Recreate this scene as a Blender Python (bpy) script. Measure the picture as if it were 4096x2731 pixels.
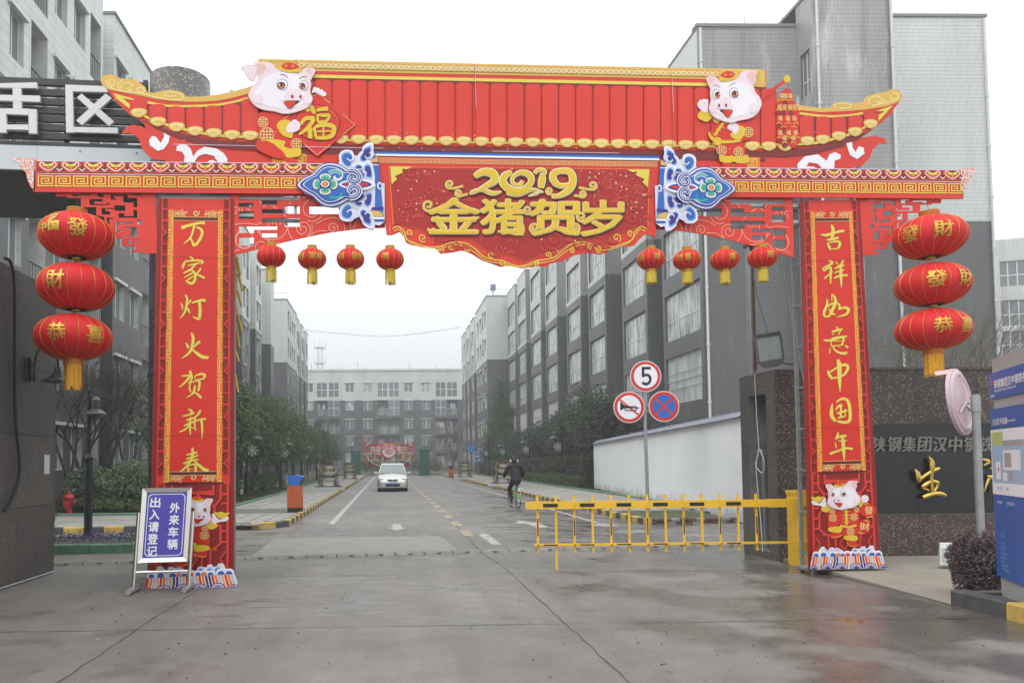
import bpy, bmesh, math, random
from mathutils import Vector, Matrix, noise
from mathutils.geometry import tessellate_polygon

# ------------------------------------------------------------------ scene, camera, light
SC = bpy.context.scene
COL = SC.collection
for _o in list(bpy.data.objects):
    bpy.data.objects.remove(_o)
rnd = random.Random(7)
R = math.radians

K = 1.7415                      # photograph pixels per working pixel
F = 1700 * K                    # focal length in photograph pixels
PX, PY, EYE = 926.6 * K, 992 * K, 1.58
_psi, _th, _ro = R(1.2), math.atan(.0408), .0085
Fw = Vector((math.sin(_psi) * math.cos(_th), math.cos(_psi) * math.cos(_th), math.sin(_th)))
_R0 = Vector((math.cos(_psi), -math.sin(_psi), 0)); _U0 = _R0.cross(Fw)
Rc = _R0 * math.cos(_ro) - _U0 * math.sin(_ro)
Uc = _U0 * math.cos(_ro) + _R0 * math.sin(_ro)
CP = Vector((0, 0, EYE))

cam_d = bpy.data.cameras.new('camera'); cam = bpy.data.objects.new('camera', cam_d); COL.objects.link(cam)
_m = Matrix((Rc, Uc, -Fw)).transposed().to_4x4(); _m.translation = CP
cam.matrix_world = _m
cam_d.sensor_width = 36; cam_d.lens = 36 * F / 4096
cam_d.shift_x = (2048 - PX) / 4096; cam_d.shift_y = (PY - 1365.5) / 4096
cam_d.clip_start = .1; cam_d.clip_end = 3000
SC.camera = cam

W = bpy.data.worlds.new('World'); SC.world = W; W.use_nodes = True
nt = W.node_tree; nt.nodes.clear()
_out = nt.nodes.new('ShaderNodeOutputWorld'); _bg = nt.nodes.new('ShaderNodeBackground')
_sky = nt.nodes.new('ShaderNodeTexSky'); _sky.sky_type = 'NISHITA'; _sky.sun_disc = False
_sky.sun_elevation = R(46); _sky.sun_rotation = R(226); _sky.dust_density = 4
# overcast cloud layer laid over the clear sky: zenith three times as bright as the horizon (CIE overcast sky)
_tc = nt.nodes.new('ShaderNodeTexCoord'); _sep = nt.nodes.new('ShaderNodeSeparateXYZ')
_mr = nt.nodes.new('ShaderNodeMapRange'); _mr.inputs[1].default_value = 0; _mr.inputs[2].default_value = 1
_mr.inputs[3].default_value = 10.4; _mr.inputs[4].default_value = 25.
_comb = nt.nodes.new('ShaderNodeVectorMath'); _comb.operation = 'SCALE'; _comb.inputs[0].default_value = (.972, .995, 1.0)
_mix = nt.nodes.new('ShaderNodeMixRGB'); _mix.inputs[0].default_value = .94
L = nt.links.new
L(_tc.outputs['Generated'], _sep.inputs[0]); L(_sep.outputs['Z'], _mr.inputs[0]); L(_mr.outputs[0], _comb.inputs['Scale'])
L(_sky.outputs[0], _mix.inputs[1]); L(_comb.outputs[0], _mix.inputs[2]); L(_mix.outputs[0], _bg.inputs[0])
_bg.inputs[1].default_value = .1; L(_bg.outputs[0], _out.inputs[0])
sun_d = bpy.data.lights.new('sun', 'SUN'); sun_d.energy = 1.1; sun_d.angle = R(40); sun_d.color = (1, .97, .93)
sun = bpy.data.objects.new('sun', sun_d); COL.objects.link(sun)
sun.rotation_euler = (R(44), 0, R(-46))
SC.view_settings.view_transform = 'Standard'; SC.view_settings.look = 'None'
SC.view_settings.exposure = 0; SC.view_settings.gamma = 1
SC.cycles.max_bounces = 6; SC.cycles.volume_bounces = 0
SC.cycles.sample_clamp_indirect = 6

# ------------------------------------------------------------------ where a photographed point stands
def ray(x, y): return Fw + Rc * ((x - PX) / F) - Uc * ((y - PY) / F)
def gnd(x, y, z=0.):            # working px -> point on the ground
    d = ray(x * K, y * K); return CP + d * ((z - EYE) / d.z)
def atY(x, y, Y):
    d = ray(x * K, y * K); return CP + d * (Y / d.y)
def atX(x, y, X):
    d = ray(x * K, y * K); return CP + d * (X / d.x)
def onplane(sx, sy, p0, n):
    d = ray(sx, sy); return CP + d * ((p0 - CP).dot(n) / d.dot(n))

# ------------------------------------------------------------------ materials
MATS = {}
def newmat(name):
    m = bpy.data.materials.new(name); m.use_nodes = True; MATS[name] = m
    return m, m.node_tree.nodes, m.node_tree.links.new, m.node_tree.nodes['Principled BSDF']
def mat(name, col, rough=.6, metal=0., var=.0, scale=3., bump=0., bscale=40., spec=.5, alpha=None, stretch=None):
    """plain material with a little procedural colour variation and relief"""
    m, N, Lk, b = newmat(name)
    b.inputs['Base Color'].default_value = (*col, 1); b.inputs['Roughness'].default_value = rough
    b.inputs['Metallic'].default_value = metal; b.inputs['Specular IOR Level'].default_value = spec
    if var or bump:
        g = N.new('ShaderNodeNewGeometry'); mp = N.new('ShaderNodeMapping'); Lk(g.outputs['Position'], mp.inputs[0])
        if stretch: mp.inputs['Scale'].default_value = stretch
    if var:
        n = N.new('ShaderNodeTexNoise'); n.inputs['Scale'].default_value = scale; n.inputs['Detail'].default_value = 5
        n.inputs['Roughness'].default_value = .65
        Lk(mp.outputs[0], n.inputs['Vector'])
        r = N.new('ShaderNodeMapRange'); r.inputs[1].default_value = .3; r.inputs[2].default_value = .7
        r.inputs[3].default_value = 1 - var; r.inputs[4].default_value = 1 + var
        v = N.new('ShaderNodeVectorMath'); v.operation = 'SCALE'; v.inputs[0].default_value = col
        Lk(n.outputs[0], r.inputs[0]); Lk(r.outputs[0], v.inputs['Scale']); Lk(v.outputs[0], b.inputs['Base Color'])
    if bump:
        n2 = N.new('ShaderNodeTexNoise'); n2.inputs['Scale'].default_value = bscale; n2.inputs['Detail'].default_value = 3
        Lk(mp.outputs[0], n2.inputs['Vector'])
        bp = N.new('ShaderNodeBump'); bp.inputs['Strength'].default_value = bump; bp.inputs['Distance'].default_value = .02
        Lk(n2.outputs[0], bp.inputs['Height']); Lk(bp.outputs[0], b.inputs['Normal'])
    return m

def tilewall(name, col, mortar, tw=.06, th=.195, stain=.12, rough=.45, eff=0):
    """glazed facade tiles: courses of narrow tiles, works on walls along X or Y"""
    m, N, Lk, b = newmat(name)
    g = N.new('ShaderNodeNewGeometry'); s = N.new('ShaderNodeSeparateXYZ'); Lk(g.outputs['Position'], s.inputs[0])
    a = N.new('ShaderNodeMath'); a.operation = 'ADD'; Lk(s.outputs[0], a.inputs[0]); Lk(s.outputs[1], a.inputs[1])
    c = N.new('ShaderNodeCombineXYZ'); Lk(a.outputs[0], c.inputs[0]); Lk(s.outputs[2], c.inputs[1])
    br = N.new('ShaderNodeTexBrick'); br.offset = 0; br.inputs['Scale'].default_value = 1
    br.inputs['Brick Width'].default_value = tw; br.inputs['Row Height'].default_value = th
    br.inputs['Mortar Size'].default_value = .011; br.inputs['Mortar Smooth'].default_value = .2
    br.inputs['Color1'].default_value = (*[x * 1.05 for x in col], 1); br.inputs['Color2'].default_value = (*[x * .94 for x in col], 1)
    br.inputs['Mortar'].default_value = (*mortar, 1)
    Lk(c.outputs[0], br.inputs['Vector'])
    n = N.new('ShaderNodeTexNoise'); n.inputs['Scale'].default_value = .35; n.inputs['Detail'].default_value = 6
    mp = N.new('ShaderNodeMapping'); mp.inputs['Scale'].default_value = (1, 1, .35); Lk(g.outputs['Position'], mp.inputs[0]); Lk(mp.outputs[0], n.inputs['Vector'])
    r = N.new('ShaderNodeMapRange'); r.inputs[1].default_value = .3; r.inputs[2].default_value = .7; r.inputs[3].default_value = 1 - stain; r.inputs[4].default_value = 1 + stain * .6
    Lk(n.outputs[0], r.inputs[0])
    # narrow vertical rain streaks
    n3 = N.new('ShaderNodeTexNoise'); n3.inputs['Scale'].default_value = 1.6; n3.inputs['Detail'].default_value = 4
    mp3 = N.new('ShaderNodeMapping'); mp3.inputs['Scale'].default_value = (1, 1, .06); Lk(g.outputs['Position'], mp3.inputs[0]); Lk(mp3.outputs[0], n3.inputs['Vector'])
    r3 = N.new('ShaderNodeMapRange'); r3.inputs[1].default_value = .55; r3.inputs[2].default_value = .75; r3.inputs[3].default_value = 1; r3.inputs[4].default_value = 1 - stain * 1.2
    Lk(n3.outputs[0], r3.inputs[0])
    mm = N.new('ShaderNodeMath'); mm.operation = 'MULTIPLY'; Lk(r.outputs[0], mm.inputs[0]); Lk(r3.outputs[0], mm.inputs[1])
    v = N.new('ShaderNodeVectorMath'); v.operation = 'SCALE'; Lk(br.outputs['Color'], v.inputs[0]); Lk(mm.outputs[0], v.inputs['Scale'])
    if eff:   # pale lime stains running down the tiles
        n4 = N.new('ShaderNodeTexNoise'); n4.inputs['Scale'].default_value = .7; n4.inputs['Detail'].default_value = 8; n4.inputs['Roughness'].default_value = .7
        mp4 = N.new('ShaderNodeMapping'); mp4.inputs['Scale'].default_value = (1, 1, .3); mp4.inputs['Location'].default_value = (7, 3, 2); Lk(g.outputs['Position'], mp4.inputs[0]); Lk(mp4.outputs[0], n4.inputs['Vector'])
        r4 = N.new('ShaderNodeMapRange'); r4.inputs[1].default_value = .56; r4.inputs[2].default_value = .72; r4.inputs[4].default_value = eff; Lk(n4.outputs[0], r4.inputs[0])
        m4 = N.new('ShaderNodeMixRGB'); m4.inputs[2].default_value = (.66, .66, .64, 1); Lk(r4.outputs[0], m4.inputs[0]); Lk(v.outputs[0], m4.inputs[1]); v = m4
    Lk(v.outputs[0], b.inputs['Base Color']); b.inputs['Roughness'].default_value = rough
    bp = N.new('ShaderNodeBump'); bp.inputs['Strength'].default_value = .3; bp.inputs['Distance'].default_value = .004
    bp.invert = True; Lk(br.outputs['Fac'], bp.inputs['Height']); Lk(bp.outputs[0], b.inputs['Normal'])
    return m

def granite(name, dark, mid, light, scale=22., rough=.28):
    m, N, Lk, b = newmat(name)
    g = N.new('ShaderNodeNewGeometry')
    dn = N.new('ShaderNodeTexNoise'); dn.inputs['Scale'].default_value = scale * 1.2; Lk(g.outputs['Position'], dn.inputs['Vector'])
    sc = N.new('ShaderNodeVectorMath'); sc.operation = 'MULTIPLY_ADD'; sc.inputs[1].default_value = (.03,) * 3
    Lk(dn.outputs['Color'], sc.inputs[0]); Lk(g.outputs['Position'], sc.inputs[2])
    v = N.new('ShaderNodeTexVoronoi'); v.inputs['Scale'].default_value = scale; Lk(sc.outputs[0], v.inputs['Vector'])
    r = N.new('ShaderNodeValToRGB'); e = r.color_ramp.elements
    e[0].position = .12; e[0].color = (*light, 1); e[1].position = .5; e[1].color = (*dark, 1)
    x = e.new(.3); x.color = (*mid, 1)
    Lk(v.outputs['Distance'], r.inputs[0])
    sp = N.new('ShaderNodeSeparateColor'); Lk(v.outputs['Color'], sp.inputs[0])
    rr = N.new('ShaderNodeMapRange'); rr.inputs[1].default_value = .1; rr.inputs[2].default_value = .5; Lk(sp.outputs[0], rr.inputs[0])
    mx = N.new('ShaderNodeMixRGB'); mx.inputs[1].default_value = (*dark, 1); Lk(rr.outputs[0], mx.inputs[0]); Lk(r.outputs[0], mx.inputs[2])
    n = N.new('ShaderNodeTexNoise'); n.inputs['Scale'].default_value = 1.1; n.inputs['Detail'].default_value = 7; Lk(g.outputs['Position'], n.inputs['Vector'])
    q = N.new('ShaderNodeMapRange'); q.inputs[1].default_value = .3; q.inputs[2].default_value = .7; q.inputs[3].default_value = .8; q.inputs[4].default_value = 1.2; Lk(n.outputs[0], q.inputs[0])
    oi = N.new('ShaderNodeObjectInfo'); orr = N.new('ShaderNodeMapRange'); orr.inputs[3].default_value = .84; orr.inputs[4].default_value = 1.12; Lk(oi.outputs['Random'], orr.inputs[0])
    qq = N.new('ShaderNodeMath'); qq.operation = 'MULTIPLY'; Lk(q.outputs[0], qq.inputs[0]); Lk(orr.outputs[0], qq.inputs[1])
    s2 = N.new('ShaderNodeVectorMath'); s2.operation = 'SCALE'; Lk(mx.outputs[0], s2.inputs[0]); Lk(qq.outputs[0], s2.inputs['Scale'])
    Lk(s2.outputs[0], b.inputs['Base Color']); b.inputs['Roughness'].default_value = rough
    return m

def leafmat(name, a, c, rough=.55):
    """leaves: each leaf its own tint, clumps lighter and darker in pigment"""
    m, N, Lk, b = newmat(name)
    g = N.new('ShaderNodeNewGeometry')
    n = N.new('ShaderNodeTexNoise'); n.inputs['Scale'].default_value = 1.3; n.inputs['Detail'].default_value = 3; Lk(g.outputs['Position'], n.inputs['Vector'])
    ad = N.new('ShaderNodeMath'); ad.operation = 'MULTIPLY_ADD'; ad.inputs[1].default_value = .6
    Lk(g.outputs['Random Per Island'], ad.inputs[0]); Lk(n.outputs[0], ad.inputs[2])
    r = N.new('ShaderNodeMapRange'); r.inputs[1].default_value = .45; r.inputs[2].default_value = 1.15; Lk(ad.outputs[0], r.inputs[0])
    mx = N.new('ShaderNodeMixRGB'); mx.inputs[1].default_value = (*a, 1); mx.inputs[2].default_value = (*c, 1); Lk(r.outputs[0], mx.inputs[0])
    Lk(mx.outputs[0], b.inputs['Base Color']); b.inputs['Roughness'].default_value = rough
    t = N.new('ShaderNodeBsdfTranslucent'); Lk(mx.outputs[0], t.inputs[0]); ms = N.new('ShaderNodeMixShader'); ms.inputs[0].default_value = .35
    Lk(b.outputs[0], ms.inputs[1]); Lk(t.outputs[0], ms.inputs[2]); Lk(ms.outputs[0], N['Material Output'].inputs[0])
    return m

# flat print and paint colours
P = dict(red=(.66, .030, .018), redb=(.68, .045, .028), wine=(.40, .022, .018), winel=(.52, .045, .030), dred=(.27, .015, .013), bred=(.25, .014, .013), maroon=(.20, .022, .024),
         gold=(.72, .44, .10), goldl=(.82, .66, .26), goldd=(.50, .25, .04), yellow=(.76, .62, .09), orange=(.82, .20, .035),
         cream=(.88, .83, .58), skin=(.84, .70, .76), skinl=(.88, .82, .88), skinp=(.82, .50, .48), white=(.84, .84, .90),
         blue=(.03, .14, .50), navy=(.045, .03, .26), sky=(.36, .52, .86), lilac=(.70, .72, .90), teal=(.01, .40, .34),
         green=(.26, .48, .18), black=(.012, .012, .014), brown=(.10, .012, .008), curl=(.82, .36, .26), mustard=(.74, .50, .03),
         dgreen=(.01, .10, .06), signblue=(.010, .105, .40), violet=(.085, .065, .40), mapgreen=(.48, .58, .24), mapblue=(.36, .50, .68),
         grey=(.38, .38, .40))
for k, v in P.items(): mat('print_' + k, v, rough=.40, var=.07, scale=.9, spec=.35, bump=.12, bscale=2.2)
def pm(k): return MATS['print_' + k]

mat('steel', (.42, .43, .44), .38, .9, var=.1, scale=6)
mat('stainless', (.72, .70, .67), .22, 1., var=.05, scale=5)
mat('galvanised', (.36, .37, .38), .5, .6, var=.15, scale=9)
mat('darkmetal', (.020, .022, .027), .38, .3)
mat('lampshade', (.07, .07, .072), .4, .4, var=.1)
mat('rust', (.16, .06, .035), .9, 0, var=.5, scale=8)
mat('whiteframe', (.66, .67, .66), .4)
mat('paleframe', (.60, .61, .60), .45, var=.08)
m_, N_, L_, b_ = newmat('glass'); b_.inputs['Base Color'].default_value = (.16, .18, .19, 1); b_.inputs['Roughness'].default_value = .06; b_.inputs['Specular IOR Level'].default_value = .9
m_, N_, L_, b_ = newmat('curtainglass')
_g = N_.new('ShaderNodeNewGeometry'); _n = N_.new('ShaderNodeTexNoise'); _n.inputs['Scale'].default_value = 2.2; _n.inputs['Detail'].default_value = 5
_mp = N_.new('ShaderNodeMapping'); _mp.inputs['Scale'].default_value = (1, 1, .4); L_(_g.outputs['Position'], _mp.inputs[0]); L_(_mp.outputs[0], _n.inputs['Vector'])
_r = N_.new('ShaderNodeValToRGB'); _r.color_ramp.elements[0].position = .38; _r.color_ramp.elements[0].color = (.20, .225, .23, 1)
_r.color_ramp.elements[1].position = .62; _r.color_ramp.elements[1].color = (.56, .60, .59, 1)
L_(_n.outputs[0], _r.inputs[0]); L_(_r.outputs[0], b_.inputs['Base Color']); b_.inputs['Roughness'].default_value = .1; b_.inputs['Specular IOR Level'].default_value = .8
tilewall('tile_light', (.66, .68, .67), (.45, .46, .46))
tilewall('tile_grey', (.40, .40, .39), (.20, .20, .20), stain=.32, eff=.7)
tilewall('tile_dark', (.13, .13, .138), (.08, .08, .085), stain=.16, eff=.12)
tilewall('tile_near', (.62, .65, .62), (.36, .38, .38), tw=.9, th=.36, stain=.08)
tilewall('tile_wing', (.68, .695, .68), (.34, .35, .35), stain=.08)
mat('reveal', (.52, .53, .52), .7, var=.15, scale=2)
mat('darkreveal', (.10, .10, .11), .7, var=.15, scale=2)
mat('roofgrey', (.22, .22, .22), .8)
granite('granite', (.050, .035, .031), (.155, .108, .090), (.27, .20, .17), 27, .38)
granite('granite_fine', (.075, .064, .058), (.17, .15, .138), (.30, .265, .24), 55, .45)
granite('granite_col', (.085, .078, .074), (.20, .185, .17), (.33, .31, .285), 26, .4)
mat('cement', (.19, .185, .175), .85, var=.35, scale=3, bump=.4, bscale=20)
mat('blackstone', (.012, .013, .015), .22, var=.25, scale=1.5)
mat('goldleaf', (.62, .42, .10), .2, 1., var=.2, scale=14)
mat('letter_grey', (.20, .195, .175), .5, var=.1)
_w = mat('whitewall', (.82, .84, .86), .8, var=.05, scale=.8, bump=.15, bscale=9)
_N = _w.node_tree.nodes; _lk = _w.node_tree.links.new; _b = _N['Principled BSDF']; _src = _b.inputs['Base Color'].links[0].from_socket   # mud splashed up from the ground
_g = _N.new('ShaderNodeNewGeometry'); _s = _N.new('ShaderNodeSeparateXYZ'); _lk(_g.outputs['Position'], _s.inputs[0]); _n = _N.new('ShaderNodeTexNoise'); _n.inputs['Scale'].default_value = 2.5; _n.inputs['Detail'].default_value = 7; _lk(_g.outputs['Position'], _n.inputs['Vector'])
_a = _N.new('ShaderNodeMath'); _a.operation = 'MULTIPLY_ADD'; _a.inputs[1].default_value = -1.1; _lk(_n.outputs[0], _a.inputs[0]); _lk(_s.outputs[2], _a.inputs[2])
_r = _N.new('ShaderNodeMapRange'); _r.inputs[1].default_value = -.45; _r.inputs[2].default_value = -.15; _r.inputs[3].default_value = .55; _r.inputs[4].default_value = 0; _lk(_a.outputs[0], _r.inputs[0])
_x = _N.new('ShaderNodeMixRGB'); _x.inputs[2].default_value = (.30, .27, .23, 1); _lk(_r.outputs[0], _x.inputs[0]); _lk(_src, _x.inputs[1]); _lk(_x.outputs[0], _b.inputs['Base Color'])
mat('coping', (.22, .22, .28), .7, var=.25, scale=9)
mat('brick', (.12, .075, .065), .85, var=.5, scale=6, bump=.4)
mat('kerb_yellow', (.52, .36, .09), .75, var=.25, scale=7, bump=.2)
mat('kerb_black', (.075, .075, .08), .75, var=.3, scale=7, bump=.2)
mat('kerb_green', (.12, .25, .16), .75, var=.2, scale=5, bump=.2)
mat('kerb_stone', (.27, .265, .25), .8, var=.25, scale=5, bump=.3)
mat('soil', (.10, .085, .07), .95, var=.3, scale=6, bump=.6)
mat('paver', (.30, .29, .265), .75, var=.22, scale=1.4, bump=.15)
mat('paverjoint', (.14, .135, .125), .9)
def worn(name, col):
    m, N, Lk, b = newmat(name); g = N.new('ShaderNodeNewGeometry'); n = N.new('ShaderNodeTexNoise'); n.inputs['Scale'].default_value = 7; n.inputs['Detail'].default_value = 8; n.inputs['Roughness'].default_value = .75
    Lk(g.outputs['Position'], n.inputs['Vector']); r = N.new('ShaderNodeValToRGB'); e = r.color_ramp.elements; e[0].position = .40; e[0].color = (.15, .14, .125, 1); e[1].position = .56; e[1].color = (*col, 1)
    Lk(n.outputs[0], r.inputs[0]); Lk(r.outputs[0], b.inputs['Base Color']); b.inputs['Roughness'].default_value = .5
worn('paint_white', (.46, .45, .42)); worn('paint_yellow', (.40, .30, .15))
mat('boom_yellow', (.80, .47, .025), .38, var=.08, scale=6)
mat('fascia', (.56, .61, .63), .35, var=.06, scale=1)
mat('soffit', (.075, .077, .075), .5)
mat('slat', (.030, .032, .034), .5)
mat('lantern_red', (.60, .006, .010), .7, var=.06, scale=5)
mat('lantern_gold', (.60, .36, .05), .35, .45)
mat('tassel', (.74, .36, .02), .7, var=.2, scale=30)
mat('tassel_y', (.62, .46, .05), .7, var=.2, scale=30)
mat('black_rubber', (.015, .015, .016), .7)
mat('bark', (.055, .047, .042), .9, var=.3, scale=12, bump=.5)
mat('palebark', (.16, .145, .12), .9, var=.3, scale=12)
mat('whitewash', (.66, .66, .64), .85, var=.15, scale=20)
leafmat('leaf_ever', (.045, .066, .028), (.20, .245, .105))
leafmat('leaf_dark', (.034, .045, .030), (.145, .165, .11))
leafmat('leaf_hedge', (.035, .042, .028), (.135, .135, .085))
leafmat('leaf_bush', (.065, .09, .05), (.28, .33, .21))
leafmat('leaf_purple', (.055, .036, .040), (.26, .19, .195))
leafmat('grassmat', (.045, .060, .022), (.12, .14, .05), .8)
mat('lawnmat', (.065, .075, .035), .95, var=.35, scale=3)
leafmat('petal_purple', (.045, .025, .16), (.10, .06, .26))
leafmat('petal_yellow', (.55, .38, .02), (.75, .6, .08))
leafmat('petal_pale', (.45, .42, .15), (.62, .6, .4))
leafmat('petal_red', (.12, .03, .035), (.3, .08, .09))
mat('pot', (.50, .48, .43), .6, var=.15, scale=8)
mat('carpaint', (.56, .57, .56), .3, .55, spec=.6)
m_, N_, L_, b_ = newmat('carglass'); b_.inputs['Base Color'].default_value = (.16, .20, .20, 1); b_.inputs['Roughness'].default_value = .04; b_.inputs['Specular IOR Level'].default_value = .9
mat('headlamp', (.62, .63, .60), .12, .3)
mat('bluepole', (.14, .19, .30), .35)
mat('hydrant', (.42, .02, .025), .4, var=.1, scale=9)
mat('binwood', (.50, .10, .025), .6, var=.15, scale=6, stretch=(8, 8, .6))
mat('coat', (.010, .010, .012), .75, var=.2, scale=12)
mat('trouser', (.012, .014, .020), .85)
mat('skin', (.45, .26, .19), .6)
mat('hair', (.012, .010, .010), .5)
mat('bike_green', (.22, .36, .16), .4)
mat('shoe', (.10, .09, .09), .7)
mat('mirror_back', (.56, .42, .46), .5, var=.05, scale=3)
mat('floodglass', (.34, .40, .40), .15, var=.15, scale=4)
mat('floodbody', (.15, .15, .145), .45, .4)
mat('flag_red', (.62, .02, .02), .55)

# wet concrete road
m_, N_, L_, b_ = newmat('road')
_g = N_.new('ShaderNodeNewGeometry'); _s = N_.new('ShaderNodeSeparateXYZ'); L_(_g.outputs['Position'], _s.inputs[0])
def _noise(scale, detail, rough=.6, st=(1, 1, 1), off=(0, 0, 0)):
    mp = N_.new('ShaderNodeMapping'); mp.inputs['Scale'].default_value = st; mp.inputs['Location'].default_value = off
    L_(_g.outputs['Position'], mp.inputs[0])
    n = N_.new('ShaderNodeTexNoise'); n.inputs['Scale'].default_value = scale; n.inputs['Detail'].default_value = detail
    n.inputs['Roughness'].default_value = rough; L_(mp.outputs[0], n.inputs['Vector']); return n.outputs[0]
def _range(src, a, b, c, d, cl=True):
    r = N_.new('ShaderNodeMapRange'); r.clamp = cl
    for i, v in enumerate((a, b, c, d)): r.inputs[i + 1].default_value = v
    L_(src, r.inputs[0]); return r.outputs[0]
def _math(op, a, b):
    m = N_.new('ShaderNodeMath'); m.operation = op
    for i, v in enumerate((a, b)):
        if isinstance(v, (int, float)): m.inputs[i].default_value = v
        else: L_(v, m.inputs[i])
    return m.outputs[0]
_big = _noise(.33, 5, .62); _fine = _noise(2.2, 6, .7); _grain = _noise(55, 2)
_patch = _noise(.9, 4, .55, off=(3, 7, 0)); _spot = _noise(3.1, 2, .4, off=(9, 2, 0))
_reg = _range(_s.outputs[0], .5, 5., -.05, .16)          # the gutter side on the right stays wetter
_regy = _range(_s.outputs[1], 5, 26, .02, -.08)
_w = _math('ADD', _math('ADD', _patch, _reg), _regy)
_film = _noise(1., 4, .6, st=(.9, 4.2, 1), off=(5, 0, 0))
def _zone(x0, x1, y0, y1):
    a = _math('MULTIPLY', _range(_s.outputs[0], x0 - .6, x0 + .2, 0, 1), _range(_s.outputs[0], x1 - .2, x1 + .6, 1, 0))
    return _math('MULTIPLY', a, _math('MULTIPLY', _range(_s.outputs[1], y0 - 1, y0 + .5, 0, 1), _range(_s.outputs[1], y1 - 3, y1 + 3, 1, 0)))
_z = _math('MAXIMUM', _zone(-3.6, -.9, 12.8, 26), _math('MAXIMUM', _zone(2.6, 5.6, 14, 40), _math('MULTIPLY', _zone(-1.6, 1.2, 7.5, 12), .6)))
_streak = _math('MULTIPLY', _range(_math('ADD', _film, _math('MULTIPLY', _z, .10)), .60, .64, 0, 1), _range(_z, 0, .3, 0, 1))
_wet = _math('MAXIMUM', _range(_w, .52, .66, 0, 1), _streak)
_pud = _math('MAXIMUM', _range(_math('ADD', _noise(.75, 4, .5, off=(1, 3, 0)), _math('MULTIPLY', _reg, .75)), .715, .735, 0, 1), _range(_spot, .735, .75, 0, 1))
_base = _range(_big, .35, .65, .125, .185); _base = _math('MULTIPLY', _base, _range(_fine, .3, .7, .86, 1.12)); _base = _math('MULTIPLY', _base, _range(_noise(1., 5, .6, st=(2.4, .16, 1)), .35, .65, .88, 1.08))
_base = _math('MULTIPLY', _base, _range(_noise(28, 5, .8), .3, .7, .78, 1.2))
_base = _math('MULTIPLY', _base, _range(_wet, 0, 1, 1, .66)); _base = _math('MULTIPLY', _base, _range(_pud, 0, 1, 1, .75))
_v = N_.new('ShaderNodeVectorMath'); _v.operation = 'SCALE'; _v.inputs[0].default_value = (1.08, .985, .90); L_(_base, _v.inputs['Scale'])
L_(_v.outputs[0], b_.inputs['Base Color'])
_ro1 = _range(_wet, 0, 1, .62, .25); _ro2 = _range(_pud, 0, 1, 0, -.2)
L_(_math('MAXIMUM', _math('ADD', _ro1, _ro2), .05), b_.inputs['Roughness'])
_bp = N_.new('ShaderNodeBump'); _bp.inputs['Distance'].default_value = .006
L_(_range(_pud, 0, 1, .35, .0), _bp.inputs['Strength']); L_(_math('ADD', _grain, _fine), _bp.inputs['Height']); L_(_bp.outputs[0], b_.inputs['Normal'])
mat('apronmat', (.27, .245, .205), .7, var=.18, scale=.8, bump=.15)
mat('crack', (.065, .062, .056), .9, var=.3, scale=8)
mat('patchmat', (.225, .215, .20), .6, var=.15, scale=2)
mat('drainblock', (.23, .215, .195), .8, var=.3, scale=6, bump=.4)

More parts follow.
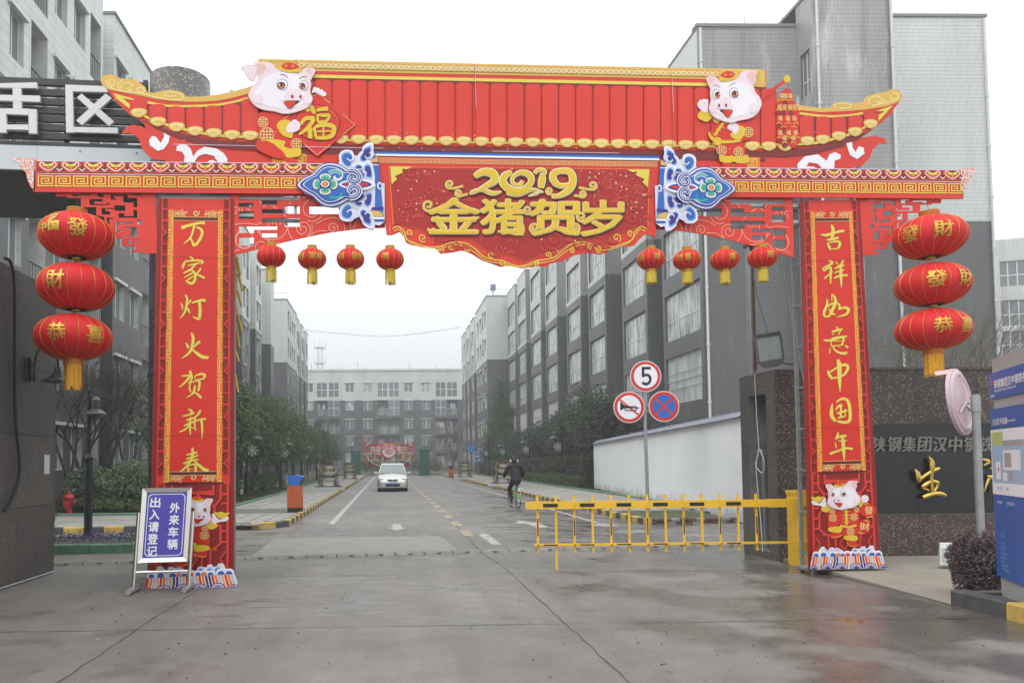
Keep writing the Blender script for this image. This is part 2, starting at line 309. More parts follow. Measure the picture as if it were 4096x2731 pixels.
# ------------------------------------------------------------------ mesh helpers
class MB:
    """collects shapes, then links them as ONE mesh object"""
    def __init__(s): s.v = []; s.f = []; s.m = []; s.mats = []; s.M = Matrix()
    def mi(s, m):
        m = MATS[m] if isinstance(m, str) else m
        if m not in s.mats: s.mats.append(m)
        return s.mats.index(m)
    def add(s, vs, fs, m):
        b = len(s.v); i = s.mi(m)
        s.v += [s.M @ Vector(v) for v in vs]; s.f += [[b + k for k in f] for f in fs]; s.m += [i] * len(fs)
    def box(s, x0, x1, y0, y1, z0, z1, m):
        vs = [(x, y, z) for z in (z0, z1) for y in (y0, y1) for x in (x0, x1)]
        s.add(vs, [(0, 2, 3, 1), (4, 5, 7, 6), (0, 1, 5, 4), (1, 3, 7, 5), (3, 2, 6, 7), (2, 0, 4, 6)], m)
    def quad(s, a, b, c, d, m): s.add([a, b, c, d], [(0, 1, 2, 3)], m)
    def tube(s, pts, r, m, n=6, cap=True):
        pts = [Vector(p) for p in pts]; rs = r if isinstance(r, (list, tuple)) else [r] * len(pts)
        vs = []; fs = []
        up = Vector((0, 0, 1)); u = None
        for i, p in enumerate(pts):
            t = (pts[min(i + 1, len(pts) - 1)] - pts[max(i - 1, 0)]).normalized()
            if u is None: u = t.cross(up if abs(t.z) < .9 else Vector((1, 0, 0))).normalized()
            else: u = (u - t * u.dot(t)); u = u.normalized() if u.length > 1e-6 else t.orthogonal().normalized()
            w = t.cross(u)
            for k in range(n):
                a = 2 * math.pi * k / n; vs.append(p + (u * math.cos(a) + w * math.sin(a)) * rs[i])
        for i in range(len(pts) - 1):
            for k in range(n):
                k2 = (k + 1) % n; fs.append((i * n + k, i * n + k2, (i + 1) * n + k2, (i + 1) * n + k))
        if cap: fs.append(tuple(range(n))[::-1]); fs.append(tuple((len(pts) - 1) * n + k for k in range(n)))
        s.add(vs, fs, m)
    def lathe(s, prof, m, n=20, c=(0, 0, 0), cap=True):
        """prof: (radius, z) list; axis along z at c"""
        vs = []; fs = []
        for r, z in prof:
            for k in range(n):
                a = 2 * math.pi * k / n; vs.append((c[0] + r * math.cos(a), c[1] + r * math.sin(a), c[2] + z))
        for i in range(len(prof) - 1):
            for k in range(n):
                k2 = (k + 1) % n; fs.append((i * n + k, i * n + k2, (i + 1) * n + k2, (i + 1) * n + k))
        if cap: fs.append(tuple(range(n))[::-1]); fs.append(tuple((len(prof) - 1) * n + k for k in range(n)))
        s.add(vs, fs, m)
    def ball(s, c, rx, ry, rz, m, n=12, k=8):
        prof = [(math.sin(math.pi * i / k), -math.cos(math.pi * i / k)) for i in range(k + 1)]
        vs = []; fs = []
        for r, z in prof:
            for q in range(n):
                a = 2 * math.pi * q / n; vs.append((c[0] + rx * r * math.cos(a), c[1] + ry * r * math.sin(a), c[2] + rz * z))
        for i in range(k):
            for q in range(n):
                q2 = (q + 1) % n; fs.append((i * n + q, i * n + q2, (i + 1) * n + q2, (i + 1) * n + q))
        s.add(vs, fs, m)
    def prism(s, poly, fr, depth, m, side=None):
        """poly: 2D outline; fr(u, v, w) -> 3D; from w=0 back to w=depth"""
        n = len(poly); tr = tessellate_polygon([[Vector((a, b, 0)) for a, b in poly]])
        vs = [fr(a, b, 0) for a, b in poly] + [fr(a, b, depth) for a, b in poly]
        fs = [tuple(t) for t in tr] + [tuple(n + k for k in t[::-1]) for t in tr]
        s.add(vs, fs, m)
        s.add(vs, [(i, (i + 1) % n, n + (i + 1) % n, n + i) for i in range(n)], side or m)
    def leaf(s, p, size, m, tilt=None):
        p = Vector(p); a = Vector((rnd.gauss(0, 1), rnd.gauss(0, 1), rnd.gauss(0, 1))).normalized(); b = a.orthogonal().normalized()
        b = (Matrix.Rotation(rnd.uniform(0, 6.28), 3, a) @ b); c = a.cross(b)
        l = size * rnd.uniform(.7, 1.3); w = l * .42
        s.add([p - b * l * .5, p + c * w * .5 + a * w * .15, p + b * l * .5, p - c * w * .5 + a * w * .15], [(0, 1, 2, 3)], m)
    def build(s, name, parent=None, smooth=False, world=False, kind=None, **kw):
        me = bpy.data.meshes.new(name)
        off = Vector((0, 0, 0))
        if world and parent is not None:
            q = parent
            while q is not None: off += q.location; q = q.parent
        me.from_pydata([tuple(v - off) for v in s.v], [], s.f)
        for m in s.mats: me.materials.append(m)
        me.polygons.foreach_set('material_index', s.m)
        if smooth: me.polygons.foreach_set('use_smooth', [True] * len(s.f))
        me.update()
        o = bpy.data.objects.new(name, me); COL.objects.link(o)
        if parent is not None: o.parent = parent
        if kind: o['kind'] = kind
        for k, v in kw.items(): o[k] = v
        return o

def thing(name, label, cat, loc=(0, 0, 0), rz=0, group=None):
    o = bpy.data.objects.new(name, None); COL.objects.link(o); o.empty_display_size = .2
    o.location = loc; o.rotation_euler = (0, 0, rz); o['label'] = label; o['category'] = cat
    if group: o['group'] = group
    return o
def tag(o, label, cat, group=None):
    o['label'] = label; o['category'] = cat
    if group: o['group'] = group
    return o
def copy_tree(o, parent=None):
    c = o.copy(); COL.objects.link(c)
    if parent is not None: c.parent = parent
    for ch in list(o.children): copy_tree(ch, c)
    return c
def inst(me, name, parent, loc, rz=0, scale=None):
    o = bpy.data.objects.new(name, me); COL.objects.link(o); o.parent = parent; o.location = loc; o.rotation_euler = (0, 0, rz)
    if scale: o.scale = scale
    return o

def catmull(pts, closed=False, k=5):
    n = len(pts); out = []
    if n < 3: return list(pts)
    rng = range(n) if closed else range(n - 1)
    for i in rng:
        p0 = pts[(i - 1) % n] if closed else pts[max(i - 1, 0)]; p1 = pts[i]; p2 = pts[(i + 1) % n]
        p3 = pts[(i + 2) % n] if closed else pts[min(i + 2, n - 1)]
        for j in range(k):
            t = j / k
            out.append(tuple(.5 * (2 * b + (c - a) * t + (2 * a - 5 * b + 4 * c - d) * t * t + (3 * b - a - 3 * c + d) * t ** 3) for a, b, c, d in zip(p0, p1, p2, p3)))
    if not closed: out.append(tuple(pts[-1]))
    return out

_gc = {}
def glyphs(s, bold=0.):
    """the letters as a flat triangle mesh in em units, lower left at 0,0 (Blender's built-in type)"""
    key = (s, bold)
    if key not in _gc:
        c = bpy.data.curves.new('t', 'FONT'); c.body = s; c.offset = bold; c.resolution_u = 3
        o = bpy.data.objects.new('t', c); COL.objects.link(o)
        dg = bpy.context.evaluated_depsgraph_get(); me = bpy.data.meshes.new_from_object(o.evaluated_get(dg))
        vs = [(v.co.x, v.co.y) for v in me.vertices]; fs = [tuple(p.vertices) for p in me.polygons]
        bpy.data.objects.remove(o); bpy.data.curves.remove(c); bpy.data.meshes.remove(me)
        x0 = min(v[0] for v in vs); x1 = max(v[0] for v in vs); y0 = min(v[1] for v in vs); y1 = max(v[1] for v in vs)
        _gc[key] = ([((x - x0), (y - y0)) for x, y in vs], fs, x1 - x0, y1 - y0)
    return _gc[key]
def fatten(b):
    return [(0, 0)] + ([(b * math.cos(a), b * math.sin(a)) for a in [.4 + math.pi * q / 3 for q in range(6)]] if b > 0 else [])
def text_on(mb, s, o, ux, uz, w, h, m, bold=0., shear=0., off=0.):
    """lay the letters s in the box w x h at o, along ux and uz (normal ux x uz towards the reader)"""
    vs, fs, gw, gh = glyphs(s)
    o = Vector(o); ux = Vector(ux).normalized(); uz = Vector(uz).normalized(); nn = ux.cross(uz)
    if w is None: w = h * gw / gh
    for j, (bx, by) in enumerate(fatten(bold)):
        mb.add([o + ux * (x / gw * w + bx * h + shear * y / gh * h) + uz * (y / gh * h + by * h) + nn * (off + j * .00015) for x, y in vs], fs, m)
# ------------------------------------------------------------------ festival gate
GL = gnd(440, 1345); GR = gnd(1940, 1300, .1)
GE = Vector((GR.x - GL.x, GR.y - GL.y, 0)).normalized(); GN = Vector((-GE.y, GE.x, 0))
GRZ = math.atan2(GE.y, GE.x)
def uz_src(sx, sy):
    p = onplane(sx, sy, GL, GN); return ((p - GL).dot(GE), p.z)
def cm(ox, oy, s): return lambda x, y: uz_src(ox + x / s, oy + y / s)
def dm(x, y): return uz_src(x * K, y * K)
def mir(f):
    """the gate is symmetric about its middle"""
    def g(x, y):
        u, z = f(x, y); v = 6.35 + (2.45 - u) * .971 if u < 4.4 else 2.45 - (u - 6.35) / .971
        return (v, z + .0065 * (v - u))
    return g
def ident(x, y): return (x, y)

class Art(MB):
    """flat boards cut to shape, with their print laid on in thin layers; local x along the gate, z up, -y to the reader"""
    def __init__(s, front=0.): super().__init__(); s.front = front; s.cnt = 0; s.map = ident
    def off(s, lay):
        s.cnt += 1; return -(s.front + .0015 + lay * .0024 + (s.cnt % 24) * .00009)
    def _tri(s, loops, y, m):
        vv = [Vector((a, b, 0)) for lp in loops for a, b in lp]
        tr = tessellate_polygon([[Vector((a, b, 0)) for a, b in lp] for lp in loops])
        s.add([(v.x, y, v.y) for v in vv], [tuple(t) for t in tr], m)
    def board(s, pts, col, holes=(), thick=.018, smooth=False, raw=False, edge=None):
        q = pts if raw else [s.map(*p) for p in pts]
        if smooth: q = catmull(q, True)
        hs = [h if raw else [s.map(*p) for p in h] for h in holes]
        y0 = -s.front
        s._tri([q] + hs, y0, pm(col)); s._tri([q] + hs, y0 + thick, MATS['print_grey'])
        for lp in [q] + hs:
            n = len(lp); vs = [(a, y0, b) for a, b in lp] + [(a, y0 + thick, b) for a, b in lp]
            s.add(vs, [(i, (i + 1) % n, n + (i + 1) % n, n + i) for i in range(n)], MATS['print_' + (edge or 'dred')])
    def poly(s, pts, col, lay=1, smooth=False, holes=(), k=5):
        q = [s.map(*p) for p in pts]
        if smooth: q = catmull(q, True, k)
        s._tri([q] + [[s.map(*p) for p in h] for h in holes], s.off(lay), pm(col))
    def rect(s, x0, y0, x1, y1, col, lay=1): s.poly([(x0, y0), (x1, y0), (x1, y1), (x0, y1)], col, lay)
    def ell(s, cx, cy, rx, ry, col, lay=1, n=20, rot=0):
        c, d = math.cos(rot), math.sin(rot)
        s.poly([(cx + rx * math.cos(a) * c - ry * math.sin(a) * d, cy + rx * math.cos(a) * d + ry * math.sin(a) * c) for a in [2 * math.pi * i / n for i in range(n)]], col, lay)
    def inset(s, pts, f, cols, lay=1, smooth=True, c=None):
        """nested copies of one outline, shrunk by f each time"""
        cx = c[0] if c else sum(p[0] for p in pts) / len(pts); cy = c[1] if c else sum(p[1] for p in pts) / len(pts)
        q = 1.
        for i, col in enumerate(cols):
            s.poly([(cx + (x - cx) * q, cy + (y - cy) * q) for x, y in pts], col, lay + i, smooth); q *= f
    def stroke(s, pts, w, col, lay=1, smooth=True, closed=False, k=5, mitre=False, clip=None):
        """w in map units; a number, or each point carries its own width as a third value (brush stroke)"""
        P3 = [(p[0], p[1], (p[2] if len(p) > 2 else w)) for p in pts]
        if smooth: P3 = catmull(P3, closed, k)
        elif closed: P3 = P3 + [P3[0]]
        n = len(P3); lf = []; rt = []
        for i in range(n):
            a = P3[max(i - 1, 0)]; b = P3[min(i + 1, n - 1)]
            dx, dy = b[0] - a[0], b[1] - a[1]; l = math.hypot(dx, dy) or 1; dx /= l; dy /= l
            h = P3[i][2] / 2
            if mitre and 0 < i < n - 1:
                d1 = (P3[i][0] - a[0], P3[i][1] - a[1]); l1 = math.hypot(*d1) or 1
                cosh = max(.4, (dx * d1[0] + dy * d1[1]) / l1); h /= cosh
            lf.append((P3[i][0] - dy * h, P3[i][1] + dx * h)); rt.append((P3[i][0] + dy * h, P3[i][1] - dx * h))
        y = s.off(lay); vs = [s.map(*p) for p in lf] + [s.map(*p) for p in rt]
        ok = lambda i: clip is None or all(clip((a + b) / 2, (c + d) / 2) for (a, c), (b, d) in ((lf[i], lf[i + 1]), (rt[i], rt[i + 1])))
        s.add([(a, y, b) for a, b in vs], [(i, i + 1, n + i + 1, n + i) for i in range(n - 1) if ok(i)], pm(col))
    def brush(s, strokes, col='yellow', lay=3, edge=None, grow=6, fat=1.):
        for st in strokes:
            if edge: s.brush([[(x, y, w * fat + grow) for x, y, w in st]], edge, lay - 1)
            q = catmull(st, False, 5)
            n = len(q); lf = []; rt = []
            for i in range(n):
                a = q[max(i - 1, 0)]; b = q[min(i + 1, n - 1)]; dx, dy = b[0] - a[0], b[1] - a[1]; l = math.hypot(dx, dy) or 1
                h = q[i][2] * fat / 2 * (1.06 if 0 < i < n - 1 else .7); lf.append((q[i][0] - dy / l * h, q[i][1] + dx / l * h)); rt.append((q[i][0] + dy / l * h, q[i][1] - dx / l * h))
            y = s.off(lay); vs = [s.map(*p) for p in lf] + [s.map(*p) for p in rt]
            s.add([(a, y, b) for a, b in vs], [(i, i + 1, n + i + 1, n + i) for i in range(n - 1)], pm(col))
    def text(s, t, x0, y0, x1, y1, col, lay=2, bold=0., shear=0.):
        """letters in the box with corners x0,y0 (lower left) and x1,y1 (upper right) of the current map"""
        vs, fs, gw, gh = glyphs(t)
        for bx, by in fatten(bold):
            y = s.off(lay); q = [s.map(x0 + (x1 - x0) * (a / gw + bx + shear * b / gh), y0 + (y1 - y0) * (b / gh + by)) for a, b in vs]
            s.add([(a, y, b) for a, b in q], fs, pm(col))
def spiral(cx, cy, r, turns, cw=1, a0=0., n=None, tail=None, rin=.12):
    n = n or int(14 * turns); out = []
    for i in range(n + 1):
        t = i / n; rr = r * (rin + (1 - rin) * t); a = a0 + cw * 2 * math.pi * turns * (t - 1)
        out.append((cx + rr * math.cos(a), cy + rr * math.sin(a)))
    return out + (tail or [])

gate = thing('festival_gate', 'big red and gold printed Spring Festival gate spanning the road between two couplet columns', 'festival gate', GL, GRZ)

# ---- columns
COLX = [lambda z: (-.54 + (.54 - .46) * z / 5.07, .545), lambda z: (8.33 + .008 * z, 9.365 - .024 * z)]
def colmap(i):
    def f(t, z):
        a, b = COLX[i](z); return (a + (b - a) * t, z + (.02 if i else 0) * t)
    return f
BR = dict(wan=[[(462,298,30),(520,278,24),(600,256,20),(670,245,20),(708,250,24)],[(600,262,16),(590,300,16),(575,360,16),(545,415,16),(485,464,6)],[(610,290,10),(650,300,18),(680,335,22),(668,390,22),(630,455,22),(596,478,24),(580,450,18),(562,405,12)]],
 jia=[[(548,592,8),(572,612,18),(585,630,16)],[(505,640,10),(482,690,20),(478,724,12)],[(508,645,14),(570,640,12),(640,636,16),(688,652,18),(662,674,12)],[(530,690,10),(600,676,14),(655,662,12)],[(610,680,14),(560,730,16),(482,772,12)],[(560,730,12),(600,770,18),(605,830,20),(580,872,22),(545,870,20),(505,846,8)],[(580,765,10),(540,790,12),(490,815,8)],[(590,800,10),(550,825,12),(512,852,8)],[(668,715,14),(650,745,14),(615,780,10)],[(610,780,12),(660,798,16),(708,822,16)]],
 deng=[[(455,1080,8),(472,1110,14),(475,1150,8)],[(562,1045,18),(540,1080,12),(515,1110,10)],[(500,995,14),(522,1030,18),(515,1110,18),(495,1180,18),(450,1242,8)],[(520,1120,10),(540,1160,16),(552,1186,12)],[(570,1080,12),(630,1062,18),(690,1050,22),(714,1062,20)],[(650,1070,22),(658,1130,24),(656,1200,24),(642,1245,22),(580,1222,8)]],
 huo=[[(565,1390,16),(585,1440,24),(578,1510,22),(550,1590,20),(468,1660,8)],[(508,1492,8),(530,1530,20),(525,1555,8)],[(658,1478,24),(620,1510,18),(585,1545,10)],[(575,1560,14),(620,1600,22),(680,1640,26),(748,1648,22)]],
 he=[[(548,215,18),(560,260,20),(510,330,18),(440,390,8)],[(460,272,10),(520,268,14),(572,264,14),(565,315,14),(535,352,10)],[(600,275,12),(610,320,8)],[(600,275,10),(660,252,18),(705,262,20),(690,300,14),(620,310,8)],[(555,345,10),(548,400,14),(560,440,14)],[(560,345,10),(620,322,12),(652,335,18),(645,400,18),(640,430,16)],[(605,365,8),(602,400,18),(580,455,16),(515,498,6)],[(600,440,10),(640,470,20),(672,502,18)]],
 xin=[[(535,615,12),(570,640,18),(560,665,14)],[(475,690,12),(540,678,14),(600,655,12)],[(510,735,14),(570,715,14),(612,700,10)],[(490,790,12),(560,760,14),(620,735,10)],[(560,700,16),(552,780,18),(556,885,10)],[(550,780,14),(500,830,14),(440,856,10)],[(560,800,10),(590,820,14)],[(660,630,20),(640,670,16),(605,710,14),(602,790,14),(615,845,8)],[(610,742,12),(660,725,14),(720,718,16)],[(672,725,20),(680,800,18),(680,928,6)]],
 chun=[[(515,1095,12),(580,1080,16),(630,1068,14)],[(512,1135,14),(590,1115,14),(640,1098,10)],[(480,1185,14),(560,1155,16),(645,1140,12)],[(575,1018,18),(582,1080,22),(560,1150,20),(510,1220,18),(430,1285,6)],[(600,1160,12),(650,1205,22),(700,1245,26),(748,1256,20)],[(530,1205,10),(535,1250,16),(545,1290,12)],[(535,1205,8),(590,1192,14),(614,1212,20),(605,1305,18)],[(545,1243,8),(600,1237,8)],[(545,1288,12),(600,1278,12)]],
 ji=[[(335,418,10),(400,425,22),(480,400,20),(560,382,20),(578,392,20)],[(445,318,18),(465,360,26),(460,430,26),(450,472,14)],[(395,475,10),(450,468,20),(524,452,18)],[(405,505,10),(425,545,20),(440,580,12)],[(415,505,10),(500,490,16),(538,507,20),(520,562,18)],[(440,574,12),(520,562,14)]],
 xiang=[[(418,685,10),(455,710,22),(430,735,16),(365,770,12),(362,790,12)],[(365,800,14),(420,765,14),(445,755,12)],[(445,755,16),(440,830,20),(440,935,8)],[(375,880,16),(410,845,12),(440,820,10)],[(450,800,8),(464,812,10)],[(490,700,10),(515,728,18)],[(575,682,18),(545,735,16),(500,760,10)],[(482,775,12),(540,752,14),(585,738,12)],[(480,818,12),(540,797,12),(582,785,12)],[(475,874,14),(540,848,16),(618,842,16)],[(545,752,18),(548,860,24),(552,972,6)]],
 ru=[[(402,1090,10),(405,1140,18),(375,1220,22),(368,1262,16)],[(365,1264,14),(420,1270,16),(460,1200,24),(492,1120,24),(475,1060,16),(452,1048,10),(455,1112,8)],[(375,1192,10),(430,1152,14),(490,1124,14)],[(420,1190,10),(450,1237,18),(492,1252,12)],[(510,1130,14),(535,1162,16),(525,1200,14)],[(525,1200,12),(580,1180,18),(626,1198,24),(600,1250,18),(498,1278,5)]],
 yi=[[(488,1375,8),(522,1402,20)],[(450,1430,12),(510,1417,18),(567,1405,14)],[(455,1465,14),(480,1440,10)],[(545,1422,16),(520,1462,14)],[(365,1522,12),(450,1520,18),(530,1492,16),(612,1478,16)],[(448,1502,12),(445,1582,16)],[(450,1502,10),(540,1484,14),(575,1502,18),(555,1575,16)],[(470,1532,10),(550,1522,10)],[(450,1582,14),(550,1570,14)],[(435,1603,16),(428,1658,12)],[(465,1570,10),(480,1618,14),(540,1653,18),(598,1654,20),(608,1638,10)],[(520,1575,10),(540,1590,12)],[(590,1573,16),(625,1598,24)]],
 zhong=[[(408,262,8),(425,310,22),(460,355,20)],[(420,292,12),(500,242,16),(580,207,22),(622,232,24),(590,300,20),(540,330,14),(460,350,14)],[(515,152,22),(530,210,34),(532,300,32),(535,400,24),(538,490,6)]],
 guo=[[(458,608,6),(450,680,26),(455,750,28),(500,798,20)],[(495,600,10),(560,562,20),(615,580,24),(640,660,26),(640,780,26),(590,808,22),(510,795,18)],[(490,682,8),(520,642,20),(562,627,22)],[(505,717,16),(560,697,18),(612,682,22)],[(548,632,24),(545,752,26)],[(515,762,20),(592,742,18)],[(585,702,12),(600,740,14)]],
 nian=[[(520,910,10),(512,950,22),(495,985,16)],[(500,967,16),(560,952,20),(608,945,18)],[(520,1002,12),(610,997,16)],[(488,1020,16),(500,1075,14)],[(430,1135,22),(510,1107,16),(600,1077,16),(672,1085,20)],[(565,960,22),(575,1080,28),(582,1218,6)]])
Z5 = cm(550, 800, 2.6133); Z6 = cm(550, 1400, 2.6133); Z7 = cm(3150, 780, 2.6133); Z8 = cm(3150, 1380, 2.6133)
WORDS = [[('wan', Z5), ('jia', Z5), ('deng', Z5), ('huo', Z5), ('he', Z6), ('xin', Z6), ('chun', Z6)],
         [('ji', Z7), ('xiang', Z7), ('ru', Z7), ('yi', Z7), ('zhong', Z8), ('guo', Z8), ('nian', Z8)]]
COLB = [(.055, 1.36), (.085, 1.34)]     # foot of the panel, foot of the scroll
for i in (0, 1):
    ztop = 5.10 + i * .09
    zb, zs = (-.005, 1.345) if i == 0 else (.06, 1.40)
    A = Art(.0); A.map = colmap(i)
    A.board([(0, zb), (1, zb), (1, ztop), (0, ztop)], 'redb')
    part_o = A.build('column_panel', gate, label='left column board' if i == 0 else 'right column board')
    B = Art(.0); B.map = colmap(i)
    B.rect(.004, zb, .055, ztop, 'bred', 1); B.rect(.948, zb, .996, ztop, 'bred', 1)
    # printed lattice down both sides
    per = .61; z = ztop - .02
    if True:
        zz = ztop - .015; k = 0
        while zz > zs - .02:
            for (a, b, s) in ((.075, .152, 1), (.925, .848, -1)):
                def T(t0, t1): return (a + (b - a) * t0, a + (b - a) * t1)
                h = zz
                for (y0, y1) in ((.0, .115), (.145, .265)):
                    if h - y1 < zs: continue
                    B.poly([(a + s * .005, h - y0), (b - s * .02, h - y0), (b - s * .02, h - y1), (a + s * .005, h - y1)], 'bred', 2)
                    B.poly([(a + s * .005, h - y0), (b - s * .02, h - y0), (b - s * .02, h - y0 - .018), (a + s * .005, h - y0 - .018)], 'brown', 3)
                    B.poly([(a + s * .005, h - y0), (a + s * .016, h - y0), (a + s * .016, h - y1), (a + s * .005, h - y1)], 'brown', 3)
                if h - .6 > zs - .05:
                    B.poly([(a + s * .005, h - .30), (a + s * .05, h - .30), (b, h - .36), (b, h - .52), (a + s * .045, h - .59), (a + s * .005, h - .59)], 'bred', 2)
                    B.poly([(a + s * .005, h - .30), (a + s * .05, h - .30), (b, h - .36), (b, h - .385), (a + s * .045, h - .322), (a + s * .005, h - .322)], 'brown', 3)
                    B.poly([(a, h - .375), (b - s * .018, h - .445), (a, h - .515)], 'redb', 4)
                    B.poly([(a + s * .004, h - .41), (b - s * .04, h - .445), (a + s * .004, h - .48)], 'bred', 5)
                    B.poly([(a + s * .006, h - .515), (b - s * .03, h - .455), (b - s * .02, h - .475), (a + s * .01, h - .545)], 'brown', 5)
            zz -= per
    B.build('lattice_print', part_o)
    C = Art(.0); C.map = colmap(i)
    # orange fret borders and red scroll
    zt = ztop - .155
    C.poly([(.149, zt), (.856, zt - .0), (.856, zs), (.149, zs)], 'orange', 5)
    C.poly([(.222, zt), (.792, zt), (.792, zs), (.222, zs)], 'red', 6)
    C.rect(.16, zs - .025, .87, zs, 'brown', 4)
    zz = zt - .01; q = .262; n = int((zt - zs) / q)
    q = (zt - zs - .01) / n
    for k in range(n):
        for (a, s) in ((.152, 1), (.853, -1)):
            y0, y1 = zz - .03, zz - q + .02
            if s > 0: pth = [(a, y0), (a + .055, y0), (a + .055, y1), (a, y1)]; inn = [(a, y0 - .04), (a + .036, y0 - .04), (a + .036, y1 + .04), (a, y1 + .04)]
            else: pth = [(a, y0), (a - .055, y0), (a - .055, y1), (a, y1)]; inn = [(a, y0 - .04), (a - .034, y0 - .04), (a - .034, y1 + .04), (a, y1 + .04)]
            for pp in (pth, inn):
                lw = .008
                for (p0, p1) in zip(pp[:-1], pp[1:]):
                    if abs(p0[1] - p1[1]) < 1e-4: C.rect(min(p0[0], p1[0]), p0[1] - lw * .6, max(p0[0], p1[0]), p0[1] + lw * .6, 'yellow', 7)
                    else: C.rect(p0[0] - lw * .55, min(p0[1], p1[1]), p0[0] + lw * .55, max(p0[1], p1[1]), 'yellow', 7)
            C.rect(min(a, a + s * .05), zz - q - .002, max(a, a + s * .05), zz - q + .006, 'yellow', 7)
        zz -= q
    # brown bands and gold scrollwork at head and foot
    for (h, d) in ((zt - .125, 1), (zs + .115, -1)):
        C.rect(.224, h - .018, .785, h + .018, 'brown', 8)
        C.rect(.224, h + .020, .785, h + .025, 'goldl', 8); C.rect(.224, h - .026, .785, h - .021, 'goldl', 8)
    for h in (zt - .055, zs + .05):
        for cx in (.27, .345, .665, .745):
            for jx, jz, tn in ((0, 0, 1.6), (.03, .02, 1.2), (-.03, -.012, 1.3), (.012, -.03, 1.1), (-.02, .028, 1.)):
                C.map = (lambda f, cx=cx, h=h: (lambda x, y: f(cx + x, h + y)))(colmap(i))
                C.stroke([(x * 1., y) for x, y in spiral(jx, jz, .024, tn, a0=cx * 30 + jx * 90)], .006, 'goldl', 8, k=2)
        C.map = (lambda f, h=h: (lambda x, y: f(.505 + x, h + y)))(colmap(i))
        C.stroke(spiral(0, 0.01, .045, 1.3, a0=.5 if h > 3 else 2.6), .012, 'goldl', 8, k=2)
    C.build('scroll_print', part_o)
    D = Art(.0)
    for ch, f in WORDS[i]:
        D = Art(.0); D.map = f; D.brush(BR[ch], 'yellow', 8, edge='dred', grow=5, fat=1.28); D.build('couplet_character', part_o)
    # seams and pins
    for zq in (4.30 + .03 * i, 1.95 + .05 * i): E_ = Art(.0); E_.map = colmap(i); E_.rect(0, zq, 1, zq + .004, 'bred', 13); E_.build('panel_seam', part_o)
    # lower lattice field
    G_ = Art(.0); G_.map = colmap(i)
    zb2 = zb + .25
    G_.rect(.06, zb2 - .1, .945, zs - .028, 'bred', 1)
    def bar(pts, w=.030):
        sh = [(x + .012, y - .022) for x, y in pts]
        G_.stroke(sh, w, 'brown', 2, smooth=False, mitre=True); G_.stroke(pts, w, 'redb', 3, smooth=False, mitre=True)
    for s in (1, -1):
        X = lambda t: t if s > 0 else 1 - t
        bar([(X(.075), zb2 - .05), (X(.075), zs - .03)]); bar([(X(.16), zs - .03), (X(.16), zs - .22), (X(.235), zs - .31), (X(.235), zs - .50), (X(.16), zs - .58), (X(.16), zb2 + .30), (X(.25), zb2 + .22)])
        for z_ in (zs - .16, zs - .28, zs - .50, zs - .64, zs - .78): bar([(X(.08), z_), (X(.16), z_)])
        bar([(X(.235), zs - .31), (X(.5), zs - .31)]); bar([(X(.25), zs - .04), (X(.25), zs - .14), (X(.5), zs - .14)])
        bar([(X(.5), zs - .55), (X(.30), zs - .55), (X(.30), zs - .78), (X(.5), zs - .78)])
        bar([(X(.2), zb2 + .22), (X(.5), zb2 + .22)]); bar([(X(.28), zb2 + .22), (X(.28), zb2)]); bar([(X(.38), zb2 + .22), (X(.38), zb2)])
        bar([(X(.10), zb2 + .20), (X(.165), zb2 + .10), (X(.10), zb2)], .02); bar([(X(.5), zb2 + .18), (X(.44), zb2 + .09), (X(.5), zb2)], .02)
    G_.build('lower_lattice_print', part_o)

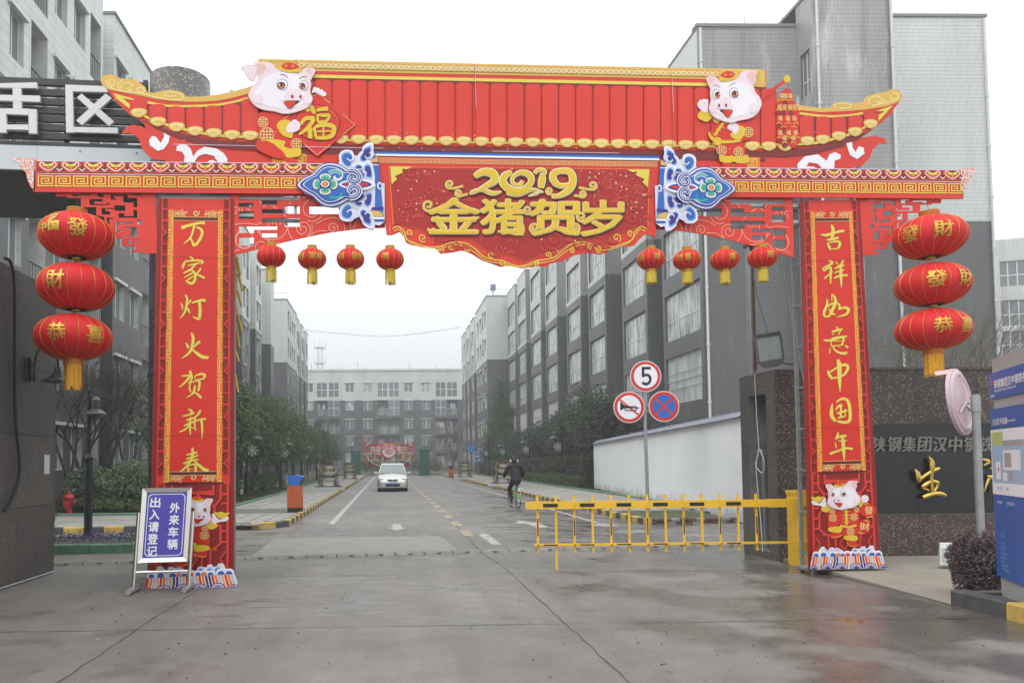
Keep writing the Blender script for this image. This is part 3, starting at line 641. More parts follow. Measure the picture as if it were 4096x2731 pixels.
# ---- printed pigs (generic new-year pig in a red silk jacket)
HEAD = [(305,600),(318,680),(380,745),(470,785),(560,812),(640,812),(720,785),(850,760),(950,700),(1010,600),(1020,540),(990,460),(940,400),(900,300),(820,230),(700,185),(560,185),(420,230),(345,300),(315,400),(325,500)]
def pig_head(A, base, lay, nrm):
    """nrm maps the head's own drawing coordinates into the current crop"""
    def S(pts): return [nrm(*p[:2]) + tuple(p[2:]) for p in pts]
    def el(cx, cy, rx, ry, col, l, rot=0):
        A.poly([nrm(cx + rx * math.cos(t) * math.cos(rot) - ry * math.sin(t) * math.sin(rot), cy + rx * math.cos(t) * math.sin(rot) + ry * math.sin(t) * math.cos(rot)) for t in [2 * math.pi * q / 18 for q in range(18)]], col, l)
    earL = [(272,200),(330,182),(400,190),(428,238),(370,270),(350,325),(318,352),(303,300),(278,255)]
    earR = [(706,205),(740,130),(800,98),(880,100),(965,112),(938,170),(945,250),(905,305),(850,262),(770,240)]
    for e in (earL, earR):
        A.poly(S(e), 'skinp', lay, True); cx = sum(p[0] for p in e) / len(e); cy = sum(p[1] for p in e) / len(e)
        A.poly(S([(cx + (x - cx) * .93, cy + (y - cy) * .93) for x, y in e]), 'skin', lay + 1, True)
    A.poly(S([(845,130),(930,125),(915,180),(925,240),(900,270),(850,220),(820,180)]), 'skinp', lay + 2, True)
    A.poly(S([(300,215),(350,200),(385,215),(350,250),(330,290),(312,260)]), 'skinp', lay + 2, True)
    A.poly(S(HEAD), 'skinp', lay + 2, True)
    for f, c in ((.975, 'skin'), (.80, 'skinl')):
        A.poly(S([(640 + (x - 640) * f, 480 + (y - 480) * f) for x, y in HEAD]), c, lay + (3 if f > .9 else 4), True)
    for cx in (355, 900): el(cx, 610, 55, 70, 'skin', lay + 5)
    A.poly(S([(455,205),(475,150),(540,116),(620,128),(658,188),(560,222)]), 'red', lay + 5, True)
    A.poly(S([(438,208),(455,190),(540,215),(620,200),(665,150),(690,175),(645,228),(545,256),(450,245)]), 'mustard', lay + 6, True)
    el(520, 168, 25, 22, 'orange', lay + 7); el(598, 165, 20, 22, 'orange', lay + 7); el(538, 104, 12, 12, 'mustard', lay + 5)
    for cx, cy, rx, ry, ix, iy in ((400, 428, 46, 64, 414, 440), (640, 414, 58, 70, 650, 430)):
        el(cx, cy, rx + 4, ry + 5, 'maroon', lay + 5); el(cx, cy + 3, rx, ry, 'white', lay + 6)
        el(ix, iy, rx * .78, ry * .68, 'brown', lay + 7); el(ix, iy + 10, rx * .55, ry * .42, 'orange', lay + 8); el(ix, iy, rx * .3, ry * .26, 'black', lay + 9)
        el(ix + 22, iy - 8, 9, 10, 'white', lay + 9)
    A.stroke(S([(365,312),(410,308),(452,338)]), abs(nrm(6, 0)[0] - nrm(0, 0)[0]), 'maroon', lay + 6, k=3)
    A.stroke(S([(578,325),(612,285),(662,274)]), abs(nrm(6, 0)[0] - nrm(0, 0)[0]), 'maroon', lay + 6, k=3)
    nose = [(400,600),(412,530),(480,470),(550,478),(608,540),(618,622),(540,640),(440,630)]
    A.poly(S(nose), 'white', lay + 6, True)
    A.poly(S([(508 + (x - 508) * .92, 565 + (y - 565) * .92) for x, y in nose]), 'skin', lay + 7, True)
    el(435, 583, 14, 24, 'dred', lay + 8); el(527, 583, 15, 25, 'dred', lay + 8)
    A.poly(S([(450,642),(612,645),(602,705),(565,742),(535,735),(495,690)]), 'brown', lay + 6, True)
    A.poly(S([(490,650),(610,650),(600,705),(565,738),(538,728)]), 'red', lay + 7, True)
    A.stroke(S([(618,640),(660,625),(688,580)]), abs(nrm(9, 0)[0] - nrm(0, 0)[0]), 'white', lay + 7, k=3)
def medal(A, cx, cy, r, lay, rot=0):
    """round gold longevity roundel"""
    A.stroke([(cx + r * math.cos(t), cy + r * math.sin(t)) for t in [2 * math.pi * q / 16 for q in range(16)]], r * .13, 'goldl', lay, closed=True, k=2)
    for q in (-.45, 0, .45):
        h = r * math.sqrt(1 - q * q) * .85
        A.stroke([(cx + q * r, cy - h), (cx + q * r, cy + h)], r * .12, 'goldl', lay, smooth=False)
        A.stroke([(cx - h, cy + q * r), (cx + h, cy + q * r)], r * .12, 'goldl', lay + 1, smooth=False)
def lin(x0, x1, X0, X1, y0, y1, Y0, Y1):
    return lambda x, y: (X0 + (x - x0) * (X1 - X0) / (x1 - x0), Y0 + (y - y0) * (Y1 - Y0) / (y1 - y0))

def body_low(A, l):
    """pig on the foot of a column, drawn in the coordinates of the right-hand one"""
    po = A.poly
    po([(470,520),(560,560),(700,560),(820,530),(900,560),(905,700),(880,800),(870,930),(700,935),(660,840),(650,760),(560,800),(470,810),(455,700)], 'red', l, True)
    po([(380,520),(430,450),(505,480),(495,540),(440,600),(360,560)], 'mustard', l + 1, True)
    po([(222,450),(250,430),(330,470),(380,430),(400,395),(430,400),(425,440),(440,480),(400,530),(350,505),(250,490)], 'skin', l + 2, True)
    po([(210,380),(290,385),(315,372),(340,382),(408,372),(370,420),(340,452),(280,450),(240,420)], 'mustard', l + 3, True)
    po([(280,382),(320,370),(350,384),(315,400)], 'yellow', l + 4, True)
    po([(905,420),(945,400),(985,440),(950,490),(920,530),(895,490)], 'mustard', l + 1, True)
    A.ell(985, 405, 52, 55, 'skin', l + 2); A.ell(955, 385, 22, 26, 'skinl', l + 3)
    A.ell(1028, 570, 118, 95, 'red', l + 1); A.ell(968, 805, 105, 98, 'red', l + 1)
    A.stroke([(965, 478), (1040, 470)], 12, 'mustard', l + 2, smooth=False); A.stroke([(1005, 668), (1088, 658)], 12, 'mustard', l + 2, smooth=False)
    A.stroke([(975, 705), (1050, 730)], 12, 'mustard', l + 2, smooth=False); A.stroke([(885, 875), (960, 902)], 12, 'mustard', l + 2, smooth=False)
    A.rect(900, 900, 945, 985, 'red', l)
    po([(470,815),(630,795),(655,840),(620,885),(475,868)], 'mustard', l + 3, True)
    po([(505,880),(640,880),(655,940),(505,955)], 'red', l + 1, True); A.stroke([(503, 950), (580, 950), (657, 922)], 20, 'orange', l + 2)
    po([(630,770),(740,792),(852,768),(850,800),(740,820),(640,800)], 'mustard', l + 3, True)
    po([(692,930),(860,930),(872,995),(780,1002),(688,975)], 'mustard', l + 3, True)
    po([(720,1000),(830,1005),(890,1050),(850,1085),(780,1075),(730,1045)], 'red', l + 2, True); A.stroke([(722, 1035), (790, 1080), (885, 1070)], 16, 'orange', l + 3)
    po([(692,560),(730,560),(738,775),(700,775)], 'mustard', l + 3)
    for y in (580, 632, 680, 730): A.stroke([(660, y), (715, y + 8), (768, y - 4)], 8, 'mustard', l + 4)
    for cx, cy, r in ((515, 570, 44), (524, 676, 52), (866, 560, 36), (825, 662, 50), (776, 870, 52)): medal(A, cx, cy, r, l + 4)
for i in (0, 1):
    A = Art(.0)
    m4 = cm(3180, 1880, 3.5625)
    if i: A.map = m4
    else:
        m3 = cm(560, 1920, 3.2675); A.map = lambda x, y: m3(1395 - 1.051 * x, 1.006 * y + 38)
    body_low(A, 5)
    if i:
        A.text('發', 978, 625, 1092, 512, 'goldl', 9, .01); A.text('財', 910, 850, 1045, 745, 'goldl', 9, .01)
    pig_head(A, None, 12, lin(305, 1020, 437, 912, 100, 812, 148, 562))
    A.build('pig_print', [o for o in gate.children if o.name.startswith('column_panel')][i])

# ---- waves standing in front of the column feet
for i in (0, 1):
    A = Art(.05 if i else .12)
    if i: A.map = cm(3180, 1880, 3.5625)
    else:
        m3 = cm(560, 1920, 3.2675)
        A.map = lambda x, y: m3(lin(190, 1240, 108, 1300, 0, 1, 0, 1)(x, y)[0], 1.03 * (y - 1400) + 1440 - (x - 190) * .035)
    top = []
    cen = [(260,1185,48),(365,1180,58),(500,1185,60),(575,1180,50),(635,1185,45),(705,1175,50),(790,1180,45),(855,1178,50),(930,1182,45),(1050,1178,60),(1140,1180,58)]
    A.board([(190,1400),(190,1330),(215,1215),(240,1180),(300,1150),(320,1110),(380,1085),(400,1120),(440,1130),(470,1100),(540,1108),(620,1120),(660,1150),(760,1150),(800,1110),(880,1110),(920,1085),(960,1110),(1010,1100),(1020,1070),(1080,1085),(1100,1135),(1180,1160),(1200,1200),(1235,1310),(1238,1385),(700,1392)], 'white', thick=.012, smooth=False)
    for cx, cy, r in ((395,1150,42),(490,1150,45),(570,1140,48),(820,1135,45),(920,1140,40),(1010,1130,42)):
        A.inset([(cx + r * math.cos(t), cy + r * .85 * math.sin(t)) for t in [math.pi * q / 8 for q in range(8, 17)]] + [(cx + r, cy + 40), (cx - r, cy + 40)], .78, ['lilac', 'sky', rnd.choice(['blue', 'orange', 'blue'])], 1, False, (cx, cy + 40))
    for j, (cx, cy, r) in enumerate(cen):
        A.inset([(cx + r * math.cos(t), cy + r * .8 * math.sin(t)) for t in [math.pi * q / 8 for q in range(8, 17)]] + [(cx + r, cy + 45), (cx - r, cy + 45)], .80, ['white', 'lilac', 'orange' if j in (3, 5, 7) else 'navy', 'red' if j == 5 else ('orange' if j in (3, 7) else 'blue')], 4, False, (cx, cy + 45))
    A.poly([(212,1222),(1195,1205),(1238,1385),(190,1402)], 'cream', 8)
    ns = 27
    for j in range(ns):
        t0, t1 = j / ns, (j + .62) / ns
        x0, x1 = 214 + 980 * t0, 214 + 980 * t1; X0, X1 = 192 + 1045 * t0, 192 + 1045 * t1
        lean = -40 if j < ns / 2 else 30
        c = ['red', 'orange', 'sky', 'curl'][j % 4] if j not in (8, 9, 18, 19) else 'navy'
        A.stroke([((x0 + x1) / 2, 1222 - t0 * 17), ((x0 + X0) / 2 + 14, 1290), ((X0 + X1) / 2 + lean * .4, 1395 - t0 * 15)], (x1 - x0) * 1.15, c, 9, k=2)
    for cx in (215, 405, 610, 812, 1018, 1195):
        r = 88 if cx not in (215, 1195) else 62
        A.inset([(cx + (r + 6 * math.cos(t * 7)) * math.cos(t), 1393 - (cx - 190) * .011 + (r * .9) * math.sin(t)) for t in [math.pi + math.pi * q / 14 for q in range(15)]], .84, ['navy', 'white', 'navy', 'lilac', 'blue', 'sky', 'navy'], 11, False, (cx, 1392 - (cx - 190) * .011))
        A.ell(cx, 1352 - (cx - 190) * .011, 12, 8, 'red', 19); A.ell(cx - 22, 1375 - (cx - 190) * .011, 12, 8, 'dgreen', 19); A.ell(cx + 22, 1375 - (cx - 190) * .011, 12, 8, 'dgreen', 19)
    for cx, cy in ((355, 1110), (480, 1120), (925, 1105), (1045, 1095)):
        for q in range(5): A.ell(cx - 25 + q * 12, cy - 12 - 10 * (q % 2), 9, 12, 'white', 7)
    A.build('wave_board', gate)

# ---- long lintel with fret
A = Art(.045)
zl0, zl1 = dm(85, 372), dm(2205, 393)
LZ = lambda u: zl0[1] + (u - zl0[0]) * (zl1[1] - zl0[1]) / (zl1[0] - zl0[0])
u0, u1 = zl0[0], zl1[0] - .0
hB = .415
A.board([(u0, LZ(u0)), (u1, LZ(u1)), (u1, LZ(u1) - hB), (u1 - .02, LZ(u1) - hB), (u0 + .02, LZ(u0) - hB), (u0, LZ(u0) - hB)], 'redb', raw=True)
lint = A.build('lintel_beam', gate)
def lintel_print(ua, ub, rev):
    A = Art(.045)
    A.map = lambda x, y: (x, LZ(x) - y)
    A.rect(ua, .003, ub, .012, 'lilac', 1); A.rect(ua, .014, ub, .165, 'dred', 1); A.rect(ua, .145, ub, .152, 'orange', 2); A.rect(ua, .170, ub, .178, 'lilac', 1)
    w = .285; n = round((ub - ua) / w); w = (ub - ua) / n
    for j in range(n):
        c = ua + (j + .5) * w
        A.poly([(c - .12, .03), (c - .06, .012), (c - .03, .055), (c + .03, .055), (c + .06, .012), (c + .12, .03), (c + .125, .07), (c + .08, .115), (c, .160), (c - .08, .115), (c - .125, .07)], 'orange', 2, True, k=3)
        A.poly([(c + (x) * .9, .08 + (y - .08) * .88) for x, y in [(-.12, .03), (-.06, .012), (-.03, .055), (.03, .055), (.06, .012), (.12, .03), (.125, .07), (.08, .115), (0, .160), (-.08, .115), (-.125, .07)]], 'red', 3, True, k=3)
        A.stroke([(c - .055, .045), (c - .085, .028), (c - .103, .055), (c - .085, .085), (c, .135), (c + .085, .085), (c + .103, .055), (c + .085, .028), (c + .055, .045)], .011, 'white', 4, k=3)
        A.poly([(c - .07, .065), (c - .045, .04), (c, .055), (c + .045, .04), (c + .07, .065), (c + .03, .085), (c, .078), (c - .03, .085)], 'yellow', 5, True, k=3)
        A.poly([(c - .03, .032), (c + .03, .032), (c + .012, .05), (c - .012, .05)], 'dgreen', 6)
        A.ell(c, .103, .015, .012, 'yellow', 5, 10); A.ell(c, .103, .007, .006, 'orange', 6, 8)
        A.stroke([(c + w / 2 - .035, .108), (c + w / 2, .135), (c + w / 2 + .035, .108)], .014, 'white', 3, smooth=False)
    # fret
    y0, y1 = .200, .345; w = .222; n = round((ub - ua) / w); w = (ub - ua) / n; h = y1 - y0; lw = .016
    for j in range(n):
        a = ua + j * w
        def B(x0, v0, x1, v1):
            X0, X1 = (a + x0 * w, a + x1 * w) if not rev else (a + (1 - x1) * w, a + (1 - x0) * w)
            A.rect(X0, y0 + v0 * h, X1, y0 + v1 * h, 'yellow', 2)
        t = .105; s = .075
        B(.06, 0, .93, t); B(.06, 0, .06 + s, 1); B(.06, 1 - t, 1.0, 1); B(.93 - s, 0, .93, .80); B(.24, .80 - t, .93, .80); B(.24, .22, .24 + s, .80); B(.24, .22, .72, .22 + t); B(.72 - s, .22, .72, .60); B(.45, .60 - t, .72, .60); B(.45, .42, .45 + s, .60)
    A.build('lintel_print', lint)
lintel_print(u0 + .02, 2.05, False); lintel_print(6.95, u1 - .02, False)
# pierced end pieces of the lintel
for i in (0, 1):
    A = Art(.045); A.map = cm(0, 0, 1.8667) if i == 0 else mir(cm(0, 0, 1.8667))
    A.board([(88,1190),(270,1198),(262,1425),(240,1405),(232,1385),(215,1350),(205,1300),(180,1275),(155,1250),(150,1228),(125,1215)], 'curl', thick=.016)
    for st in ([(105,1200),(130,1200),(130,1212)],[(135,1215),(165,1215),(165,1225),(150,1225)],[(170,1208),(190,1208),(190,1222),(175,1222)],[(200,1212),(225,1212),(225,1232),(208,1232)],[(235,1210),(255,1210),(255,1245),(240,1245),(240,1270),(255,1270)],[(160,1240),(190,1240),(190,1260)],[(185,1270),(220,1270),(220,1250)],[(235,1290),(255,1290),(255,1320),(225,1320),(225,1345)],[(240,1340),(255,1340),(255,1365)],[(225,1365),(245,1365),(245,1385)]):
        A.stroke(st, 9, 'white', 1, smooth=False)
    A.build('lintel_end', gate)

# ---- stepped bracket lattice outside each column
BH = [[(1060,462),(1165,462),(1165,482),(1060,482)],[(1225,478),(1418,478),(1418,545),(1350,545),(1350,530),(1380,530),(1380,498),(1275,498),(1275,578),(1160,578),(1160,635),(1115,635),(1115,518),(1225,518)],
 [(1495,462),(1610,462),(1610,472),(1560,472),(1560,515),(1495,515)],[(1650,475),(1845,475),(1845,508),(1790,508),(1790,495),(1650,495)],[(1510,538),(1660,538),(1660,615),(1470,615),(1470,600),(1605,600),(1605,570),(1510,570)],
 [(1255,612),(1375,612),(1375,648),(1470,648),(1470,662),(1375,662),(1375,682),(1255,682)],[(1120,668),(1162,668),(1162,748),(1270,748),(1270,712),(1335,712),(1335,768),(1120,768)],[(1075,792),(1125,792),(1125,850),(1075,850)],
 [(1190,822),(1380,822),(1380,945),(1270,945),(1270,930),(1345,930),(1345,850),(1190,850)],[(1130,885),(1272,885),(1272,905),(1200,905),(1200,1000),(1300,990),(1300,1008),(1130,1008)],[(1085,1045),(1240,1045),(1240,1095),(1135,1095),(1135,1085),(1205,1085),(1205,1055),(1085,1055)],
 [(1430,582),(1462,582),(1462,610),(1430,610)],[(1430,690),(1480,690),(1480,650),(1525,650),(1525,730),(1430,730)],[(1395,770),(1470,770),(1470,850),(1440,850),(1440,785),(1395,785)]]
for i in (0, 1):
    A = Art(-.004); f = cm(3160, 660, 3.3571); A.map = f if i else mir(f)
    A.board([(900,440),(2290,440),(2290,455),(2035,455),(2035,512),(1905,512),(1905,530),(1755,530),(1755,640),(1585,640),(1585,745),(1500,760),(1490,860),(1440,880),(1440,970),(1370,975),(1370,1030),(1305,1030),(1305,1125),(1145,1125),(1145,1170),(1200,1170),(1200,1195),(1100,1200),(1035,1215),(900,1215)], 'redb', holes=BH, thick=.014)
    A.build('bracket_lattice', gate)

# ---- curved spandrel boards with openings
SH = [[(185,215),(1003,215),(1003,278),(697,278),(697,330),(495,330),(495,270),(185,270)],[(185,308),(383,308),(383,360),(185,360)],[(185,422),(385,422),(385,522),(185,522)],[(495,392),(800,392),(800,342),(1003,342),(1003,452),(495,452)],
 [(495,512),(1005,512),(1005,627),(803,627),(803,567),(495,567)],[(187,621),(700,621),(700,668),(387,668),(387,712),(187,712)],[(495,712),(700,712),(700,770),(495,770)],[(187,769),(387,769),(387,885),(187,885)],[(1132,342),(1540,342),(1540,456),(1132,456)],[(1137,240),(1195,240),(1195,280),(1137,280)]]
for i in (0, 1):
    A = Art(-.004); f = cm(900, 720, 3.3571); A.map = f if i == 0 else mir(f)
    SPO = [(60,140),(2150,140),(2150,640),(1870,648),(1600,680),(1400,705),(1190,746),(960,795),(740,848),(560,893),(420,932),(60,1020)]
    def insd(x, y):
        def pin(p):
            c = False
            for (x1, y1), (x2, y2) in zip(p, p[1:] + p[:1]):
                if (y1 > y) != (y2 > y) and x < (x2 - x1) * (y - y1) / (y2 - y1) + x1: c = not c
            return c
        return pin(SPO) and x > 125 and not any(pin(h) for h in SH)
    A.board(SPO, 'redb', holes=SH, thick=.014)
    for cx, cy, r, tn, a0 in ((650,600,95,1.5,0),(650,600,210,.55,3),(1040,660,115,1.8,1),(1445,645,85,1.7,2),(1170,400,150,1.5,5.6),(1170,400,160,.5,2),(1290,640,0,0,0),(130,425,70,1.2,0),(300,415,85,1.1,4.5),(260,800,125,.8,5),(260,800,125,.9,2.2),(480,900,75,.9,5.5),(500,290,75,1.2,1.5),(180,1010,70,.6,5)):
        if r:
            pts = [p for p in spiral(cx, cy, r, tn, a0=a0, rin=.15 if tn > 1 else .9)]
            A.stroke(pts, 11, 'curl', 1, k=4, clip=insd)
    for st in ([(120,600),(300,585),(430,600),(500,560)],[(860,335),(930,260),(1080,235)],[(840,630),(860,720),(910,800)],[(1110,760),(1250,690),(1370,690)],[(1230,590),(1340,530),(1480,510),(1590,580),(1610,680)],[(430,680),(520,780),(620,835),(740,848)],[(620,340),(750,420),(820,500)],[(1725,660),(1750,580),(1800,520)]):
        A.stroke(st, 11, 'curl', 2, k=12, clip=insd)
    A.build('spandrel_board', gate)

# ---- roof board
R1 = cm(380, 280, 3.2667); C3 = cm(2730, 0, 1.7218); C2 = cm(1366, 0, 1.7218); dD = dm
left_top = [(75,150),(85,105),(120,75),(180,58),(250,70),(310,105),(400,125),(520,130),(600,180),(660,230),(680,290),(760,305),(850,285),(960,262),(1080,275),(1150,300),(1190,355),(1400,350),(1600,325),(1800,285),(2050,215)]
right_top = [(578,480),(578,605),(500,605),(620,680),(750,712),(850,735),(950,746),(1020,742),(1040,715),(1090,702),(1170,715),(1250,700),(1270,665),(1330,648),(1400,635),(1440,615),(1490,622),(1515,660),(1500,700),(1480,718)]
right_low = [(1440,780),(1380,840),(1300,895),(1225,950),(1330,935),(1390,955),(1410,990),(1360,985),(1310,1030),(1290,1090),(1240,1140),(1150,1160),(1140,1182)]
left_low = [(930,1225),(915,1178),(840,1175),(760,1160),(680,1110),(620,1040),(595,960),(560,890),(500,845),(430,825),(350,830),(400,760),(460,724),(510,718),(580,730),(660,770),(640,700),(560,640),(460,590),(250,390),(160,262)]
A = Art(.0)
outl = [R1(*p) for p in left_top] + [dD(593, 190), dD(593, 135), dD(1004, 147.5), dD(1176, 151), dD(1540, 157), dD(1757, 160)] + [C3(*p) for p in right_top] + [C3(*p) for p in right_low] + [dD(1900, 398), dD(1176, 392), dD(600, 384)] + [R1(*p) for p in left_low]
A.board(outl, 'redb', raw=True, edge='gold')
roof = A.build('roof_board', gate)
A = Art(.0)
def band(f0, f1, col, lay, x0=593, x1=1757, n=12):
    pts = [(x0 + (x1 - x0) * i / n) for i in range(n + 1)]
    A.map = dD; A.poly([(x, f0(x)) for x in pts] + [(x, f1(x)) for x in reversed(pts)], col, lay)
top = lambda x: 135.3 + (x - 593) * .0228 - ((x - 593) / 1164) ** 2 * 1.8
lo = lambda x: 318 + (x - 784) * .0166
band(lambda x: top(x) + .3, lambda x: top(x) + 26 - (x - 784) * .001, 'gold', 1)
band(lambda x: top(x) + 6, lambda x: top(x) + 21, 'goldd', 2, 695, 1657); band(lambda x: top(x) + 7.5, lambda x: top(x) + 19.5, 'gold', 3, 695, 1657)
band(lambda x: top(x) + 34, lambda x: top(x) + 41, 'yellow', 1)
band(lambda x: top(x) + 41, lambda x: lo(x) + 3, 'maroon', 1)
band(lambda x: lo(x) + 2, lambda x: lo(x) + 7, 'yellow', 2); band(lambda x: lo(x) + 11, lambda x: lo(x) + 13, 'red', 1)
band(lambda x: lo(x) + 15, lambda x: lo(x) + 37, 'maroon', 1); band(lambda x: lo(x) + 15, lambda x: lo(x) + 16.5, 'bred', 2)
# ridge scrollwork
x = 700; j = 0
A.map = dD
while x < 1650:
    y = top(x) + 13.5
    A.stroke([(x - 12, y), (x - 6, y - 5), (x, y), (x + 6, y + 5), (x + 12, y)], 1.5, 'cream', 4, k=3); A.stroke([(x - 12, y), (x - 6, y + 5), (x, y), (x + 6, y - 5), (x + 12, y)], 1.5, 'cream', 5, k=3)
    A.ell(x, y, 3.2, 3.6, 'cream', 6, 8); A.ell(x, y, 1.6, 1.8, 'gold', 7, 8)
    x += 24
for (a, b) in ((603, 690), (1668, 1750)):
    y0 = top(a) + 4; A.stroke([(a, y0 + 5), (a + 6, y0), (b - 6, y0 + .6), (b, y0 + 6), (b, y0 + 30), (b - 6, y0 + 36), (a + 6, y0 + 34), (a, y0 + 30)], 3, 'yellow', 3, smooth=False, closed=True)
A.poly([(1674, 160), (1757, 162), (1759, 200), (1700, 198)], 'gold', 2)
A.build('ridge_print', roof)
# tiles and coin-shaped tile ends
A = Art(.0)
def tile(f, xa, xb, yt, yb, arc):
    A.map = f; w = xb - xa; q = w * .2
    A.poly([(xa + 1 * arc, yb), (xa + 1 * arc, yt + q), (xa + q * .6, yt + q * .25), (xa + w * .35, yt), (xb - w * .35, yt), (xb - q * .6, yt + q * .25), (xb - 1 * arc, yt + q), (xb - 1 * arc, yb)], 'redb', 4)
    A.rect(xa + w * .02, yt + q, xa + w * .10, yb, 'red', 5); A.rect(xb - w * .10, yt + q, xb - w * .02, yb, 'red', 5)
def coin(f, cx, cy, w, h):
    A.map = f
    A.poly([(cx - w, cy - h * .35), (cx - w * .7, cy - h * .8), (cx, cy - h), (cx + w * .7, cy - h * .8), (cx + w, cy - h * .35), (cx + w * .8, cy + h * .45), (cx, cy + h), (cx - w * .8, cy + h * .45)], 'gold', 6, True, k=2)
    A.poly([(cx - w * .8, cy - h * .3), (cx - w * .4, cy - h * .75), (cx + w * .4, cy - h * .75), (cx + w * .8, cy - h * .3), (cx + w * .5, cy + h * .4), (cx, cy + h * .7), (cx - w * .5, cy + h * .4)], 'goldl', 7, True, k=2)
    A.stroke([(cx - w * .3, cy - h * .4), (cx - w * .3, cy + h * .4)], w * .06, 'gold', 8, smooth=False); A.stroke([(cx + w * .3, cy - h * .4), (cx + w * .3, cy + h * .4)], w * .06, 'gold', 8, smooth=False)
    A.stroke([(cx - w * .5, cy), (cx + w * .5, cy)], w * .06, 'gold', 9, smooth=False); A.stroke([(cx, cy - h * .6), (cx, cy + h * .5)], w * .06, 'gold', 9, smooth=False)
x = 640.; wt = 41.
while x < 1790:
    if x + wt < 1800: tile(dD, x, x + wt, top(x + wt / 2) + 45, lo(x) + 1, .9)
    coin(dD, x + wt / 2, lo(x + wt / 2) + 3, 17.5, 11)
    x += wt; wt = 41 - (x - 640) * .0028
for k, (xa, yt, yb, cy) in enumerate([(455,388,520,570),(705,452,640,685),(948,482,700,752),(1190,488,750,805),(1432,472,780,832),(1670,448,800,856),(1908,385,810,865)]):
    tile(R1, xa, xa + 232, yt, yb, 5); coin(R1, xa + 122, cy, 110, 64)
for xa, yt, yb, cx, cy in ((1243,780,835,1290,858),(1135,798,890,1183,912),(1022,808,945,1072,942),(912,806,960,962,965),(800,798,970,855,975)):
    tile(C3, xa, xa + 104, yt, yb, 3); coin(C3, cx, cy, 50, 33)
A.build('tile_print', roof)
SM = Art(.0); SM.map = dD
for (x0, y0, x1, y1) in ((1089, 149, 1092, 352), (1539, 160, 1544, 362), (682, 136, 684, 385)): SM.stroke([(x0, y0), (x1, y1)], .9, 'dred', 12, smooth=False); SM.stroke([(x0 + .9, y0), (x1 + .9, y0 + (y1 - y0) * .5)], .5, 'white', 13, smooth=False)
SM.stroke([(400, 334), (880, 343)], .9, 'lilac', 13, smooth=False); SM.stroke([(1130, 350), (1420, 354)], .8, 'lilac', 13, smooth=False)
for k in range(44): x = 300 + rnd.random() * 1600; SM.ell(x, rnd.choice((150 + x * .01, 300 + x * .012, 345, 372)) + rnd.uniform(-3, 3) if 600 < x < 1750 else rnd.uniform(300, 345), .9, 1.1, 'white', 14, 6)
SM.build('seams_and_pins', roof, kind='stuff')
A = Art(.0); A.map = R1
A.poly([(75,150),(85,105),(120,75),(180,58),(250,70),(310,105),(400,125),(520,130),(600,180),(660,230),(680,290),(760,305),(850,285),(960,262),(1080,275),(1150,300),(1190,355),(1400,350),(1600,325),(1800,285),(2050,215),(2050,300),(1800,370),(1600,405),(1400,420),(1200,420),(1000,410),(800,385),(600,340),(400,305),(200,265),(110,225)], 'gold', 1)
for st in ([(240,175),(215,190),(185,180),(190,150),(230,135),(260,160),(250,205),(200,220),(150,180),(150,130)],[(330,270),(350,200),(420,170),(500,200),(450,220)],[(560,300),(640,290),(630,240),(570,240),(550,270),(580,285)],[(160,200),(260,260),(420,290),(600,310),(750,350),(1000,395),(1130,390),(1150,340),(1060,300),(950,300),(910,330),(960,350),(1060,345)],[(420,250),(470,280),(480,250)],[(380,130),(300,200),(330,260)]):
    A.stroke(st, 17, 'goldl', 2, k=4)
A.poly([(245,310),(520,385),(500,400),(365,375),(460,455),(460,515),(280,380)], 'yellow', 2)
A.stroke([(690,430),(850,460),(1000,478),(1200,480),(1400,475),(1600,462),(1800,430),(2000,372)], 28, 'yellow', 3, k=3)
A.poly([(690,455),(1000,500),(1300,500),(1600,480),(2000,400),(2140,400),(2140,880),(1900,860),(1600,820),(1300,770),(1000,690),(700,600)], 'maroon', 3)
A.stroke([(650,610),(720,640),(960,730),(1200,790),(1440,840),(1700,870),(2140,885)], 34, 'yellow', 4, k=3)
A.poly([(600,650),(760,705),(960,790),(1250,860),(1500,905),(1800,935),(2150,940),(2150,1062),(1900,1050),(1600,1020),(1300,960),(1050,880),(800,770),(700,700)], 'maroon', 2)
A.poly([(980,870),(900,825),(905,880),(860,960),(800,880),(750,868),(708,920),(720,990),(820,1062),(900,1040),(960,960)], 'white', 2)
A.poly([(1065,1060),(1070,1000),(1120,975),(1200,985),(1250,1030),(1285,1135),(1340,1060),(1430,1008),(1590,1030),(1680,1090),(1730,1160),(1732,1240),(1450,1235),(1480,1195),(1540,1180),(1615,1220),(1550,1125),(1440,1100),(1350,1130),(1285,1232),(1160,1228),(1175,1130),(1140,1075)], 'white', 2)
A.build('wing_print', roof); A = Art(.0); A.map = C3
A.poly([(490,605),(620,680),(750,712),(850,735),(950,746),(1020,742),(1040,715),(1090,702),(1170,715),(1250,700),(1270,665),(1330,648),(1400,635),(1440,615),(1490,622),(1515,660),(1500,700),(1400,735),(1250,758),(1100,770),(950,775),(800,760),(650,720),(540,680),(510,660)], 'gold', 1)
for st in ([(1440,640),(1480,650),(1480,680),(1440,685),(1430,660)],[(1050,740),(1040,725),(1090,715),(1160,725),(1140,745),(1080,748)],[(1280,720),(1290,680),(1340,665),(1370,690)],[(1300,730),(1380,715),(1440,700),(1490,680)],[(1330,700),(1360,710),(1390,690)]): A.stroke(st, 9, 'goldl', 2, k=4)
A.stroke([(555,720),(700,765),(850,790),(1000,805),(1150,798),(1240,782)], 15, 'yellow', 3, k=3)
A.poly([(560,735),(800,795),(1000,815),(1240,795),(1345,770),(1300,850),(1200,930),(1050,985),(850,1010),(560,1010)], 'maroon', 3)
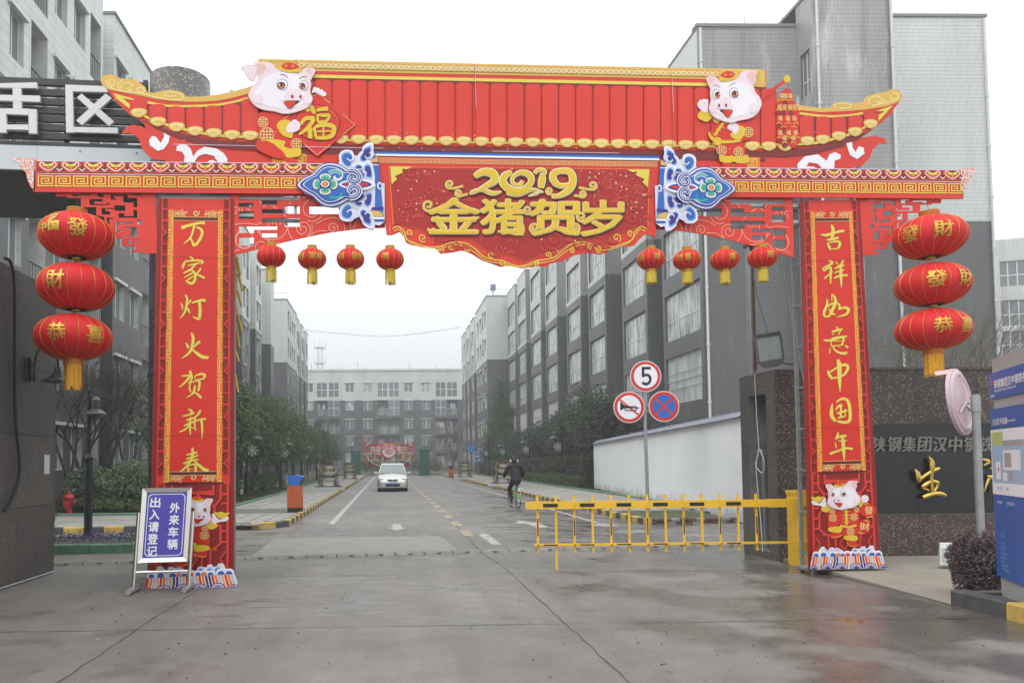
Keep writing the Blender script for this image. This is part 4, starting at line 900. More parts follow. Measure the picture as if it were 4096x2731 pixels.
A.poly([(1330,770),(1445,730),(1345,840),(1340,800),(1390,770)], 'yellow', 4); A.stroke([(600,995),(850,995),(1020,965),(1180,915),(1300,850)], 17, 'yellow', 4, k=3)
A.poly([(560,1025),(850,1022),(1050,985),(1200,935),(1310,895),(1220,955),(1100,1010),(900,1065),(700,1085),(560,1080)], 'maroon', 2)
A.poly([(1125,990),(1165,980),(1170,1020),(1190,1050),(1210,1010),(1245,1020),(1252,1060),(1200,1098),(1150,1070)], 'white', 2)
A.poly([(790,1175),(790,1130),(840,1080),(930,1065),(990,1110),(1010,1065),(1050,1050),(1088,1070),(1085,1095),(1045,1110),(1042,1175),(970,1175),(930,1130),(870,1120),(850,1150),(900,1150),(940,1175)], 'white', 2)
A.build('wing_print', roof)
# orange fret strips under the eaves
for (xa, xb, yy) in ((518, 700, 353), (1660, 1745, 362)):
    A = Art(.0); A.map = dD
    A.rect(xa if xa > 600 else 625, yy, xb, yy + 27, 'orange', 3)
    x = (630 if xa < 600 else 1664)
    while x < xb - 20:
        A.stroke([(x, yy + 4), (x, yy + 23), (x + 34, yy + 23), (x + 34, yy + 5), (x + 7, yy + 5), (x + 7, yy + 18), (x + 26, yy + 18), (x + 26, yy + 10), (x + 15, yy + 10), (x + 15, yy + 14)], 1.8, 'yellow', 4, smooth=False, mitre=True); x += 39
    A.build('eaves_fret_print', roof)

# ---- two big pigs on the roof board
A = Art(.024); A.map = cm(2740, 260, 3.4096)
po = A.poly
A.stroke([(960,540),(1100,430),(1240,310),(1380,215)], 42, 'red', 1, k=2); A.ell(1375, 208, 48, 50, 'mustard', 2); A.stroke([(1375,250),(1380,300),(1372,350)], 16, 'red', 2)
po([(1340,345),(1390,340),(1440,370),(1475,520),(1545,640),(1540,800),(1530,900),(1565,1020),(1550,1065),(1500,1110),(1400,1110),(1310,1110),(1240,1040),(1240,820),(1225,640),(1250,520),(1290,400)], 'red', 1)
for r_, (yy, xs) in enumerate(((440, (1300, 1350, 1415)), (590, (1270, 1335, 1410, 1470)), (745, (1280, 1380, 1470)), (940, (1280, 1395, 1485)), (1010, (1340, 1455)))):
    for xx in xs: A.text('福', xx - 28, yy + 34, xx + 28, yy - 34, 'goldl', 3, .01)
for yy, xs in ((500, (1280, 1345, 1430)), (635, (1255, 1325, 1425, 1510)), (815, (1265, 1390, 1500)), (865, (1325, 1470)), (1010, (1275, 1395, 1520)), (1075, (1345, 1460))):
    for xx in xs: A.stroke([(xx - 38, yy + 6), (xx, yy - 12), (xx + 38, yy + 6)], 10, 'mustard', 3); A.ell(xx, yy + 34, 36, 34, 'dred' if (xx // 5) % 2 else 'red', 2, 12)
po([(350,700),(440,790),(620,820),(760,790),(870,830),(900,960),(880,1030),(700,1060),(760,1060),(810,1240),(640,1260),(480,1250),(450,1190),(380,1080),(310,960),(330,920),(400,810)], 'red', 2, True)
po([(155,720),(200,640),(300,640),(375,700),(290,790),(200,765)], 'mustard', 3, True)
po([(152,560),(180,510),(210,492),(250,490),(295,495),(300,640),(265,668),(210,640),(170,600)], 'skin', 4, True)
for a in ((165,545),(195,505),(240,492),(285,500)): A.ell(a[0], a[1] + 14, 15, 26, 'skinl', 5, 10)
po([(600,960),(660,900),(710,840),(790,870),(800,940),(740,1035),(640,1020)], 'mustard', 4, True)
po([(560,885),(580,830),(640,805),(700,830),(712,900),(670,965),(620,920)], 'skin', 5, True)
po([(300,960),(315,935),(345,980),(430,1035),(600,1045),(720,1040),(740,1060),(600,1085),(440,1085),(340,1040)], 'mustard', 5, True); A.ell(425, 1060, 58, 58, 'mustard', 6)
A.stroke([(510,800),(440,900),(385,985)], 38, 'mustard', 4, k=2)
for x, y in ((525,815),(475,865),(445,915),(405,965)): A.stroke([(x - 40, y - 14), (x + 32, y + 8)], 8, 'mustard', 5, smooth=False)
po([(455,1245),(560,1260),(640,1255),(645,1330),(560,1350),(465,1330)], 'mustard', 4, True); po([(635,1265),(740,1262),(835,1245),(845,1340),(740,1358),(640,1330)], 'mustard', 5, True)
po([(505,1355),(620,1355),(640,1420),(600,1450),(500,1440),(490,1400)], 'red', 4, True); po([(675,1360),(800,1355),(825,1420),(760,1450),(665,1440)], 'red', 4, True)
A.stroke([(495,1438),(560,1452),(630,1425)], 14, 'mustard', 5); A.stroke([(668,1438),(750,1455),(828,1430)], 14, 'mustard', 5)
for cx, cy, r in ((412,762,44),(845,935,66),(482,1180,64),(712,1200,62)): medal(A, cx, cy, r, 5)
pig_head(A, None, 8, ident)
A.build('pig_print', gate, label='right roof pig print holding a red firecracker string')
A = Art(.024); A.map = cm(930, 220, 3.2673); po = A.poly
# red diamond with the luck character
po([(1110,520),(1610,930),(1110,1345),(620,930)], 'red', 1)
A.ell(1110, 905, 300, 240, 'dred', 2, 28); A.ell(1110, 902, 288, 228, 'red', 3, 28)
A.stroke([(1110 + 262 * math.cos(t), 902 + 205 * math.sin(t)) for t in [2 * math.pi * q / 24 for q in range(24)]], 5, 'orange', 4, closed=True, k=2)
for st in ([(1040,565),(1080,540),(1110,530),(1140,545),(1180,568),(1278,652)],[(1440,790),(1600,930),(1440,1060)],[(945,1180),(1110,1320),(1278,1185)],[(670,860),(760,790)]): A.stroke(st, 6, 'goldl', 4, smooth=False)
FU = [[(975,760,50),(1020,700,70),(1080,790,40)],[(890,930,40),(960,850,50),(1075,850,55)],[(1075,850,50),(980,980,50),(870,1060,30)],[(1010,960,50),(1015,1040,55),(1020,1110,60)],[(1040,985,20),(1065,1010,30)],
      [(1100,745,40),(1180,725,50),(1250,725,60)],[(1110,800,45),(1120,900,50)],[(1120,800,30),(1200,810,45),(1265,810,40),(1230,880,35),(1120,900,45)],[(1070,960,50),(1090,1090,55)],[(1080,960,40),(1200,930,55),(1320,960,60),(1310,1060,60),(1220,1100,50),(1090,1100,40)],[(1190,960,34),(1190,1090,34)],[(1100,1020,30),(1300,1015,30)]]
A.brush(FU, 'mustard', 6, edge='brown', grow=10)
po([(345,790),(500,760),(700,800),(760,900),(770,1080),(830,1100),(890,1160),(880,1240),(720,1250),(690,1300),(600,1180),(420,1130),(350,1120),(340,950)], 'red', 3, True)
po([(585,930),(640,875),(740,875),(800,940),(790,1080),(760,1105),(660,1070),(600,990)], 'mustard', 7, True)
po([(705,980),(740,920),(800,870),(830,870),(870,900),(885,950),(870,1000),(810,1030),(720,1030)], 'skin', 8, True)
for a in ((818,885),(855,910),(870,945),(862,985)): A.ell(a[0], a[1], 26, 15, 'skinl', 9, 10, rot=-.5)
po([(1040,520),(1060,460),(1110,450),(1160,480),(1210,510),(1225,540),(1190,560),(1140,540),(1080,510)], 'skin', 6, True)
for a in ((1075,470),(1120,480),(1165,500),(1205,535)): A.ell(a[0], a[1], 22, 28, 'skinl', 7, 10)
po([(330,1160),(420,1128),(560,1120),(690,1150),(680,1210),(760,1240),(890,1235),(885,1330),(780,1355),(700,1350),(620,1260),(520,1170)], 'mustard', 5, True)
po([(310,1180),(380,1140),(480,1150),(600,1230),(680,1300),(690,1350),(620,1370),(500,1340),(340,1260)], 'red', 6, True)
po([(655,1370),(790,1360),(845,1400),(850,1440),(760,1460),(670,1420)], 'red', 5, True); A.stroke([(660,1415),(750,1452),(850,1440)], 30, 'mustard', 6)
for cx, cy, r in ((405,895,64),(455,1060,88),(838,1180,66)): medal(A, cx, cy, r, 5)
# the head turns the other way
pig_head(A, None, 9, lambda x, y: (213 + (1020 - x) * (1045 - 213) / 715, 195 + (y - 180) * (795 - 195) / 632))
A.poly([(112,212),(160,165),(260,155),(360,180),(430,220),(425,265),(330,280),(290,365),(230,360),(190,310),(160,250)], 'skinp', 8, True); po([(135,212),(170,175),(260,165),(350,190),(415,225),(405,258),(320,268),(285,350),(240,348),(205,305),(175,250)], 'skin', 9, True)
A.build('pig_print', gate, label='left roof pig print holding a red diamond with a gold luck character')

# ---- middle banner
A = Art(.05)
c5 = lambda x, y: uz_src(1366 + x / 1.7218, 910 + y / 1.7218)
bot = [(2155,10),(2150,75),(2120,58),(2080,55),(2040,90),(2010,130),(1930,140),(1845,150),(1820,180),(1780,190),(1680,180),(1600,197),(1520,235),(1440,252),(1400,277),(1340,270),(1240,288),(1140,268),(1090,277),(1050,262),(960,230),(890,187),(830,165),(740,180),(680,187),(650,152),(560,140),(490,130),(445,112),(425,65),(400,38),(345,60),(310,60),(303,5)]
out = [dD(866, 364), dD(1186, 371), dD(1512, 375)] + [c5(*p) for p in bot]
A.board(out, 'redb', raw=True, edge='dred')
ban = A.build('middle_banner', gate)
A = Art(.05); A.map = dD
A.poly([(862,351),(1186,357),(1511,361.5),(1511,372),(1186,367.5),(862,362)], 'blue', 1); A.poly([(862,357.5),(1511,368),(1511,372.5),(862,362)], 'white', 2); A.poly([(862,350),(1511,360.5),(1511,361.8),(862,351.5)], 'black', 2)
x = 870.
while x < 1504:
    y = 366.5 + (x - 868) * .0145; A.rect(x, y, x + 9.2, y + 1, 'goldl', 2); A.rect(x, y, x + 1, y + 11, 'goldl', 2); A.rect(x + 8, y, x + 9, y + 8.5, 'goldl', 2); A.rect(x + 3, y + 7.5, x + 9, y + 8.5, 'goldl', 3); A.rect(x + 3, y + 3.4, x + 4, y + 8, 'goldl', 4); A.rect(x + 3, y + 3.4, x + 6.6, y + 4.4, 'goldl', 5); A.rect(x, y + 10, x + 10.6, y + 11, 'goldl', 2)
    x += 10.6
A.map = cm(1600, 640, 2.352)
inner = [(-110,78),(0,82),(1200,92),(2335,100),(2322,640),(2250,640),(2190,655),(2120,690),(2040,700),(1960,740),(1960,780),(1880,800),(1750,770),(1650,775),(1560,820),(1450,890),(1330,905),(1170,975),(1010,905),(900,880),(800,870),(720,800),(640,760),(560,755),(440,770),(400,795),(300,795),(310,740),(260,700),(180,665),(100,640),(-10,620),(-70,620)]
A.poly(inner, 'orange', 2); A.poly([(1110 + (x - 1110) * .992, 500 + (y - 500) * .985) for x, y in inner], 'wine', 3)
A.build('banner_border_print', ban)
A = Art(.05); A.map = cm(1600, 640, 2.352)
# faint swirls
rr = random.Random(3)
for k in range(26):
    cx, cy = rr.uniform(-40, 2260), rr.uniform(140, 600)
    if k > 19: cx, cy = rr.uniform(450, 1900), rr.uniform(750, 880)
    A.stroke(spiral(cx, cy, rr.uniform(50, 95), 1.5, rr.choice((-1, 1)), rr.uniform(0, 6)), 14, 'winel', 5 + k % 2, k=2)
    A.poly([(cx + 90, cy), (cx + 150, cy - 24), (cx + 190, cy + 10), (cx + 140, cy + 22)], 'winel', 5, True, k=2)
for sx in (1, -1):
    X = lambda x: x if sx > 0 else 2232 - x
    yy = 0 if sx > 0 else 28
    A.poly([(X(-95), 80 + yy), (X(115), 82 + yy), (X(60), 108 + yy), (X(20), 100 + yy), (X(20), 140 + yy), (X(-25), 160 + yy), (X(-50), 170 + yy), (X(-30), 200 + yy), (X(-60), 225 + yy), (X(-80), 250 + yy)], 'yellow', 7)
    # wavy gold rim
    A.stroke([(X(-70), 660), (X(-20), 640), (X(40), 690), (X(60), 760), (X(150), 800), (X(250), 830), (X(360), 830), (X(440), 800), (X(520), 785), (X(620), 800), (X(700), 850), (X(780), 920), (X(880), 950), (X(960), 960), (X(1060), 1000), (X(1116), 1010)], 9, 'yellow', 4, k=4)
    A.stroke([(X(-60), 685), (X(-10), 665), (X(50), 740), (X(110), 800), (X(240), 845), (X(350), 860), (X(450), 820), (X(560), 812), (X(680), 870), (X(780), 945), (X(880), 975), (X(970), 985), (X(1060), 1015), (X(1116), 1022)], 7, 'yellow', 4, k=4)
    for cx, cy, r, cw in ((80, 700, 32, 1), (210, 745, 42, -1), (375, 850, 34, 1), (480, 825, 34, -1), (620, 860, 26, 1), (850, 905, 30, -1), (950, 985, 32, 1)):
        A.stroke(spiral(X(cx), cy, r, 1.3, cw * sx, 1.), 9, 'yellow', 5, k=2)
    for q in range(16): A.ell(X(500 + q * 25), 797 + max(0, q - 3) * 10 - max(0, q - 10) * 4, 3.5, 3.5, 'yellow', 6, 6)
A.build('banner_scroll_print', ban)
A = Art(.05); A.map = cm(1600, 640, 2.352)
for k in range(210):
    x, y = (rr.uniform(-80, 420) if k % 3 == 0 else rr.uniform(1750, 2300)), rr.uniform(110, 600)
    if k % 9 == 0: x, y = rr.uniform(600, 1700), rr.choice((rr.uniform(95, 130), rr.uniform(720, 880)))
    r = rr.choice((2, 3, 3, 4, 7)); A.ell(x, y, r, r, 'cream' if rr.random() < .7 else 'goldl', 7, 6)
A.build('sparkle_print', ban, kind='stuff')
# gold words
A = Art(.05); A.map = cm(1600, 640, 2.352)
def fat(t, x0, y0, x1, y1, b=.05):
    for dx, dy, g, col, l in ((7, 9, .050, 'brown', 8), (0, 0, .046, 'goldd', 10), (0, 0, .030, 'cream', 12), (0, 0, .016, 'mustard', 14)):
        A.text(t, x0 + dx, y0 + dy, x1 + dx, y1 + dy, col, l, g)
def curl(cx, cy, r, tail, cw=1, a0=0):
    for w, c, l in ((30, 'goldd', 10), (22, 'cream', 12), (14, 'mustard', 14)):
        A.stroke(spiral(cx, cy, r, 1.35, cw, a0, tail=tail), w, c, l, k=2)
fat('金', 262, 706, 735, 382); fat('猪', 755, 710, 1160, 392); fat('贺', 1205, 724, 1665, 398); fat('岁', 1690, 728, 2080, 405)
curl(262, 448, 60, [(330,500),(420,440),(500,390)], -1, .6); curl(1190, 490, 42, [(1250,510),(1300,440)], -1, .8); curl(1690, 550, 50, [(1760,570),(1820,520)], -1, .8)
curl(1105, 655, 45, [(1140,720),(1000,700),(910,690)], 1, -.6); curl(1252, 655, 46, [(1260,715),(1340,700),(1420,640)], -1, 2.0); curl(1630, 655, 46, [(1610,715),(1530,700),(1450,640)], 1, 1.2)
curl(462, 250, 42, [(500,290),(585,268)], -1, 1.2); curl(545, 332, 34, [(580,355),(628,342)], -1, 1.2); curl(1795, 262, 42, [(1760,300),(1665,282)], 1, 1.9); curl(1700, 340, 34, [(1680,365),(1620,355)], 1, 1.9); curl(1392, 312, 34, [(1440,350),(1480,352)], -1, 1.2)
curl(345, 565, 18, [(300,560)], 1, 3); curl(690, 568, 18, [(735,560)], -1, 0); curl(305, 680, 20, [(250,670)], 1, 3)
A.brush([], 'gold', 9)
DG = [[[(690,180,44),(770,135,62),(860,150,74),(880,215,66),(790,270,40),(700,320,24),(645,340,14)],[(650,325,20),(760,300,34),(860,335,36),(945,318,12)]],
      [[(1140,215,26),(1110,260,34),(1050,240,30),(1055,180,32),(1130,140,44),(1210,170,56),(1215,240,50),(1130,305,50),(1030,300,60),(960,240,64),(970,175,60),(1040,135,40)],[(990,320,50),(1100,340,44),(1230,300,30),(1335,325,14)]],
      [[(1250,150,30),(1290,115,34),(1345,125,34),(1340,160,24),(1300,160,22)],[(1330,170,56),(1320,230,60),(1312,288,46)],[(1195,362,8),(1260,340,22),(1300,328,12)]],
      [[(1480,255,30),(1430,210,60),(1430,150,56),(1500,125,50),(1580,135,56),(1610,200,64),(1585,290,60),(1500,350,44),(1410,372,16)],[(1420,230,40),(1500,265,44),(1580,250,30)]]]
for g in DG:
    for st in g:
        for gr, c, l in ((26, 'brown', 8), (14, 'goldd', 10), (4, 'cream', 12), (-12, 'mustard', 14)):
            A.brush([[(x + (5 if c == 'brown' else 0), y + (7 if c == 'brown' else 0), max(3, w + gr)) for x, y, w in st]], c, l)
A.build('banner_lettering', ban)

# ---- blue cloud ornaments either side of the banner
def orn(A):
    po = A.poly
    A.board([(1140,128),(1155,160),(1150,230),(1168,290),(1150,340),(1120,400),(1150,450),(1155,520),(1182,610),(1165,660),(1300,680),(1300,1190),(1230,1240),(1175,1225),(1170,1280),(1150,1302),(1090,1290),(1030,1240),(960,1120),(900,1150),(860,1190),(790,1190),(730,1150),(700,1080),(712,1000),(600,1002),(480,985),(400,920),(350,865),(240,815),(125,708),(230,600),(340,555),(380,500),(470,430),(600,410),(690,415),(700,370),(690,300),(730,245),(800,230),(870,245),(900,310),(940,310),(955,280),(1000,240),(1010,190),(1060,145)], 'lilac', thick=.014, edge='navy')
    # blue body by the banner
    po([(1140,330),(1205,320),(1300,1190),(1165,1190),(1180,705)], 'blue', 1)
    po([(1110,385),(1205,320),(1212,400),(1120,398)], 'gold', 2); po([(1115,400),(1214,395),(1218,425),(1120,422)], 'navy', 2); po([(1120,425),(1220,428),(1222,440),(1125,438)], 'white', 2)
    po([(1125,1000),(1285,990),(1290,1030),(1120,1040)], 'navy', 2); po([(1120,1040),(1230,1050),(1290,1120),(1120,1125)], 'gold', 2); po([(1220,1045),(1290,1080),(1292,1110),(1230,1070)], 'green', 3); po([(1120,1130),(1300,1130),(1300,1158),(1160,1160)], 'white', 3)
    A.ell(1235, 715, 36, 50, 'white', 3); A.ell(1240, 715, 20, 32, 'blue', 4)
    for s in (1, -1):
        Y = lambda y: y if s > 0 else 1422 - y
        for pts, cols in (([(1140,140),(1145,300),(1120,350),(1070,360),(1040,320),(1060,380),(1020,420),(960,400),(950,340),(1000,260),(1020,190)], ['white', 'sky', 'blue', 'navy']),
                          ([(1060,370),(1120,400),(1150,470),(1170,600),(1150,680),(1040,650),(1050,560),(1000,500),(1000,420)], ['white', 'lilac', 'sky', 'blue', 'navy']),
                          ([(700,380),(700,290),(760,240),(840,240),(895,300),(890,380),(850,400),(880,450),(820,500),(740,450)], ['white', 'sky', 'blue', 'blue']),
                          ([(880,480),(900,420),(960,405),(1020,440),(1010,490),(960,500),(1040,570),(1060,610),(1000,640),(920,560)], ['white', 'sky', 'blue', 'navy'])):
            A.inset([(x, Y(y)) for x, y in pts], .80, cols, 2)
        A.stroke([(x, Y(y)) for x, y in [(800,350),(830,380),(870,370),(880,320),(850,280)]], 14, 'white', 7, k=3); A.stroke([(x, Y(y)) for x, y in [(1040,320),(1060,350),(1110,340),(1125,300),(1100,270)]], 14, 'white', 7, k=3)
        A.stroke([(x, Y(y)) for x, y in [(940,490),(980,500),(1010,470),(990,440)]], 12, 'white', 7, k=3)
    pal = [(125,708),(200,630),(340,556),(400,490),(490,425),(600,410),(720,440),(820,505),(900,508),(965,545),(1000,620),(985,680),(940,708),(985,735),(1000,795),(965,870),(900,912),(820,915),(720,970),(600,1002),(490,985),(400,920),(340,862),(200,780)]
    A.inset(pal, .955, ['navy', 'white', 'sky', 'navy', 'navy', 'white', 'blue', 'blue'], 9, True, (560, 708))
    po([(690,708),(760,665),(900,640),(1040,640),(1120,670),(1178,712),(1120,750),(1040,780),(900,780),(760,750)], 'white', 17, True); po([(725,708),(800,680),(950,665),(1060,675),(1130,712),(1060,742),(950,755),(800,735)], 'navy', 18, True); po([(745,708),(850,688),(960,680),(1090,712),(960,740),(850,728)], 'red', 19, True)
    for s in (1, -1):
        Y = lambda y: y if s > 0 else 1416 - y
        for w, c, l in ((92, 'navy', 19), (80, 'white', 20), (58, 'sky', 21), (40, 'navy', 22), (10, 'white', 24)):
            A.stroke([(x, Y(y)) for x, y in [(835,530),(915,545),(965,605),(940,668),(870,678),(835,640),(860,605)]], w, c, l, k=4)
        A.stroke([(x, Y(y)) for x, y in [(560,560),(640,530),(720,560),(720,610),(670,640),(630,600)]], 46, 'white', 16, k=3); A.stroke([(x, Y(y)) for x, y in [(560,560),(640,530),(720,560),(715,605)]], 26, 'teal', 17, k=3); A.ell(680, Y(598), 34, 28, 'blue', 18, 12)
    for dx, dy in ((0, -100), (0, 100), (-128, 0), (128, 0)):
        for r, c, l in ((92, 'navy', 18), (86, 'white', 19), (70, 'green', 20), (46, 'teal', 21)):
            for q in (-.6, 0, .6):
                a = math.atan2(dy, dx) + q; A.ell(512 + dx * .55 + math.cos(a) * r * .62, 708 + dy * .55 + math.sin(a) * r * .55, r * .52, r * .46, c, l, 12)
    A.ell(510, 708, 66, 54, 'black', 23, 20); A.ell(510, 708, 58, 46, 'white', 23.5, 20); A.ell(510, 708, 40, 32, 'red', 24, 16); A.ell(510, 708, 22, 18, 'gold', 25, 12)
for i in (0, 1):
    A = Art(.075); f = cm(1150, 540, 3.3571); A.map = f if i == 0 else mir(f)
    orn(A); A.build('cloud_ornament', gate)

# ---- galvanised frame behind the boards
S = MB()
for (uu, zt) in ((-.46, 6.2), (.50, 6.6), (8.40, 6.7), (9.28, 6.3)):
    for yb in (.05, .26):
        S.box(uu - .022, uu + .022, yb - .02, yb + .02, 0, zt, 'galvanised')
    for k in range(11): S.box(uu - .012, uu + .012, .05, .26, .25 + k * .58, .275 + k * .58, 'galvanised')
for zq, ua, ub in ((5.13, -.5, 2.6), (5.13, 6.4, 9.3), (4.90, -.5, 2.2), (4.90, 6.8, 9.3), (5.5, -.9, 9.6), (5.9, -.2, 9.1), (6.6, .9, 7.9)):
    for yb in (.05, .26): S.box(ua, ub, yb - .02, yb + .02, zq - .022, zq + .022, 'galvanised')
for k in range(17):
    uu = -.45 + k * .6
    S.box(uu - .02, uu + .02, .04, .075, 5.0 if 2.3 < uu < 6.6 else 4.88, 6.0, 'galvanised'); S.box(uu - .018, uu + .018, .07, .24, 5.1, 5.14, 'galvanised')
_a, _b = atY(1781, 526, 10.6), atY(1850, 900, 11.1); _f = lambda p: ((p - GL).dot(GE), (p - GL).dot(GN), p.z)
S.tube([_f(_a + (_a - _b) * .3), _f(_b + (_b - _a) * .4)], .010, 'galvanised', 5)
S.box(-.56, .56, .02, .28, -.005, .03, 'galvanised'); S.box(8.3, 9.4, .02, .28, .05, .09, 'galvanised')
S.build('steel_frame', gate)

# ------------------------------------------------------------------ lanterns
def lantern_body(rx, rz, ribs, big):
    """one lantern, centre of the body at the origin"""
    b = MB(); n = ribs * 3; K2 = 14; vs = []; fs = []
    for i in range(K2 + 1):
        t = -.97 + 1.94 * i / K2; a = math.asin(max(-1, min(1, t * .985)))
        r0 = math.cos(a) ** .92
        for k in range(n):
            f = 1 - .012 * (k % 3 == 0); th = 2 * math.pi * k / n
            vs.append((rx * r0 * f * math.cos(th), rx * r0 * f * math.sin(th), rz * math.sin(a)))
    for i in range(K2):
        for k in range(n): k2 = (k + 1) % n; fs.append((i * n + k, i * n + k2, (i + 1) * n + k2, (i + 1) * n + k))
    b.add(vs, fs, 'lantern_red')
    g = MB()
    for q in range(ribs):
        th = 2 * math.pi * q / ribs; pts = []
        for i in range(13):
            a = -1.36 + 2.72 * i / 12; rr_ = math.cos(a) ** .92 * rx * 1.002
            pts.append((rr_ * math.cos(th), rr_ * math.sin(th), rz * math.sin(a)))
        g.tube(pts, .0032 if big else .0024, 'lantern_gold', 4, cap=False)
    return b, g
def wrap_text(s, rx, rz, th0, w, h, zc, bold=.03):
    """gold characters that follow the curve of the lantern"""
    vs, fs, gw, gh = glyphs(s); bm = bmesh.new()
    for j, (ox, oy) in enumerate(fatten(bold)):
        bv = [bm.verts.new((x / gw - .5 + ox, y / gh - .5 + oy, j)) for x, y in vs]
        for f in fs:
            try: bm.faces.new([bv[i] for i in f])
            except ValueError: pass
    bmesh.ops.triangulate(bm, faces=bm.faces[:]); 
    for _ in range(2): bmesh.ops.subdivide_edges(bm, edges=[e for e in bm.edges if e.calc_length() > .16], cuts=1); bmesh.ops.triangulate(bm, faces=bm.faces[:])
    bm.verts.index_update(); out = []
    for v in bm.verts:
        z = zc + v.co.y * h; a = math.asin(max(-1, min(1, z / rz))); r = rx * math.cos(a) ** .92 * 1.012 + .004 + v.co.z * .0003
        th = th0 + v.co.x * w / rx; out.append((r * math.cos(th), r * math.sin(th), z))
    ff = [tuple(v.index for v in f.verts) for f in bm.faces]; bm.free(); return out, ff
def tassel(mb, r, z0, L_, n, m, gap=None):
    for k in range(n):
        th = 2 * math.pi * k / n + rnd.uniform(-.03, .03)
        if gap and abs(math.sin(th * 1.5)) < gap: continue
        x, y = r * math.cos(th), r * math.sin(th); l = L_ * rnd.uniform(.88, 1.04); w = r * 3.6 / n
        dx, dy = -math.sin(th) * w, math.cos(th) * w; o = rnd.uniform(.95, 1.12)
        mb.add([(x - dx, y - dy, z0), (x + dx, y + dy, z0), (x * o + dx, y * o + dy, z0 - l), (x * o - dx, y * o - dy, z0 - l)], [(0, 1, 2, 3)], m)
def caps(o, rc, z, top):
    c = MB()
    hs = .075 if top else .075
    for i in range(5):
        c.lathe([(rc * (1 - .01 * (i % 2)), z + hs * i / 5), (rc * (1.02 - .04 * (i % 2)), z + hs * (i + .98) / 5)], 'lantern_gold' if i % 2 == 0 else 'lantern_red', 24)
    return c.build('cap', o)
uL = GE; 
def gate_pt(x, y, front):
    return onplane(x * K, y * K, GL - GN * front, GN)
bigs = [('left', 176, 543, 171, 104, 0), ('left', 175, 660, 175, 108, 1), ('left', 169, 775, 176, 106, 2), ('right', 2136, 545, 152, 98, 3), ('right', 2141, 654, 156, 98, 4), ('right', 2142, 757, 156, 96, 5)]
texts = [[('發', -1.15, .30), ('新年', -1.95, .32)], [('財', -1.72, .32)], [('恭', -1.60, .30), ('喜', -.62, .30)], [('財', -1.85, .30), ('發', -2.75, .3)], [('財', -1.25, .30), ('發', -2.1, .3)], [('恭', -1.95, .28), ('喜', -1.22, .28)]]
wordl = [['gold cap', 'topmost of the string left of the gate'], ['gold character left of centre', 'middle one left of the gate'], ['orange fringe', 'lowest of the string left of the gate'],
         ['gold cap', 'topmost of the string right of the gate'], ['two gold characters', 'middle one right of the gate'], ['orange fringe', 'lowest of the string right of the gate']]
for side, x, y, wpx, hpx, idx in bigs:
    p = gate_pt(x, y, .10 if side == 'left' else .12); d = (p - CP).dot(Fw)
    rx = wpx / 2 / 1700 * d * .965; rz = hpx / 2 / 1700 * d
    t = thing('big_lantern', 'oval red lantern, %s, %s' % tuple(wordl[idx]), 'lantern', p, 0, 'two strings of big red lanterns')
    b, g = lantern_body(rx, rz, 18, True)
    bo = b.build('lantern_body', t, smooth=True); g.build('gold_ribs', t)
    for s, th, w in texts[idx]:
        tm = MB()
        if s == '新年':
            vs, fs = wrap_text('中国', rx, rz, th, .30, .12, .0); tm.add(vs, fs, 'lantern_gold'); vs, fs = wrap_text('梦', rx, rz, th + .1, .14, .13, .12); tm.add(vs, fs, 'lantern_gold')
        else:
            vs, fs = wrap_text(s, rx, rz, th, w * .74, w * .74, .0, .02); tm.add(vs, fs, 'lantern_gold')
        tm.build('gold_lettering', bo)
    if idx in (0, 3): caps(t, .125, rz * .96, True)
    else: q = MB(); q.lathe([(.05, rz * .97), (.055, rz * 1.03), (.045, rz * 1.05)], 'lantern_gold', 14); q.build('cap', t)
    if idx in (2, 5):
        caps(t, .125, -rz * .97 - .07, False); q = MB(); tassel(q, .115, -rz * .97 - .05, .34 if idx == 2 else .32, 90, 'tassel', .0 if idx == 5 else .25); q.build('tassel', t)
    else: q = MB(); q.lathe([(.05, -rz * 1.05), (.055, -rz * .97)], 'lantern_gold', 14); q.build('lower_cap', t)
    if idx in (0, 3): q = MB(); q.tube([(0, 0, rz + .05), (0, .05, rz + .30)], .004, 'darkmetal', 4); q.build('hanging_wire', t)
smalls = [(623, 589, 66, 50), (717, 595, 65, 48), (805, 595, 64, 49), (896, 596, 64, 49), (1495, 596, 62, 48), (1578, 597, 62, 47), (1664, 597, 62, 48), (1751, 592, 64, 48)]
slab = ['small red lantern nearest the left column, plain ribs towards the road', 'second small red lantern from the left column, with gold blossom print', 'third small red lantern from the left column, hung on a longer wire', 'small red lantern hanging just left of the middle banner',
        'small red lantern hanging just right of the middle banner', 'second small red lantern right of the middle banner', 'second small red lantern from the right column, before the grey wall', 'small red lantern nearest the right column, touching the board edge']
st_ = [[('發', -.35)], [('囍', -2.35), ('家和', -1.3)], [('發財', -1.2), ('福', -2.4)], [('福', -1.95), ('喜', -.6)], [('福', -1.6), ('喜', -2.7)], [('喜', -1.8), ('福', -.8), ('發', -2.4)], [('萬', -1.55), ('興', -.5)], [('萬', -1.65), ('喜', -.5)]]
